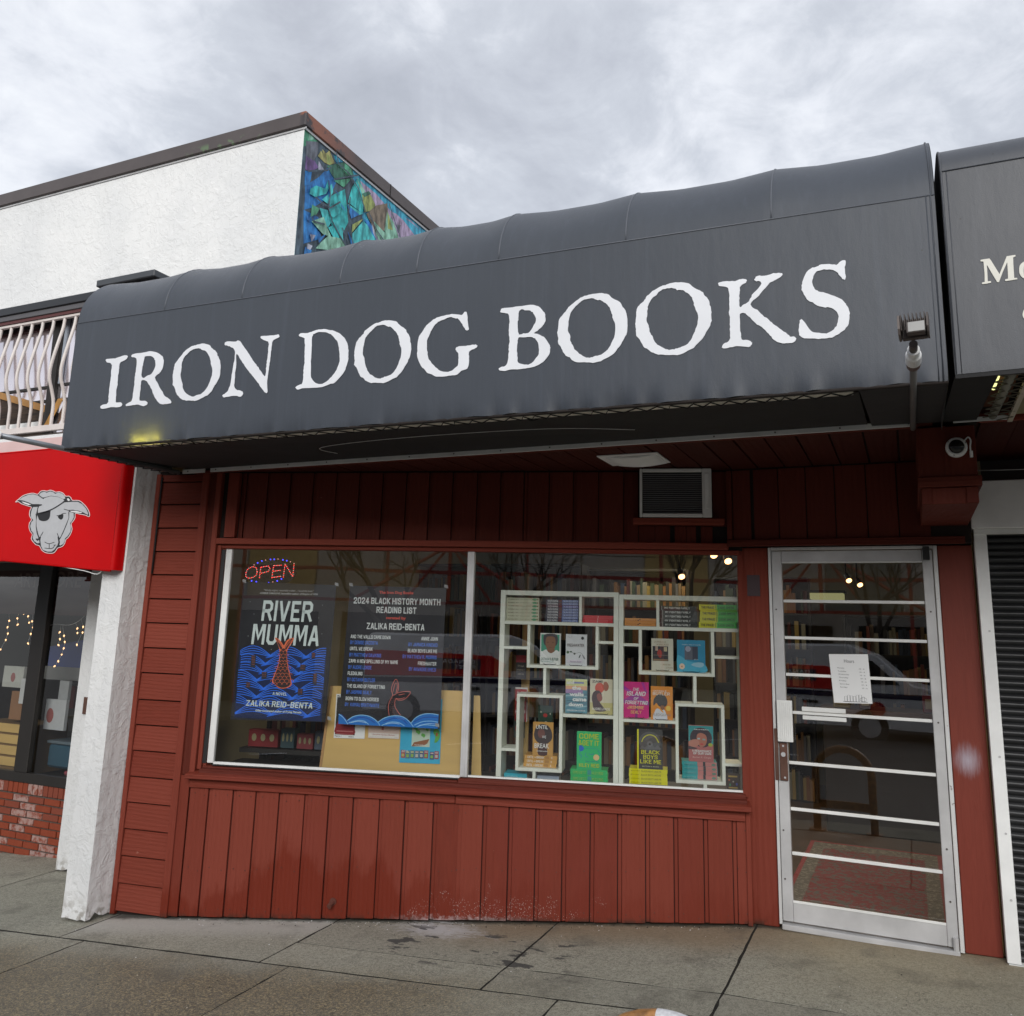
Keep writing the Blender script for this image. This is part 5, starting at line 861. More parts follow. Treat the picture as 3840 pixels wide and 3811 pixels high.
b = MB(); b.box(FX, (-16, -4.84), (4.25, WY), (3.955, 4.02)); b.build('canopy_roof', plain('black_roof_edge', (.02, .022, .026), .4), lb, bev=.004)
b = MB(); b.box(FX, (-5.42, -4.83), (4.20, 4.9), (4.022, 4.075)); b.build('roof_upstand', plain('grey_roof_edge', (.06, .066, .075), .5), lb, bev=.006)
b = MB(); b.box(FX, (-16, -5.0), (4.265, 4.30), (3.91, 3.96)); b.build('gutter', plain('grey_gutter', (.12, .115, .12), .4, .3), lb, bev=.004)
b = MB(); b.box(FX, (-16, -5.0), (4.275, 4.34), (3.885, 3.909)); b.build('gutter', plain('dark_red_trim', (.10, .03, .03), .6), lb)
b = MB(); b.box(FX, (-16, -4.83), (4.262, 4.45), (2.835, 2.925)); b.build('ledge', STU, lb, bev=.004)
b = MB(); b.box(FX, (-16, -5.1), (4.3, 4.45), (2.926, 2.945)); b.build('ledge', plain('dark_ledge', (.06, .045, .035), .7), lb)
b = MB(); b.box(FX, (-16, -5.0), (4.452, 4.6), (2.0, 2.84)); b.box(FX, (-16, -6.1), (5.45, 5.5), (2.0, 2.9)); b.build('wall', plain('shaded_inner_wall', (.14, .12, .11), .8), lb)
# upper window with dark frame and mirrored pale sky
UG, gg = newmat('pale_upper_glazing'); P = gg.pos(); gg.out(gg.bsdf(gg.mix(gg.noise(P, .8, 3), (.80, .74, .78), (.86, .82, .85)), .09, None, .92, .6))
b = MB(); b.box(FX, (-8.5, -5.02), (4.405, 4.42), (2.95, 3.95)); b.build('upper_window', UG, lb)
b = MB(); b.hexa([Vector(q) for q in ((-6.035, 4.375, 2.95), (-5.95, 4.375, 2.95), (-6.035, 4.40, 2.95), (-5.95, 4.40, 2.95), (-6.07, 4.375, 3.95), (-5.985, 4.375, 3.95), (-6.07, 4.40, 3.95), (-5.985, 4.40, 3.95))]); b.build('window_post', DKF, lb)
b = MB(); b.box(FX, (-5.945, -5.915), (4.385, 4.40), (3.37, 3.95)); b.build('window_post', plain('blue_grey_strip', (.32, .36, .42), .4), lb)
for x0, x1, z in ((-7.6, -6.07, 3.356), (-7.6, -6.06, 3.243), (-5.95, -5.2, 3.363), (-5.95, -5.2, 3.24)): b = MB(); b.box(FX, (x0, x1), (4.392, 4.403), (z-.010, z+.010)); b.build('window_bar', DKF, lb)
def zb4(x, t): return 3.354-(x+6.586)*.28-t
b = MB(); b.hexa([Vector((x, y, zb4(x, t))) for t in (.055, 0) for y in (4.378, 4.388) for x in (-7.3, -5.97)]); b.build('mirrored_beam', plain('ochre_beam_reflection', (.42, .22, .07), .6), lb)  # beam, decking and brace: reflections in the pane, built as flat coloured pieces
b = MB(); b.add([(-7.3, 4.390, 2.96), (-5.97, 4.390, 2.96), (-5.97, 4.390, 3.125), (-7.3, 4.390, zb4(-7.3, .055))], [(0, 1, 2, 3)]); b.build('mirrored_decking', plain('dark_decking_reflection', (.07, .045, .03), .8, st=(1, 1, 14), vs=4, var=.5), lb)
b = MB(); b.hexa([Vector(q) for q in ((-6.03, 4.370, 3.02), (-5.97, 4.370, 3.02), (-6.03, 4.374, 3.02), (-5.97, 4.374, 3.02), (-5.90, 4.370, 3.24), (-5.84, 4.370, 3.24), (-5.90, 4.374, 3.24), (-5.84, 4.374, 3.24))]); b.build('mirrored_brace', plain('orange_brace_reflection', (.55, .28, .07), .6), lb)
b = MB(); b.box(FX, (-7.6, -6.1), (4.375, 4.389), (3.02, 3.075)); b.build('window_sill', ALW, lb)
rl = thing('railing', 'white iron railing with bellied bars above the red awning', 'railing', (-6.2, 4.3, 2.96))
CRM = plain('cream_iron', (.72, .66, .63), .5, var=.08)
b = MB(); b.box(FX, (-9, -5.05), (4.285, 4.315), (2.965, 3.012)); b.build('bottom_rail', CRM, rl, bev=.003)
b = MB(); b.box(FX, (-9, -5.05), (4.285, 4.315), (3.862, 3.884)); b.build('top_rail', CRM, rl, bev=.003)
sm = MB(); pr = [(0, .88), (-.004, .79), (-.030, .66), (-.055, .53), (-.068, .43), (-.060, .35), (-.032, .28), (-.004, .19), (0, .09), (0, 0)]
sm.tube([Vector((0, d, z)) for d, z in crv(pr, 4)], .0125, 8); me = sm.mesh('baluster', CRM, smooth=True)
for k in range(14): part(me, 'baluster', rl, (-6.588+.1238*k-.0+6.2-.124*2, 0, 3.0-2.96))
# brick base and shop window at the left
bw = thing('brick_wall', 'low red brick wall with whitewashed bricks under the left shop window', 'wall', (-7.2, 5.40, -.4))
b = MB(); b.box(FX, (-9.5, -6.1), (5.415, 5.5), (-.75, .172)); b.build('mortar_bed', MORT, bw)
bm_ = MB(); bm_.box(FX, (0, .184), (0, .03), (0, .0495)); mes = bm_.mesh('brick', BRK, bev=.003)
bm2 = MB(); bm2.box(FX, (0, .0545), (0, .03), (0, .085)); mes2 = bm2.mesh('brick', BRK, bev=.003)
rr = random.Random(4)
for r in range(10):
    z = .172-.094-.0605*(r+1); x = -8.95+(.098 if r % 2 else 0)
    while x < -6.2:
        part(mes, 'brick', bw, (x+7.2, 5.398+rr.uniform(0, .003)-5.40, z+.4+rr.uniform(-.001, .001))); x += .197
x = -8.95
while x < -6.2: part(mes2, 'brick', bw, (x+7.2, 5.392+rr.uniform(0, .003)-5.40, .172-.088+.4)); x += .063
lw = thing('left_shop_window', 'dark framed shop window of the left neighbour above the brick base', 'window', (-7.2, 5.4, .17))
for u, z in (((-7.20, -7.035), (.255, 2.4)), ((-9, -6.1), (.172, .254)), ((-6.42, -6.18), (.255, 2.3))):
    b = MB(); b.box(FX, u, (5.385, 5.44), z); b.build('frame', DKF, lw, bev=.004)
b = MB(); b.add([(-9, 5.425, .25), (-6.2, 5.425, .25), (-6.2, 5.425, 2.4), (-9, 5.425, 2.4)], [(0, 1, 2, 3)]); b.build('pane', GLS, lw)
li = thing('left_shop_room', 'dim room of the left shop behind its window', 'building', (-7.2, 6, -.1), kind=None)
b = MB(); b.box(FX, (-10, -6.0), (8.0, 8.1), (-.1, 2.9)); b.box(FX, (-6.1, -6.0), (5.5, 8), (-.1, 2.9)); b.box(FX, (-10.1, -10.0), (5.5, 8), (-.1, 2.9)); b.box(FX, (-10, -6.0), (5.5, 8), (2.9, 3.0)); b.box(FX, (-10, -6.0), (5.45, 8), (.12, .17)); b.build('wall', plain('dim_wall', (.06, .055, .05), .8), li)
rr = random.Random(21)
b = MB()
for k in range(26): b.mat(C(rr.choice([(.12, .10, .04), (.05, .08, .04), (.16, .14, .12), (.03, .04, .08), (.12, .03, .03)]))); x = -9.8+k*.145; z = rr.choice([.5, .9, 1.15]); b.box(FX, (x, x+.11), (7.6, 7.8), (z, z+rr.uniform(.1, .3)))
b.build('stocked_shelf', None, li)
b = MB(); b.box(FX, (-9.2, -6.25), (5.46, 5.475), (1.60, 2.35)); b.build('sign_board', plain('dim_red_sign', (.10, .035, .028), .6), li)
b = MB(); b.text(FX, 'ART', -7.62, -7.28, 1.845, 1.975, 5.455, .01, .12); b.text(FX, 'STORE', -7.30, -6.72, 1.845, 1.99, 5.455, .01, .12); b.build('lettering', plain('dim_letters', (.24, .15, .13), .6), li)
b = MB(); b.add([(-7.6, 5.9, 1.05), (-6.4, 5.9, 1.05), (-6.4, 5.9, 1.35), (-6.9, 5.9, 1.42), (-7.6, 5.9, 1.3)], [(0, 1, 2, 3, 4)]); b.build('blue_awning_print', C((.02, .05, .28)), li)
b = MB(); b.box(FX, (-7.62, -6.5), (5.86, 5.87), (1.00, 1.12)); b.build('shelf_label', C((.22, .22, .21)), li)
L4 = zoom(0, 2080, .4802); sy = 5.55; f4 = lambda x, y: onY(*L4(x, y), sy)
WARM = emis('warm_bulb', (1, .55, .26), 1.7)
bul = MB(); bul.tube([(0, 0, .006), (0, 0, -.002), (0, 0, -.016)], [.0035, .0075, .001], 6); bme = bul.mesh('bulb', WARM)
for (lab, top, drops) in (('left string of warm icicle lights beside the dark mullion', [(-40, 430), (0, 440), (70, 450), (130, 430), (190, 385), (230, 363), (262, 390), (275, 425)], [[(70, 450), (73, 515), (60, 565), (62, 615), (45, 665), (5, 740)], [(130, 430), (150, 452), (135, 497), (140, 545)], [(232, 365), (235, 435), (220, 480), (228, 530)], [(275, 425), (190, 460)], [(262, 440), (250, 520), (257, 568), (240, 617), (218, 692)]]),
                         ('right string of warm icicle lights beside the white pillar', [(370, 560), (430, 545), (540, 550), (620, 515), (690, 445)], [[(475, 560), (468, 605), (468, 658), (455, 705)], [(490, 560), (500, 632), (505, 680), (498, 730), (482, 780), (455, 830), (428, 870)], [(590, 530), (605, 575), (605, 610), (645, 607), (600, 702)], [(635, 505), (650, 562)]])):
    o = thing('icicle_lights', lab, 'string lights', f4(*top[2]), group='warm icicle lights in the left shop window')
    b = MB(); b.tube(crv([f4(*q) for q in top]), .0028, 5)
    for D_ in drops: b.tube([f4(*q) for q in D_], .0016, 4)
    b.build('cable', ALW, o)
    for D_ in drops:
        for q in D_[1:]: part(bme, 'bulb', o, f4(*q)-Vector(o.location), rot=(rr.uniform(-.4, .4), rr.uniform(-.8, .8), 0))
# things on display in the left window
cr = thing('wooden_crate', 'slatted pale wooden crate standing in the left shop window', 'crate', (-7.45, 5.6, .17))
for k in range(4): b = MB(); b.box(FX, (-7.95, -7.20), (5.52, 5.532), (.26+k*.095, .335+k*.095)); b.build('slat', PLY, cr, bev=.002)
b = MB(); b.box(FX, (-7.95, -7.22), (5.534, 5.9), (.2, .62)); b.build('inner_box', plain('crate_inside', (.20, .12, .05), .8), cr)
def card(lab, x0, x1, z0, z1, y, tint, disc=None):
    t = thing('print_card', lab, 'card', ((x0+x1)/2, y, z0)); b = MB(); b.box(FX, (x0, x1), (y, y+.03), (z0, z1)); b.build('board', C(tint), t)
    if disc: b = MB(); b.mat(C((.35, .10, .09))); b.prism(FX, [ell(disc[0], disc[1], disc[2], disc[2]*1.4)], y-.002, y-.0005); b.build('printed_motif', None, t)
card('white card with a red ball, leaning on the crate left of the mullion', -7.46, -7.22, .80, 1.02, 5.54, (.62, .62, .62), (-7.27, .90, .05))
card('white card with a red ball, right of the dark mullion', -7.12, -6.86, .60, .86, 5.56, (.55, .56, .58), (-7.05, .72, .045))
card('plain grey card standing behind the white card', -7.05, -6.93, .84, 1.02, 5.62, (.42, .43, .44))
card('white card with a green drawing on top of the crate at the left edge', -7.80, -7.52, .93, 1.12, 5.6, (.55, .55, .50), (-7.66, 1.02, .03))
card('brown framed card standing on the pale crate', -7.62, -7.46, .65, .90, 5.58, (.30, .15, .07))
tb = thing('storage_tub', 'blue plastic tub with pale lid on the left window ledge', 'tub', (-6.9, 5.75, .27)); b = MB(); b.box(FX, (-7.10, -6.45), (5.62, 5.9), (.27, .47)); b.build('body', C((.035, .10, .15)), tb, bev=.02); b = MB(); b.box(FX, (-7.11, -6.44), (5.61, 5.91), (.475, .50)); b.build('lid', C((.14, .18, .21)), tb, bev=.004)
pc = thing('pink_cloth', 'crumpled pink cloth beside the blue tub', 'cloth', (-6.62, 5.52, .25)); b = MB()
for k in range(7): b.ball((-6.66+rr.uniform(-.05, .08), 5.52+rr.uniform(0, .03), .265+rr.uniform(0, .03)), .03, 7, 4, (1.2, .8, .7))
b.build('folds', C((.28, .05, .07)), pc)
# ================================================================== red awning with sheep emblem
ra = thing('red_awning', 'bright red shop awning with a white sheep head emblem wearing an eye patch', 'awning', (-6, 4.15, 1.95))
RY = 4.15; b = MB(); nxx = 40; vs = []
rb = lambda x: 1.985+(1.905-1.985)*min(1, max(0, (x+5.95)/1.12))
for j in range(9):
    for i in range(nxx+1): x = -8.2+(8.2-4.862)*i/nxx; t = j/8; vs.append((x, RY+.0025*math.sin(x*3+t*2)*math.sin(t*3.1), rb(x)+(2.775-rb(x))*t))
fs = [(j*(nxx+1)+i, j*(nxx+1)+i+1, (j+1)*(nxx+1)+i+1, (j+1)*(nxx+1)+i) for j in range(8) for i in range(nxx)]
b.add(vs, fs); b.build('front_panel', REDV, ra, smooth=True)
b = MB(); ex = [(-4.862, RY), (-4.850, RY+.006), (-4.842, RY+.018), (-4.838, RY+.04), (-4.836, RY+.08)]
b.add([(x, y, z) for z in (rb(-4.85), 2.775) for x, y in ex], [(i, i+1, i+6, i+5) for i in range(4)]); b.build('side_panel', REDV, ra, smooth=True)
b = MB(); b.add([(-8.2, RY, 2.775), (-4.84, RY, 2.775), (-4.84, 4.262, 2.90), (-8.2, 4.262, 2.90)], [(0, 1, 2, 3)]); b.build('sloping_top', plain('pink_white_top', (.62, .42, .40), .4), ra)
b = MB(); b.tube([(-8.2, RY+.01, 1.98), (-5.95, RY+.01, 1.98), (-4.87, RY+.01, 1.905)], .010, 8); b.tube([(-8.2, RY+.003, 2.78), (-4.84, RY+.003, 2.78)], .007, 6); b.build('hem', REDV, ra, smooth=True)
b = MB(); b.tube(crv([(-5.35, RY+.02, 1.93), (-5.1, RY+.0, 1.90), (-5.0, RY+.02, 1.88), (-4.95, RY+.03, 1.93)]), .003, 5); b.build('loose_cord', ALW, ra)
ehd = lambda q: [tuple(onY(*Zh(x, y), RY)[i] for i in (0, 2)) for x, y in q]
SIL = [(190,395),(240,350),(330,280),(440,245),(520,238),(595,255),(640,205),(700,190),(760,200),(820,183),(880,198),(920,218),(990,212),(1060,240),(1100,290),(1160,290),(1200,320),(1225,365),(1330,368),(1400,405),(1480,490),(1530,580),(1540,650),(1515,672),(1455,645),(1370,630),(1280,615),(1275,690),(1235,760),(1205,800),(1222,880),(1205,960),(1150,1050),(1110,1085),(1085,1160),(1035,1215),(960,1240),(925,1290),(880,1330),(800,1335),(720,1318),(660,1270),(620,1200),(560,1180),(500,1120),(472,1060),(490,990),(450,930),(430,850),(440,780),(475,720),(440,650),(445,560),(475,500),(400,475),(300,440),(240,400),(205,410)]
def inset(L, k):
    n_ = len(L); out = []
    for i in range(n_):
        a, c = Vector(L[i-1]), Vector(L[(i+1) % n_]); t = (c-a).normalized(); nn = Vector((-t.y, t.x)); out.append((L[i][0]+nn.x*k, L[i][1]+nn.y*k))
    return out
em = MB(); em.mat(C((.80, .66, .66))).prism(FX, [smooth_loop(ehd(SIL))], RY-.0034, RY-.0030)
em.mat(C((.012, .012, .014))).prism(FX, [smooth_loop(ehd(inset(SIL, 13)))], RY-.0038, RY-.0035)
GRY = C((.50, .51, .53)); em.mat(GRY)
FACE = [
 [(600,600),(690,580),(780,555),(860,520),(950,470),(1040,410),(1075,375),(1050,350),(960,310),(830,297),(720,330),(700,350),(680,340),(600,285),(520,262),(440,268),(330,310),(250,365),(330,375),(420,405),(500,440),(600,440),(670,445),(680,460),(620,480),(600,540)],
 [(620,275),(650,235),(710,215),(760,235),(820,210),(880,225),(910,255),(970,230),(1040,250),(1085,300),(1095,340),(1060,350),(960,305),(830,288),(710,320),(680,320)],
 [(585,650),(620,640),(605,680),(625,730),(690,750),(760,735),(810,690),(825,610),(830,560),(900,520),(990,465),(1075,410),(1200,400),(1320,398),(1400,440),(1470,520),(1510,610),(1500,635),(1440,600),(1340,560),(1230,545),(1160,555),(1150,600),(1155,690),(1110,800),(1060,920),(1010,1030),(985,1060),(965,1010),(955,1040),(970,1130),(950,1190),(900,1260),(850,1300),(770,1300),(690,1270),(655,1200),(645,1100),(655,1030),(640,1020),(625,1040),(600,960),(575,850),(572,740)],
 [(510,495),(595,490),(580,560),(570,600),(560,640),(565,720),(560,850),(575,960),(610,1060),(590,1065),(560,1060),(560,1080),(590,1110),(620,1090),(630,1140),(590,1150),(530,1110),(505,1050),(520,975),(480,920),(460,840),(480,770),(515,730),(475,680),(470,620),(490,540)],
 [(1168,580),(1245,600),(1250,680),(1215,750),(1180,785),(1200,850),(1190,940),(1130,1030),(1090,1060),(1085,1110),(1060,1160),(1010,1190),(990,1180),(1000,1130),(990,1090),(1010,1060),(1060,960),(1120,820),(1165,690)]]
for L in FACE: em.prism(FX, [ehd(L)], RY-.0042, RY-.0039)
em.mat(C((.78, .78, .78))); em.prism(FX, [ehd([(300, 390), (360, 405), (430, 430), (480, 452), (430, 455), (350, 430)])], RY-.0046, RY-.0043); em.prism(FX, [ehd([(1180, 562), (1290, 562), (1400, 590), (1390, 605), (1280, 595), (1200, 580)])], RY-.0046, RY-.0043); em.prism(FX, [ehd([(1125, 345), (1150, 330), (1165, 350), (1190, 370), (1150, 385), (1135, 370)])], RY-.0046, RY-.0043)
em.mat(C((.012, .012, .014))); em.prism(FX, [smooth_loop(ehd([(600, 640), (700, 590), (800, 560), (822, 600), (815, 680), (770, 735), (695, 750), (630, 730), (608, 690)]))], RY-.0050, RY-.0047)
em.prism(FX, [smooth_loop(ehd([(965, 650), (1055, 625), (1055, 690), (1020, 722), (980, 700)]))], RY-.0050, RY-.0047)
for L, ww in (([(940, 650), (1000, 645), (1060, 610), (1110, 608)], 12), ([(1070, 530), (1150, 552), (1250, 548)], 12), ([(650, 1020), (675, 980), (697, 940)], 12), ([(950, 968), (970, 1020), (985, 1060)], 12), ([(722, 1125), (800, 1158), (900, 1130)], 12), ([(805, 1160), (805, 1240)], 11), ([(722, 1235), (805, 1245), (870, 1235), (905, 1190)], 12), ([(885, 1185), (930, 1180)], 12), ([(560, 632), (640, 610), (800, 562), (930, 495), (1060, 410), (1130, 370)], 22)):
    em.prism(FX, [ehd(ribbon(crv(L, 3), ww))], RY-.0050, RY-.0047)
em.build('sheep_emblem', None, ra)
# ================================================================== window display: shelf units
def unit(label, bars, u0):
    t = thing('cube_shelf_unit', label, 'shelf unit', FW.p(u0, .15, .62), 15.17, 'white shelf units in the display window')
    for (nm, a, c, z0, z1, dd) in bars:
        b = MB(); b.box(FW, (a, c), (.15+dd, .15+.20+dd*0), (z0, z1)); b.build(nm, SHW, t, bev=.0012)
    return t
unit('left white cube shelf unit, beside the window mullion',
 [('side_panel', -1.540, -1.508, .622, 1.841, 0), ('side_panel', -.799, -.767, .622, 1.841, 0), ('top_panel', -1.508, -.799, 1.810, 1.841, 0), ('shelf', -1.508, -.799, 1.622, 1.643, 0), ('divider', -1.022, -1.004, 1.643, 1.810, .001),
  ('shelf', -1.508, -1.357, 1.463, 1.480, .002), ('shelf', -.895, -.799, 1.513, 1.529, .002), ('divider', -1.248, -1.229, 1.184, 1.349, .001), ('shelf', -1.118, -.799, 1.051, 1.071, .001), ('shelf', -1.508, -1.414, .828, .845, .002), ('divider', -1.305, -1.286, .622, .713, .001),
  ('divider', -1.357, -1.338, 1.349, 1.621, 0), ('divider', -.914, -.895, 1.349, 1.621, 0), ('shelf', -1.338, -.914, 1.349, 1.368, 0), ('divider', -1.416, -1.396, .713, 1.183, 0), ('divider', -1.140, -1.119, .713, 1.183, 0), ('shelf', -1.396, -1.140, .713, .733, 0), ('shelf', -1.396, -1.140, 1.165, 1.183, 0)], -1.15)
unit('right white cube shelf unit, next to the door post',
 [('side_panel', -.765, -.736, .622, 1.828, 0), ('side_panel', -.020, .010, .622, 1.828, 0), ('top_panel', -.736, -.020, 1.797, 1.828, 0), ('shelf', -.736, -.020, 1.608, 1.630, 0), ('divider', -.528, -.509, 1.630, 1.797, .001),
  ('shelf', -.736, -.640, 1.503, 1.519, .002), ('shelf', -.170, -.020, 1.443, 1.459, .002), ('divider', -.303, -.283, 1.165, 1.331, .001), ('shelf', -.736, -.414, 1.038, 1.056, .001), ('shelf', -.118, -.020, .805, .821, .002), ('divider', -.250, -.229, .622, .692, .001),
  ('divider', -.640, -.620, 1.331, 1.607, 0), ('divider', -.190, -.170, 1.331, 1.607, 0), ('shelf', -.620, -.190, 1.331, 1.350, 0), ('divider', -.415, -.396, .692, 1.164, 0), ('divider', -.137, -.117, .692, 1.164, 0), ('shelf', -.396, -.137, .692, .712, 0), ('shelf', -.396, -.137, 1.146, 1.164, 0)], -.38)
L_ = lin
def draw(b, fr, d, w, h, art):                                  # print on a cover: fractions of width and height
    n = 0
    for a in art:
        n += 1; dd = d-.0004*n; k = a[0]; b.mat(C(a[-1] if isinstance(a[-1], tuple) else (1, 1, 1)))
        X = lambda u: u*w; Z = lambda v: v*h
        if k == 'r': b.prism(fr, [[(X(a[1]), Z(a[2])), (X(a[3]), Z(a[2])), (X(a[3]), Z(a[4])), (X(a[1]), Z(a[4]))]], dd, dd+.0003)
        if k == 'e': b.prism(fr, [ell(X(a[1]), Z(a[2]), X(a[3]), Z(a[4]), 22)], dd, dd+.0003)
        if k == 'p': b.prism(fr, [[(X(u), Z(v)) for u, v in a[1]]], dd, dd+.0003)
        if k == 's': b.prism(fr, [smooth_loop([(X(u), Z(v)) for u, v in a[1]])], dd, dd+.0003)
        if k == 'l': b.prism(fr, [ribbon(crv([(X(u), Z(v)) for u, v in a[1]]), a[2]*w)], dd, dd+.0003)
def words(b, fr, d, w, h, tx):
    for (s_, u0, u1, v0, v1, col, *o) in tx: b.mat(C(col)); b.text(fr, s_, u0*w, u1*w, v0*h, v1*h, d, o[0] if o else .012, o[1] if len(o) > 1 else 0)
def upright(label, c, th, col, spine, art, tx, d=.20, stand=True, group=None, ang=0):
    (u0, u1, z0, z1) = c; w_, h_ = u1-u0, z1-z0; t = thing('book', label, 'book', FW.p(u0, d, z0), 15.17+ang, group)
    loc = Fr(t.location, 15.17+ang)
    def up(b, nm, m=None, **k): return b.build(nm, m, t, **k)
    b = MB(); b.box(loc, (0, w_), (0, .0015), (0, h_)); b.box(loc, (0, .0015), (.0016, th), (0, h_)); b.box(loc, (0, w_), (th, th+.0015), (0, h_)); b.mat; o = up(b, 'cover', C(col, .35))
    b = MB(); b.box(loc, (.002, w_-.003), (.0018, th-.0004), (.003, h_-.003)); up(b, 'page_block', PAGE)
    if art: b = MB(); draw(b, loc, 0, w_, h_, art); up(b, 'cover_art')
    if tx: b = MB(); words(b, loc, -.0062, w_, h_, tx); up(b, 'lettering')
    if stand:
        s_ = thing('book_stand', 'wire easel under the '+label.split(',')[0], 'book stand', FW.p(u0+w_/2, d, z0-.004), 15.17)
        b = MB(); pts = [(w_*.2, -.010, .008), (w_*.24, -.014, .001), (w_*.5, -.012, .004), (w_*.76, -.014, .001), (w_*.8, -.010, .008)]; b.tube([loc.p(*q) for q in pts], .0018, 5); b.tube([loc.p(w_*.3, -.01, .002), loc.p(w_*.3, th+.03, .001), loc.p(w_*.45, th+.03, h_*.5)], .0016, 5); b.tube([loc.p(w_*.7, -.01, .002), loc.p(w_*.7, th+.03, .001), loc.p(w_*.55, th+.03, h_*.5)], .0016, 5); b.build('wire', BLK, s_)
    return t
W1 = (.78, .80, .80); K1 = (.02, .02, .022)
upright('white book with a painted portrait on green, in the left upper box', (-1.278, -1.145, 1.370, 1.570), .030, (.74, .76, .74), W1,
 [('r', .05, .42, .95, .96, (.05, .30, .20)), ('s', [(.2, .95), (.15, .8), (.22, .62), (.5, .55), (.8, .62), (.87, .8), (.8, .96), (.5, .99)], (.055, .045, .055)), ('s', [(.3, .86), (.26, .66), (.34, .5), (.52, .42), (.7, .5), (.76, .66), (.72, .86), (.5, .9)], (.24, .11, .06)), ('s', [(.36, .5), (.4, .38), (.55, .34), (.7, .4), (.68, .52)], (.24, .11, .06)), ('s', [(0.03, .3), (.1, .4), (.3, .48), (.4, .40), (.55, .36), (.7, .42), (.8, .47), (.95, .4), (.97, .27), (.5, .24)], (.72, .74, .74)),
  ('r', .33, .70, .43, .72, (.12, .05, .03)), ('r', .58, .70, .68, .72, (.12, .05, .03)), ('r', .44, .545, .62, .555, (.15, .05, .04))],
 [('OCTAVIA E. BUTLER', .06, .92, .14, .22, (.05, .14, .12)), ('THE LAST INTERVIEW', .06, .68, .075, .115, (.25, .40, .36))])
upright('pale lilac book with black plant drawing, left upper box', (-1.110, -.974, 1.368, 1.568), .032, (.70, .72, .76), W1,
 [('l', [(.08, .47), (.3, .42), (.5, .40), (.7, .42), (.9, .28)], .012, (.06, .10, .07)), ('e', .10, .42, .07, .04, (.10, .18, .10)), ('e', .25, .44, .06, .025, (.08, .13, .08)), ('e', .42, .38, .05, .03, (.07, .09, .08)), ('s', [(.62, .25), (.66, .33), (.72, .36), (.68, .27)], (.06, .07, .07)), ('s', [(.78, .36), (.86, .33), (.95, .22), (.85, .24)], (.3, .3, .33)), ('e', .80, .88, .07, .05, (.03, .03, .035)), ('l', [(.1, .95), (.2, .88), (.3, .95)], .01, (.4, .35, .4)), ('r', .08, .10, .8, .2, (.74, .70, .79))],
 [('FRESHWATER', .08, .88, .60, .70, (.10, .06, .06), .0), ('Akwaeke Emezi', .2, .75, .11, .16, (.35, .30, .40))])
upright('colourful book with bold white title over streaked water, on the middle left shelf', (-1.107, -.969, 1.074, 1.285), .028, (.10, .28, .36), W1,
 [('r', 0, .80, 1, 1, (.70, .72, .36)), ('r', 0, .68, 1, .80, (.72, .38, .22)), ('r', 0, .58, .8, .70, (.36, .22, .45)), ('r', .35, .87, .85, .92, (.25, .28, .55))]+[('l', [(0, .12+k*.075), (.3, .16+k*.07), (.6, .10+k*.075), (1, .15+k*.07)], .035, [(.05, .20, .30), (.35, .52, .60), (.10, .14, .22), (.02, .10, .16)][k % 4]) for k in range(7)],
 [('and', .04, .4, .85, .96, W1, .04), ('the', .3, .72, .68, .8, W1, .04), ('walls', .18, .85, .50, .61, W1, .04), ('came', .33, .98, .35, .44, W1, .04), ('down', .15, .82, .20, .31, W1, .04), ('DENISE DA COSTA', .08, .92, .06, .10, W1)])
upright('cream book with a red sun behind a profile, on the middle left shelf', (-.950, -.805, 1.073, 1.290), .026, (.66, .62, .48), W1,
 [('r', 0, 0, 1, .33, (.55, .50, .22)), ('e', .42, .75, .20, .15, (.60, .07, .03)), ('s', [(.6, .9), (.72, .93), (.82, .82), (.78, .7), (.68, .66), (.6, .74)], (.38, .12, .08)), ('s', [(.12, .3), (.08, .45), (.15, .62), (.35, .68), (.5, .6), (.52, .45), (.42, .36), (.6, .2), (.7, .1), (.3, .08), (.15, .18)], (.05, .02, .025)), ('s', [(.3, .55), (.42, .6), (.54, .5), (.52, .40), (.42, .36), (.34, .42)], (.28, .07, .05))],
 [('ZAMI', .10, .55, .90, .97, (.08, .07, .06)), ('AUDRE LORDE', .10, .88, .12, .19, (.85, .83, .78))])
upright('cream book with painting of a red figure, right upper box', (-.560, -.423, 1.356, 1.556), .024, (.64, .62, .52), W1,
 [('r', .05, .30, .77, .76, (.025, .022, .03)), ('r', .18, .62, .30, .76, (.45, .32, .26)), ('r', .57, .6, .72, .74, (.50, .42, .28)), ('s', [(.27, .58), (.36, .66), (.46, .6), (.48, .48), (.40, .40), (.28, .48)], (.40, .03, .02)), ('r', .08, .31, .75, .36, (.25, .15, .08)), ('r', .08, .47, .75, .49, (.16, .12, .10))],
 [('JAMAICA', .12, .68, .86, .92, (.35, .25, .15), .0), ('KINCAID', .25, .80, .785, .84, (.35, .25, .15), .0), ('ANNIE', .50, .87, .17, .22, (.35, .25, .15), .0), ('JOHN', .66, .97, .07, .12, (.35, .25, .15), .0)])
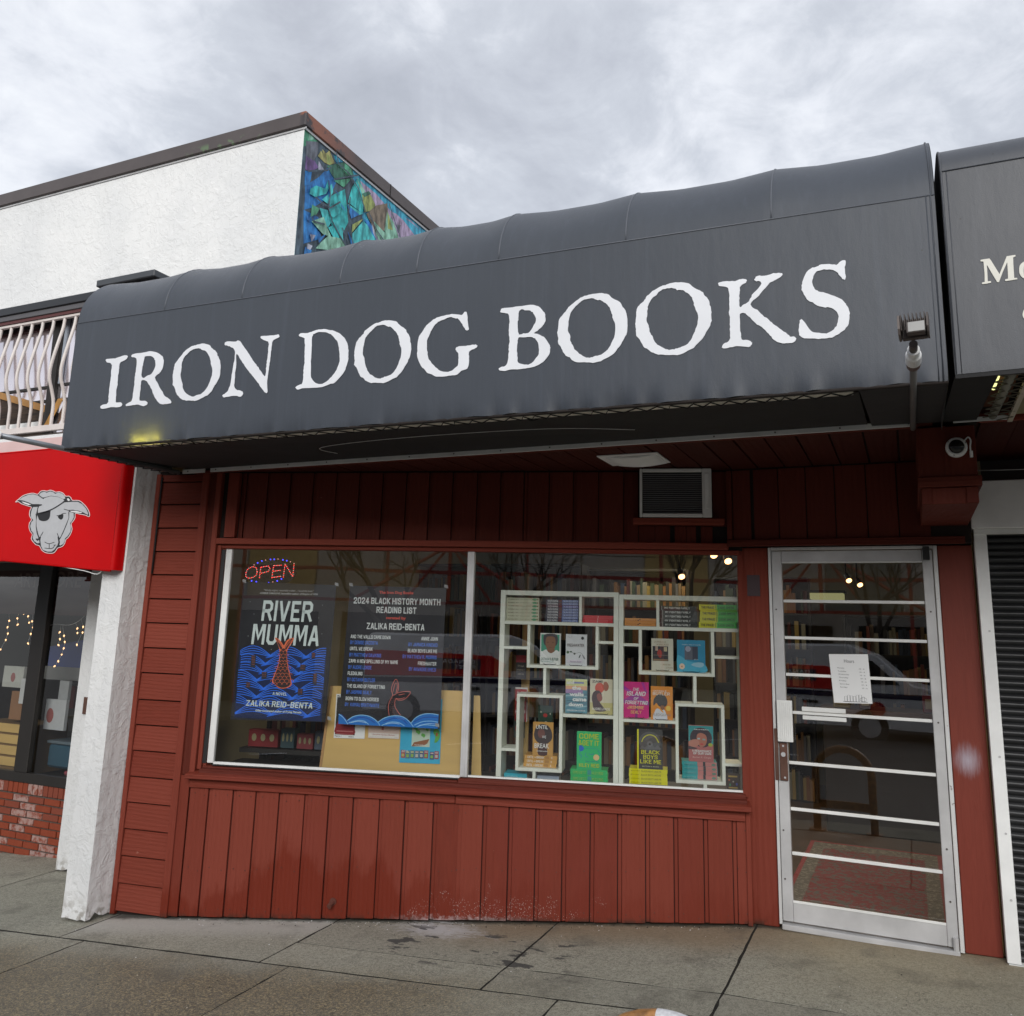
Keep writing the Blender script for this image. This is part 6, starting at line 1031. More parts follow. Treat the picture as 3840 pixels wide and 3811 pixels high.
upright('bright blue book with a moon in a dark square, in the right upper box', (-.399, -.224, 1.354, 1.552), .024, (.01, .26, .46), W1,
 [('s', [(0, .05), (0, .5), (.2, .45), (.35, .35), (.55, .32), (.75, .28), (1, .22), (1, 0), (.0, 0)], (.06, .42, .62)), ('r', .27, .38, .74, .80, (.03, .04, .075)), ('r', .27, .38, .55, .80, (.10, .11, .15)), ('e', .39, .72, .10, .09, (.33, .36, .48)), ('s', [(.5, .22), (.65, .3), (.9, .3), (.95, .22), (.8, .15)], (.30, .55, .70)), ('e', .17, .17, .10, .09, (.80, .60, .45)), ('r', .145, .14, .19, .19, (.45, .2, .1))],
 [('KAMAU BRATHWAITE', .18, .84, .835, .865, (.55, .70, .80), .01), ('BORN TO', .6, .75, .38, .41, (.5, .7, .8), .01)])
upright('magenta book with large white slanted title, on the middle right shelf', (-.737, -.578, 1.060, 1.280), .026, (.62, .02, .22), W1,
 [('p', [(0, .5), (.5, .7), (1, .45), (1, .35), (.5, .5), (0, .4)], (.33, .02, .30)), ('p', [(.45, 0), (.55, .0), (.6, .4), (.5, .4)], (.25, .02, .20)), ('p', [(.0, .9), (.3, .75), (.2, .7), (0, .8)], (.35, .02, .35)), ('p', [(.7, 1), (.8, 1), (.95, .7), (.85, .7)], (.40, .02, .30))],
 [('THE', .36, .60, .76, .84, W1, .03, .2), ('ISLAND', .12, .85, .62, .74, W1, .03, .2), ('OF', .40, .58, .51, .58, W1, .03, .2), ('FORGETTING', .06, .94, .38, .48, W1, .03, .2), ('JASMINE', .15, .80, .25, .34, (.85, .50, .20), .03, .1), ('SEALY', .28, .70, .12, .21, (.85, .50, .20), .03, .1)])
upright('orange book with a dark haired figure from behind, on the middle right shelf', (-.565, -.429, 1.056, 1.258), .024, (.72, .27, .04), W1,
 [('s', [(.25, .5), (.12, .42), (.13, .6), (.28, .74), (.5, .77), (.68, .7), (.76, .55), (.7, .42), (.5, .38), (.35, .42)], (.045, .045, .055)), ('s', [(.45, .42), (.6, .42), (.62, .28), (.45, .28)], (.28, .12, .07)), ('s', [(.1, .02), (.15, .2), (.28, .34), (.5, .28), (.62, .3), (.75, .02), (.4, .0)], (.66, .68, .76)), ('p', [(.2, .46), (.3, .44), (.6, .22), (.52, .22)], (.8, .35, .03)), ('e', .80, .35, .11, .08, (.80, .55, .10))],
 [('OCTAVIA E.', .12, .72, .84, .89, (.85, .80, .74)), ('BUTLER', .09, .86, .74, .83, (.85, .80, .74), .02), ('FLEDGLING', .08, .9, .12, .19, (.35, .30, .28), .0)])
upright('ochre book with a dark round portrait, on the ochre stack', (-1.314, -1.184, .806, 1.008), .026, (.55, .30, .08), W1,
 [('s', [(.15, .45), (.06, .6), (.12, .8), (.3, .92), (.5, .95), (.75, .9), (.92, .75), (.96, .55), (.85, .42), (.6, .33), (.35, .35)], (.045, .032, .035)), ('e', .42, .66, .18, .14, (.16, .06, .05)), ('s', [(.3, .3), (.28, .02), (.72, .02), (.66, .34), (.5, .36)], (.06, .02, .02))],
 [('UNTIL', .16, .74, .80, .92, W1, .01), ('WE', .47, .66, .52, .60, W1, .0), ('BREAK', .10, .82, .22, .36, W1, .01), ('MATTHEW DAWKINS', .22, .75, .11, .145, W1)], stand=False)
upright('bright green book with yellow title and blue line drawing, on the green stack', (-1.031, -.876, .736, .961), .034, (.02, .50, .17), W1,
 [('s', [(.1, .6), (.14, .66), (.22, .62), (.30, .56), (.22, .48), (.1, .5)], (.01, .12, .60)), ('l', [(.15, .48), (.1, .4), (.2, .36), (.15, .28)], .02, (.02, .20, .45)), ('l', [(.3, .55), (.6, .57), (.85, .54), (.92, .46)], .012, (.02, .25, .40)), ('l', [(.38, .44), (.35, .36), (.48, .32)], .016, (.02, .20, .45)), ('l', [(.5, .42), (.62, .4), (.70, .44)], .016, (.02, .2, .45)), ('l', [(.88, .5), (.95, .42), (.86, .34)], .016, (.02, .20, .45)), ('e', .80, .33, .12, .08, (.72, .52, .24))],
 [('COME', .10, .90, .82, .96, (.50, .60, .02), .03), ('&GET IT', .08, .92, .64, .78, (.50, .60, .02), .03), ('KILEY REID', .10, .92, .06, .16, (.50, .60, .02), .03), ('Such a Fun Age', .36, .92, .20, .235, (.02, .15, .35))], stand=False)
upright('black book with yellow title and grey record, on the yellow stack', (-.652, -.494, .757, .993), .032, (.045, .045, .048), W1,
 [('r', 0, 0, .065, 1, (.72, .68, .02)), ('e', .50, .69, .42, .26, (.09, .092, .098)), ('e', .5, .63, .12, .08, (.16, .16, .17)), ('e', .5, .63, .04, .028, (.03, .03, .03)), ('l', [(.18, .68), (.25, .78), (.38, .85), (.55, .87), (.72, .82), (.85, .68)], .035, (.60, .58, .03)), ('p', [(.1, .52), (.2, .60), (.3, .54), (.4, .6), (.5, .55), (.6, .61), (.7, .55), (.8, .62), (.92, .54), (.92, .50), (.1, .50)], (.13, .13, .14))],
 [('BLACK', .16, .88, .38, .48, (.66, .64, .02), .03), ('BOYS', .24, .80, .26, .36, (.66, .64, .02), .03), ('LIKE ME', .12, .94, .14, .24, (.66, .64, .02), .03), ('MATTHEW R. MORRIS', .20, .85, .055, .085, (.5, .5, .3))], stand=False)
upright('teal and pink book with a woman portrait, on the teal stack', (-.334, -.184, .817, 1.030), .032, (.42, .13, .13), W1,
 [('r', 0, .5, 1, 1, (.02, .28, .30)), ('s', [(.15, .5), (.06, .7), (.2, .88), (.5, .95), (.8, .88), (.95, .7), (.88, .5), (.6, .4)], (.035, .02, .035)), ('s', [(.35, .75), (.5, .8), (.7, .74), (.74, .58), (.66, .45), (.5, .4), (.4, .48), (.33, .6)], (.42, .15, .10)), ('s', [(.0, .55), (.25, .62), (.4, .58), (.42, .48), (.25, .40), (.05, .42)], (.48, .20, .15)), ('r', .36, .62, .46, .66, (.35, .5, .55)), ('r', .56, .60, .68, .64, (.2, .35, .35)), ('e', .53, .49, .07, .025, (.5, .05, .05)), ('s', [(.0, .42), (.2, .40), (.35, .36), (.0, .34)], (.05, .03, .04)), ('e', .88, .48, .09, .05, (.35, .40, .04))],
 [('A RENAISSANCE', .14, .92, .27, .33, W1, .03), ('OF OUR OWN', .18, .90, .20, .26, W1, .03), ('A Memoir & Manifesto', .22, .82, .885, .915, W1), ('Rachel E. Cargle', .15, .90, .09, .145, (.75, .5, .48), .0, .2)], stand=False)
upright('small dark green book with a red flower, behind the ochre book', (-1.296, -1.201, .90, 1.104), .02, (.02, .05, .035), W1, [('e', .5, .7, .15, .06, (.35, .02, .02)), ('e', .55, .38, .16, .14, (.30, .30, .26)), ('e', .2, .8, .05, .03, (.4, .4, .35)), ('e', .85, .75, .04, .03, (.4, .4, .35)), ('e', .15, .4, .05, .03, (.3, .35, .3))], None, d=.30, stand=False)
upright('small brown book with coloured dots, in the lowest right corner', (-.109, -.028, .664, .756), .02, (.055, .035, .028), W1, [('r', .15, .78, .8, .88, (.45, .30, .05)), ('e', .2, .6, .07, .06, (.45, .12, .05)), ('e', .5, .5, .06, .05, (.4, .35, .3)), ('e', .75, .35, .08, .09, (.05, .07, .35)), ('e', .25, .3, .07, .08, (.04, .25, .12)), ('r', .15, .08, .8, .16, (.45, .30, .05))], None, stand=False)
# cards seen through the open sides of the left unit
for lab, c, col, art, tx in (('black and red card with white lettering beside the left unit', (-1.64+.17, -1.40, 1.26, 1.46), (.03, .025, .03), [('r', 0, .55, 1, .78, (.40, .03, .05)), ('e', .5, .9, .4, .08, (.02, .02, .02))], [('Dogs', .2, .8, .40, .46, (.4, .35, .3)), ('hanging in', .1, .9, .27, .33, (.4, .35, .3)), ('with me', .2, .8, .14, .2, (.4, .35, .3))]),
      ('red card with white hearts on the side rack', (-1.47, -1.385, .985, 1.205), (.36, .02, .02), [('r', 0, .95, 1, 1, (.6, .6, .58)), ('r', .93, 0, 1, 1, (.6, .6, .58))], [('Are you', .15, .8, .82, .88, W1), ('COFFEE', .08, .85, .6, .68, W1, .03), ('let us', .15, .8, .45, .5, W1), ('KISSES', .08, .85, .25, .33, W1, .03)]),
      ('dark floral card low on the side rack', (-1.475, -1.40, .88, 1.0), (.03, .045, .04), [('e', .3, .5, .15, .2, (.3, .03, .03)), ('e', .6, .4, .2, .15, (.35, .35, .32)), ('e', .7, .8, .1, .08, (.3, .3, .28))], None)):
    o = upright(lab, c, .006, col, W1, art, tx, d=.42, stand=False); o['category'] = 'card'
# --- stacks of flat books: one mesh set per title, copied
def stack(who, c, n, col, ends, art, tx, d=.20, depth=.14, rr=random.Random(3), jit=.004, sk=None):
    u0, u1, z0, z1 = c; w_ = u1-u0; h_ = (z1-z0)/n; t = h_-.0006
    base = Fr((0, 0, 0), 0)
    a = MB(); a.box(base, (0, w_), (0, .0016), (0, t)); a.box(base, (0, w_), (.0018, depth), (0, .0016)); a.box(base, (0, w_), (.0018, depth), (t-.0016, t)); cov = a.mesh('cover', C(col, .35))
    a = MB(); a.box(base, (.003, w_-.003), (.002, depth-.003), (.0018, t-.0018)); pg = a.mesh('page_block', PAGE)
    a = MB(); draw(a, base, 0, w_, t, art) if art else None; ar = a.mesh('spine_art') if art else None
    a = MB(); words(a, base, -.0050, w_, t, tx) if tx else None; le = a.mesh('lettering') if tx else None
    for k in range(n):
        z = z0+k*h_; i = n-1-k; nm = (ORD[i] if i < n-1 or n == 1 else 'lowest') if n > 1 else 'only'
        o = thing('book', '%s of the %s' % (nm, who), 'book', FW.p(u0+rr.uniform(-jit, jit), d+rr.uniform(-.003, .004), z), 15.17+rr.uniform(-1.2, 1.2), 'stacked books: '+who)
        part(cov, 'cover', o); part(pg, 'page_block', o)
        if ar: part(ar, 'spine_art', o)
        if le: part(le, 'lettering', o)
stack('seven stacked cream books at the top left of the shelves', (-1.507, -1.290, 1.644, 1.796), 7, (.58, .58, .44), None, [('e', .86, .5, .07, .34, (.08, .32, .16)), ('r', .93, .3, .97, .7, (.25, .12, .06)), ('r', .77, .42, .79, .58, (.03, .03, .03))], [('INVISIBLE BOY', .05, .38, .34, .66, (.16, .15, .12), .02), ('HARRISON MOONEY', .40, .74, .36, .64, (.36, .35, .27), .01)], jit=.002)
stack('eight stacked navy books with white blocks of lettering', (-1.246, -1.029, 1.644, 1.788), 8, (.016, .018, .05), None, [('r', .39, .12, .48, .95, (.12, .01, .015)), ('r', .5, .1, .99, .95, (.07, .12, .40))], [('RIVER MUMMA', .06, .37, .14, .88, (.70, .70, .74), .05), ('ZALIKA REID-BENTA', .52, .97, .14, .88, (.55, .62, .85), .04)], jit=.002)
stack('three stacked red books right of the divider', (-1.002, -.806, 1.644, 1.692), 3, (.62, .015, .03), None, [('r', .48, .1, .51, .9, (.7, .3, .3))], [('red spine', .1, .1, .3, .3, (.5, .02, .04))][:0], jit=.004)
stack('two stacked orange books at the left of the right unit', (-.731, -.530, 1.632, 1.681), 2, (.72, .30, .06), None, [('e', .43, .4, .03, .13, (.15, .05, .03)), ('e', .48, .62, .035, .12, (.12, .03, .03))], [('OCTAVIA E BUTLER', .05, .38, .35, .58, (.45, .18, .04), .01), ('FLEDGLING', .54, .86, .35, .58, (.45, .18, .04), .01)], jit=.001)
stack('five stacked black books with white spine lettering', (-.507, -.272, 1.631, 1.764), 5, (.018, .022, .022), None, [('r', .055, .0, .075, 1, (.35, .38, .36)), ('r', .09, 0, .115, 1, (.10, .12, .11))], [('MY FIGHTING FAMILY', .14, .82, .25, .75, (.74, .76, .74), .05)], jit=.004)
stack('four stacked yellow and green books at the upper right', (-.256, -.022, 1.631, 1.778), 4, (.72, .70, .01), None, [('r', .48, .0, 1, 1, (.05, .50, .07)), ('r', .43, .0, .48, 1, (.42, .62, .03))], [('THE FRAUD', .06, .40, .28, .70, K1, .05), ('A NOVEL', .43, .455, .15, .85, K1, .0), ('ZADIE SMITH', .50, .92, .28, .70, (.01, .12, .03), .05)], jit=.005)
stack('three stacked ochre books in the left lower box', (-1.367, -1.157, .734, .805), 3, (.58, .31, .07), None, [('r', .63, .12, .76, .85, (.40, .20, .05))], [('UNTIL', .09, .28, .18, .82, (.78, .74, .66), .02), ('WE', .30, .35, .3, .6, (.78, .74, .66)), ('BREAK', .37, .60, .18, .82, (.78, .74, .66), .02), ('K', .82, .86, .2, .8, (.78, .74, .66))], depth=.15)
stack('two bright green books below the green book', (-1.070, -.836, .662, .736), 2, (.02, .48, .13), None, [('r', .46, .1, .56, .9, (.02, .30, .28))], [('COME & GET IT', .07, .42, .25, .7, (.25, .56, .10), .03), ('KILEY REID', .58, .88, .25, .7, (.25, .56, .10), .03)], jit=.002)
stack('four stacked yellow books below the black record book', (-.701, -.466, .666, .757), 4, (.76, .72, .005), None, None, [('MATTHEW R. MORRIS', .05, .27, .35, .6, (.30, .28, .02)), ('BLACK BOYS LIKE ME', .32, .84, .25, .7, (.16, .15, .02), .0)], depth=.15)
stack('four stacked teal and pink books in the right lower box', (-.375, -.163, .714, .816), 4, (.02, .33, .36), None, [('r', .44, 0, .99, 1, (.48, .17, .16)), ('r', .60, .0, .67, 1, (.02, .02, .03)), ('e', .90, .4, .06, .3, (.10, .20, .16)), ('p', [(.03, .2), (.3, .6), (.42, .4), (.2, .1)], (.01, .24, .27))], [('RENAISSANCE', .06, .40, .35, .65, (.15, .45, .46), .02)], depth=.15)
stack('single turquoise book low in the left corner of the shelves', (-1.494, -1.347, .652, .689), 1, (.03, .42, .55), None, None, [('seashore', .12, .6, .4, .7, (.3, .65, .75))], jit=0)
stack('pair of pale blue books low in the left unit', (-1.280, -1.142, .645, .684), 2, (.32, .38, .48), None, None, None, jit=0)
# ================================================================== posters, boards, LED sign in the left pane
A1 = zoom(840, 2150, 460/1446); A2 = zoom(1240, 2150, 480/1508); P4 = zoom(800, 2000, .5216)
def ptx(b, zf, d, col, items):
    b.mat(C(col))
    for (s_, x0, x1, y, hpx, *o) in items:                       # zoomed pixels: left, right, baseline y, letter height
        yl = y if not isinstance(y, tuple) else y[0]; yr = y if not isinstance(y, tuple) else y[1]
        a = FW.at(*zf(x0, yl), d); c = FW.at(*zf(x1, yr), d); t = FW.at(*zf(x0, yl-hpx), d)
        zz = (a[1]+c[1])/2; b.text(FW, s_, a[0], c[0], zz, zz+(t[1]-a[1]), d, o[0] if o else .03, o[1] if len(o) > 1 else .0)
PD = .004
rv = thing('poster', 'black poster with huge white title, fish tail and blue waves, taped inside the left pane', 'poster', FW.p(-2.97, .02, .955), 15.17)
b = MB(); Q = [FW.at(*A1(*q), .02) for q in ((75, 1725), (1195, 1755), (1325, 140), (228, 100))]; b.prism(FW, [Q], .02, .0206); b.build('sheet', plain('black_poster_paper', (.035, .035, .042), .32, var=.2, vs=3), rv)
b = MB(); wv = lambda x, y: FW.at(*A1(x, y), .019)
def blt(x0, y0, x1, y1): pass
PW = [wv(*q) for q in ((205, 868), (300, 885), (360, 912), (430, 905), (560, 930), (640, 980), (700, 1020), (760, 990), (880, 910), (1000, 890), (1090, 905), (1150, 930), (1212, 925), (1150, 1725), (118, 1700))]
b.mat(C((.008, .018, .07))); b.prism(FW, [PW], .0188, .0192)
u0, zb = wv(118, 1700); u1 = wv(1150, 1725)[0]; zt = wv(700, 930)[1]
def waves(b, d, u0, u1, z0, z1, wl, hh, rows, col, lw, step, seed):
    rq = random.Random(seed); b.mat(C(col)); dk = C((.008, .02, .085)); q = 0
    for r in range(rows):
        zc = z1-(z1-z0)*(r+.2)/rows; off = rq.uniform(0, wl)
        k = -1
        while True:
            cx = u0-off+k*wl; k += 1
            if cx-wl*.6 > u1: break
            if cx+wl*.6 < u0: continue
            q += 1; dd = d-q*.000012
            arc = lambda s: [(max(u0, min(u1, cx+wl*.62*t)), max(z0, zc+hh*s*math.cos(t*math.pi/2)**1.2-(1-s)*.0-hh*.35)) for t in [i/12-1 for i in range(25)]]
            A_ = arc(1.0); base = [(A_[-1][0], max(z0, A_[-1][1]-hh*1.1)), (A_[0][0], max(z0, A_[0][1]-hh*1.1))]
            b.cur = b.ms.index(dk) if dk in b.ms else (b.mat(dk), b.cur)[1]
            if A_[-1][0]-A_[0][0] > .004: b.prism(FW, [A_+base], dd, dd+.00001)
            b.mat(C(col))
            for s in [1-i*step for i in range(int(1/step))]:
                R_ = [p for p in arc(s) if u0 < p[0] < u1]
                if len(R_) > 2: b.prism(FW, [ribbon(R_, lw)], dd-.000006, dd-.000004)
waves(b, .0186, u0, u1, zb, zt-.004, .25, .075, 8, (.035, .20, .95), .0042, .21, 5)
b.mat(C((.030, .034, .042)))
for (x, y, w_, h_) in ((345, 1040, 44, 150), (475, 1205, 56, 85), (285, 1320, 44, 70), (1055, 970, 40, 70), (930, 1115, 60, 80), (1072, 1245, 40, 130), (900, 1400, 55, 80)):
    a = wv(x-w_/2, y-h_/2); c = wv(x+w_/2, y+h_/2); b.mat(C((.030, .034, .055))); b.box(FW, (a[0], c[0]), (.0178, .0179), (c[1], a[1])); b.mat(C((.55, .12, .05)))
    for i in range(3):
        for j in range(int(h_/22)): e = wv(x-w_/2+10+i*w_*.28, y-h_/2+10+j*20); b.box(FW, (e[0]-.0014, e[0]+.0014), (.0175, .0176), (e[1]-.0022, e[1]+.0022))
b.build('wave_print', None, rv)
b = MB(); TL = [(600, 762), (640, 775), (680, 815), (705, 850), (735, 800), (775, 770), (825, 765), (800, 820), (765, 870), (745, 920), (745, 1010), (760, 1120), (785, 1220), (795, 1310), (760, 1345), (700, 1360), (640, 1350), (600, 1310), (565, 1275), (600, 1180), (640, 1070), (655, 980), (655, 920), (640, 850)]
T = smooth_loop([FW.at(*A1(*q), .017) for q in TL]); b.mat(C((.80, .18, .08))); b.prism(FW, [T], .0170, .0172)
cu = sum(p[0] for p in T)/len(T); cz_ = sum(p[1] for p in T)/len(T); b.mat(C((.045, .025, .028)))
body = [(655, 930), (705, 885), (738, 930), (738, 1010), (752, 1120), (776, 1220), (784, 1305), (750, 1338), (700, 1350), (640, 1338), (580, 1272), (610, 1180), (648, 1070), (662, 980)]; b.prism(FW, [smooth_loop([FW.at(*A1(*q), .017) for q in body])], .0166, .0168)
for L in ([(615, 772), (650, 800), (690, 870), (672, 900), (648, 860)], [(810, 772), (770, 790), (718, 868), (732, 900), (760, 860)]): b.prism(FW, [smooth_loop([FW.at(*A1(*q), .017) for q in L])], .0166, .0168)
b.mat(C((.80, .18, .08)))
for r in range(11):
    y = 935+r*38; hw = 42+max(0, r-2)*9.5; xc = 700-max(0, r-3)*2.4; n_ = 2 if r < 3 else 3 if r < 7 else 4
    for i in range(n_+(r % 2)):
        c = xc-hw+hw*2*(i+.5-(.5 if r % 2 else 0))/n_; rr_ = hw/n_*1.0
        if abs(c-xc) > hw: continue
        L = [FW.at(*A1(c+rr_*math.cos(t), y-rr_*1.1*math.sin(t)), .017) for t in [math.pi*k/8 for k in range(9)]]; b.prism(FW, [ribbon(L, .0022)], .0160, .0162)
for L in ([(620, 785), (660, 830), (695, 890)], [(640, 790), (675, 850), (700, 885)], [(805, 785), (760, 830), (715, 890)], [(790, 780), (745, 840), (708, 885)]): b.prism(FW, [ribbon([FW.at(*A1(*q), .017) for q in L], .0022)], .0160, .0162)
b.build('tail_print', None, rv)
b = MB(); TW = (.66, .74, .74)
ptx(b, A1, .0172, TW, [('RIVER', 437, 1030, (565, 572), 242, .045, .06)])
ptx(b, A1, .0174, TW, [('MUMMA', 318, 1110, (842, 856), 240, .045, .06)])
ptx(b, A1, .0155, TW, [('A NOVEL', 570, 740, 1440, 36, .05, .1), ('ZALIKA REID-BENTA', 255, 1040, (1570, 1590), 68, .06, .08), ('Giller-nominated author of Frying Plantain', 368, 910, (1645, 1652), 32, .03, .1)])
ptx(b, A1, .0185, (.5, .5, .52), [('"Wholly original, remarkably crafted ... I loved this book."', 470, 1055, 222, 28, .0), ('-CHERIE DIMALINE, bestselling author of Empire of Wild', 418, 1105, 258, 28, .02)])
b.mat(C(TW))
for x, y in ((308, 336), (353, 480), (285, 740), (557, 898), (826, 907), (1161, 376), (1117, 527), (1154, 715)): e = FW.at(*A1(x, y), .0185); b.prism(FW, [ell(e[0], e[1], .0018, .0022, 8)], .0184, .0185)
b.build('lettering', None, rv)
rl_ = thing('poster', 'black reading list poster with blue and white text above a wave', 'poster', FW.p(-2.22, .02, .955), 15.17)
b = MB(); Q = [FW.at(*A2(*q), .02) for q in ((90, 1770), (1285, 1835), (1360, 175), (228, 145))]; b.prism(FW, [Q], .02, .0206); b.build('sheet', plain('charcoal_poster_paper', (.040, .040, .048), .30, var=.2, vs=3), rl_)
b = MB(); WT = (.74, .77, .78); BL = (.07, .20, .75)
ptx(b, A2, .0185, (.62, .10, .08), [('The Iron Dog Books', 570, 975, (250, 258), 42, .05), ('curated by', 652, 885, (550, 556), 42, .05)])
ptx(b, A2, .0185, WT, [('2024 BLACK HISTORY MONTH', 270, 1292, (357, 380), 74, .055), ('READING LIST', 538, 1008, (468, 478), 74, .055), ('ZALIKA REID-BENTA', 422, 1102, (660, 676), 76, .055)]+
 [(s_, x0, x1, y, 42, .04) for s_, x0, x1, y in (('AND THE WALLS CAME DOWN', 235, 703, (768, 776)), ('UNTIL WE BREAK', 226, 493, (908, 914)), ('ZAMI: A NEW SPELLING OF MY NAME', 212, 792, (1052, 1072)), ('FLEDGLING', 200, 373, (1200, 1203)), ('THE ISLAND OF FORGETTING', 190, 636, (1348, 1362)), ('BORN TO SLOW HORSES', 175, 564, (1496, 1510)), ('ANNIE JOHN', 1068, 1262, (790, 797)), ('BLACK BOYS LIKE ME', 908, 1253, (934, 942)), ('FRESHWATER', 1027, 1243, (1083, 1090)))])
ptx(b, A2, .0185, BL, [(s_, x0, x1, y, 42, .03) for s_, x0, x1, y in (('BY DENISE DACOSTA', 230, 553, (836, 842)), ('BY MATTHEW DAWKINS', 219, 592, (982, 990)), ('BY AUDRE LORDE', 206, 480, (1128, 1132)), ('BY OCTAVIA BUTLER', 195, 521, (1274, 1280)), ('BY JASMINE SEALY', 183, 480, (1420, 1426)), ('BY  KAMAU BRATHWAITE', 168, 570, (1564, 1582)), ('BY JAMAICA KINCAID', 915, 1257, (860, 868)), ('BY MATTHEW R. MORRIS', 847, 1247, (1003, 1012)), ('BY AKWAEKE EMEZI', 921, 1238, (1150, 1158)))])
b.build('lettering', None, rl_)
b = MB(); h2 = lambda L, d=.0185: [FW.at(*A2(*q), d) for q in L]
b.mat(C((.75, .20, .16)))
for L in ([(690, 1680), (680, 1600), (690, 1520), (730, 1440), (715, 1370), (735, 1300), (770, 1248), (800, 1310), (795, 1380), (785, 1410), (860, 1395), (940, 1398), (900, 1460), (840, 1495), (785, 1490), (765, 1480), (755, 1560), (790, 1630), (825, 1672)], [(730, 1440), (760, 1430), (785, 1412)], [(735, 1400), (750, 1330), (765, 1290)], [(770, 1410), (785, 1340), (778, 1290)], [(800, 1435), (830, 1430), (870, 1420)], [(770, 1475), (820, 1480), (870, 1465)]): b.prism(FW, [ribbon(h2(crv(L, 3)), .0030)], .0184, .0185)
b.mat(C((.40, .14, .12)))
for r in range(9):
    for i in range(3): x = 706+i*22+(r % 2)*9-(abs(r-3)*0)+(max(0, r-6)*12); y = 1480+r*23; b.prism(FW, [ribbon(h2([(x-7, y), (x, y-7), (x+7, y)]), .0012)], .0184, .0185)
WVP = [(90, 1775), (95, 1655), (130, 1665), (165, 1705), (195, 1735), (260, 1690), (340, 1668), (430, 1675), (500, 1705), (555, 1750), (640, 1700), (740, 1675), (840, 1685), (900, 1715), (945, 1765), (1000, 1700), (1080, 1660), (1170, 1650), (1272, 1665), (1262, 1832)]
b.mat(C((.015, .17, .56))); b.prism(FW, [h2(WVP, .018)], .0178, .0180)
for col, ww, LL in (((.30, .60, .88), .0045, [[(95, 1660), (150, 1700), (205, 1780)], [(195, 1738), (260, 1692), (340, 1672), (430, 1678), (500, 1708), (555, 1755), (580, 1795)], [(560, 1752), (640, 1703), (740, 1680), (840, 1688), (920, 1740), (975, 1810)], [(948, 1765), (1000, 1705), (1080, 1664), (1170, 1654), (1270, 1668)], [(210, 1765), (320, 1735), (400, 1745), (450, 1785)], [(600, 1795), (700, 1755), (800, 1760), (870, 1800)], [(985, 1790), (1080, 1750), (1180, 1742), (1265, 1755)], [(1010, 1815), (1100, 1785), (1262, 1800)]]), ((.02, .05, .30), .004, [[(130, 1665), (180, 1720), (225, 1785)], [(230, 1735), (330, 1702), (430, 1710), (520, 1760)], [(620, 1750), (740, 1712), (840, 1722), (905, 1780)], [(985, 1750), (1080, 1705), (1180, 1695), (1268, 1705)]]), ((.55, .78, .95), .0025, [[(240, 1760), (330, 1745), (420, 1765)], [(640, 1780), (730, 1765), (810, 1778)], [(1040, 1795), (1150, 1772), (1262, 1780)]])):
    b.mat(C(col))
    for L in LL: b.prism(FW, [ribbon(h2(crv(L, 4)), ww)], .0172+.0002*(ww < .0042)-.0002*(ww < .003), .0176)
b.build('wave_print', None, rl_)
for i, (uu, zz) in enumerate(((-3.29, 1.86), (-2.63, 1.85), (-2.53, 1.85), (-1.88, 1.85), (-2.62, .99), (-1.9, .98))):
    b = MB(); b.prism(FW, [[(uu-.012, zz-.006), (uu+.014, zz-.012), (uu+.010, zz+.010), (uu-.014, zz+.014)]], .0160, .0162); b.build('tape', plain('clear_tape', (.35, .35, .36), .2), rv if i in (0, 1) else rl_)
pb = thing('plywood_board', 'pale plywood board leaning inside the window behind the reading list poster', 'board', FW.p(-2.2, .1, .66), 15.17)
b = MB(); b.prism(FW, [[(-2.682, .666), (-1.752, .66), (-1.752, 1.19), (-2.642, 1.19)]], .10, .112); b.build('sheet', PLY, pb)
b = MB(); b.prism(FW, [[(-2.700, .666), (-2.683, .666), (-2.643, 1.19), (-2.660, 1.19)]], .099, .113); b.build('edge_strip', plain('raw_edge', (.45, .25, .10), .6), pb)
pb2 = thing('plywood_offcut', 'narrow plywood strip behind the white mullion', 'board', FW.p(-1.65, .2, .66), 15.17); b = MB(); b.prism(FW, [[(-1.70, .66), (-1.635, .66), (-1.66, 1.16), (-1.70, 1.16)]], .16, .172); b.build('sheet', PLY, pb2)
pn = lambda lab, c, m, d=.095: paper('flyer', lab, 'flyer', FW, c, d, m)
f1 = pn('white flyer with a dark red picture at the left edge of the board', [(-2.612, .862), (-2.402, .866), (-2.402, 1.14), (-2.612, 1.14)], PAPER)
b = MB(); b.mat(C((.02, .02, .022))); b.box(FW, (-2.604, -2.47), (.0935, .094), (.885, 1.12)); b.mat(C((.25, .01, .02))); b.prism(FW, [smooth_loop([(-2.60, .89), (-2.475, .89), (-2.478, .94), (-2.50, .972), (-2.54, .955), (-2.58, .972), (-2.60, .94)])], .0928, .093); b.mat(C((.45, .15, .15))); b.box(FW, (-2.595, -2.48), (.0922, .0925), (.903, .911)); b.box(FW, (-2.595, -2.48), (.0922, .0925), (.888, .892)); b.build('picture', None, f1)
b = MB(); b.mat(C((.1, .1, .1))); b.text(FW, 'Figure 1', -2.604, -2.56, .871, .879, .0938, .03); b.text(FW, 'makers', -2.51, -2.475, .871, .879, .0938, .03); b.text(FW, 'Ma', -2.604, -2.585, 1.123, 1.133, .0932, .03); b.build('lettering', None, f1)
f2 = pn('pale pink flyer hanging in the middle of the board', [(-2.379, .872), (-2.169, .877), (-2.169, 1.1), (-2.379, 1.1)], C((.66, .50, .45)))
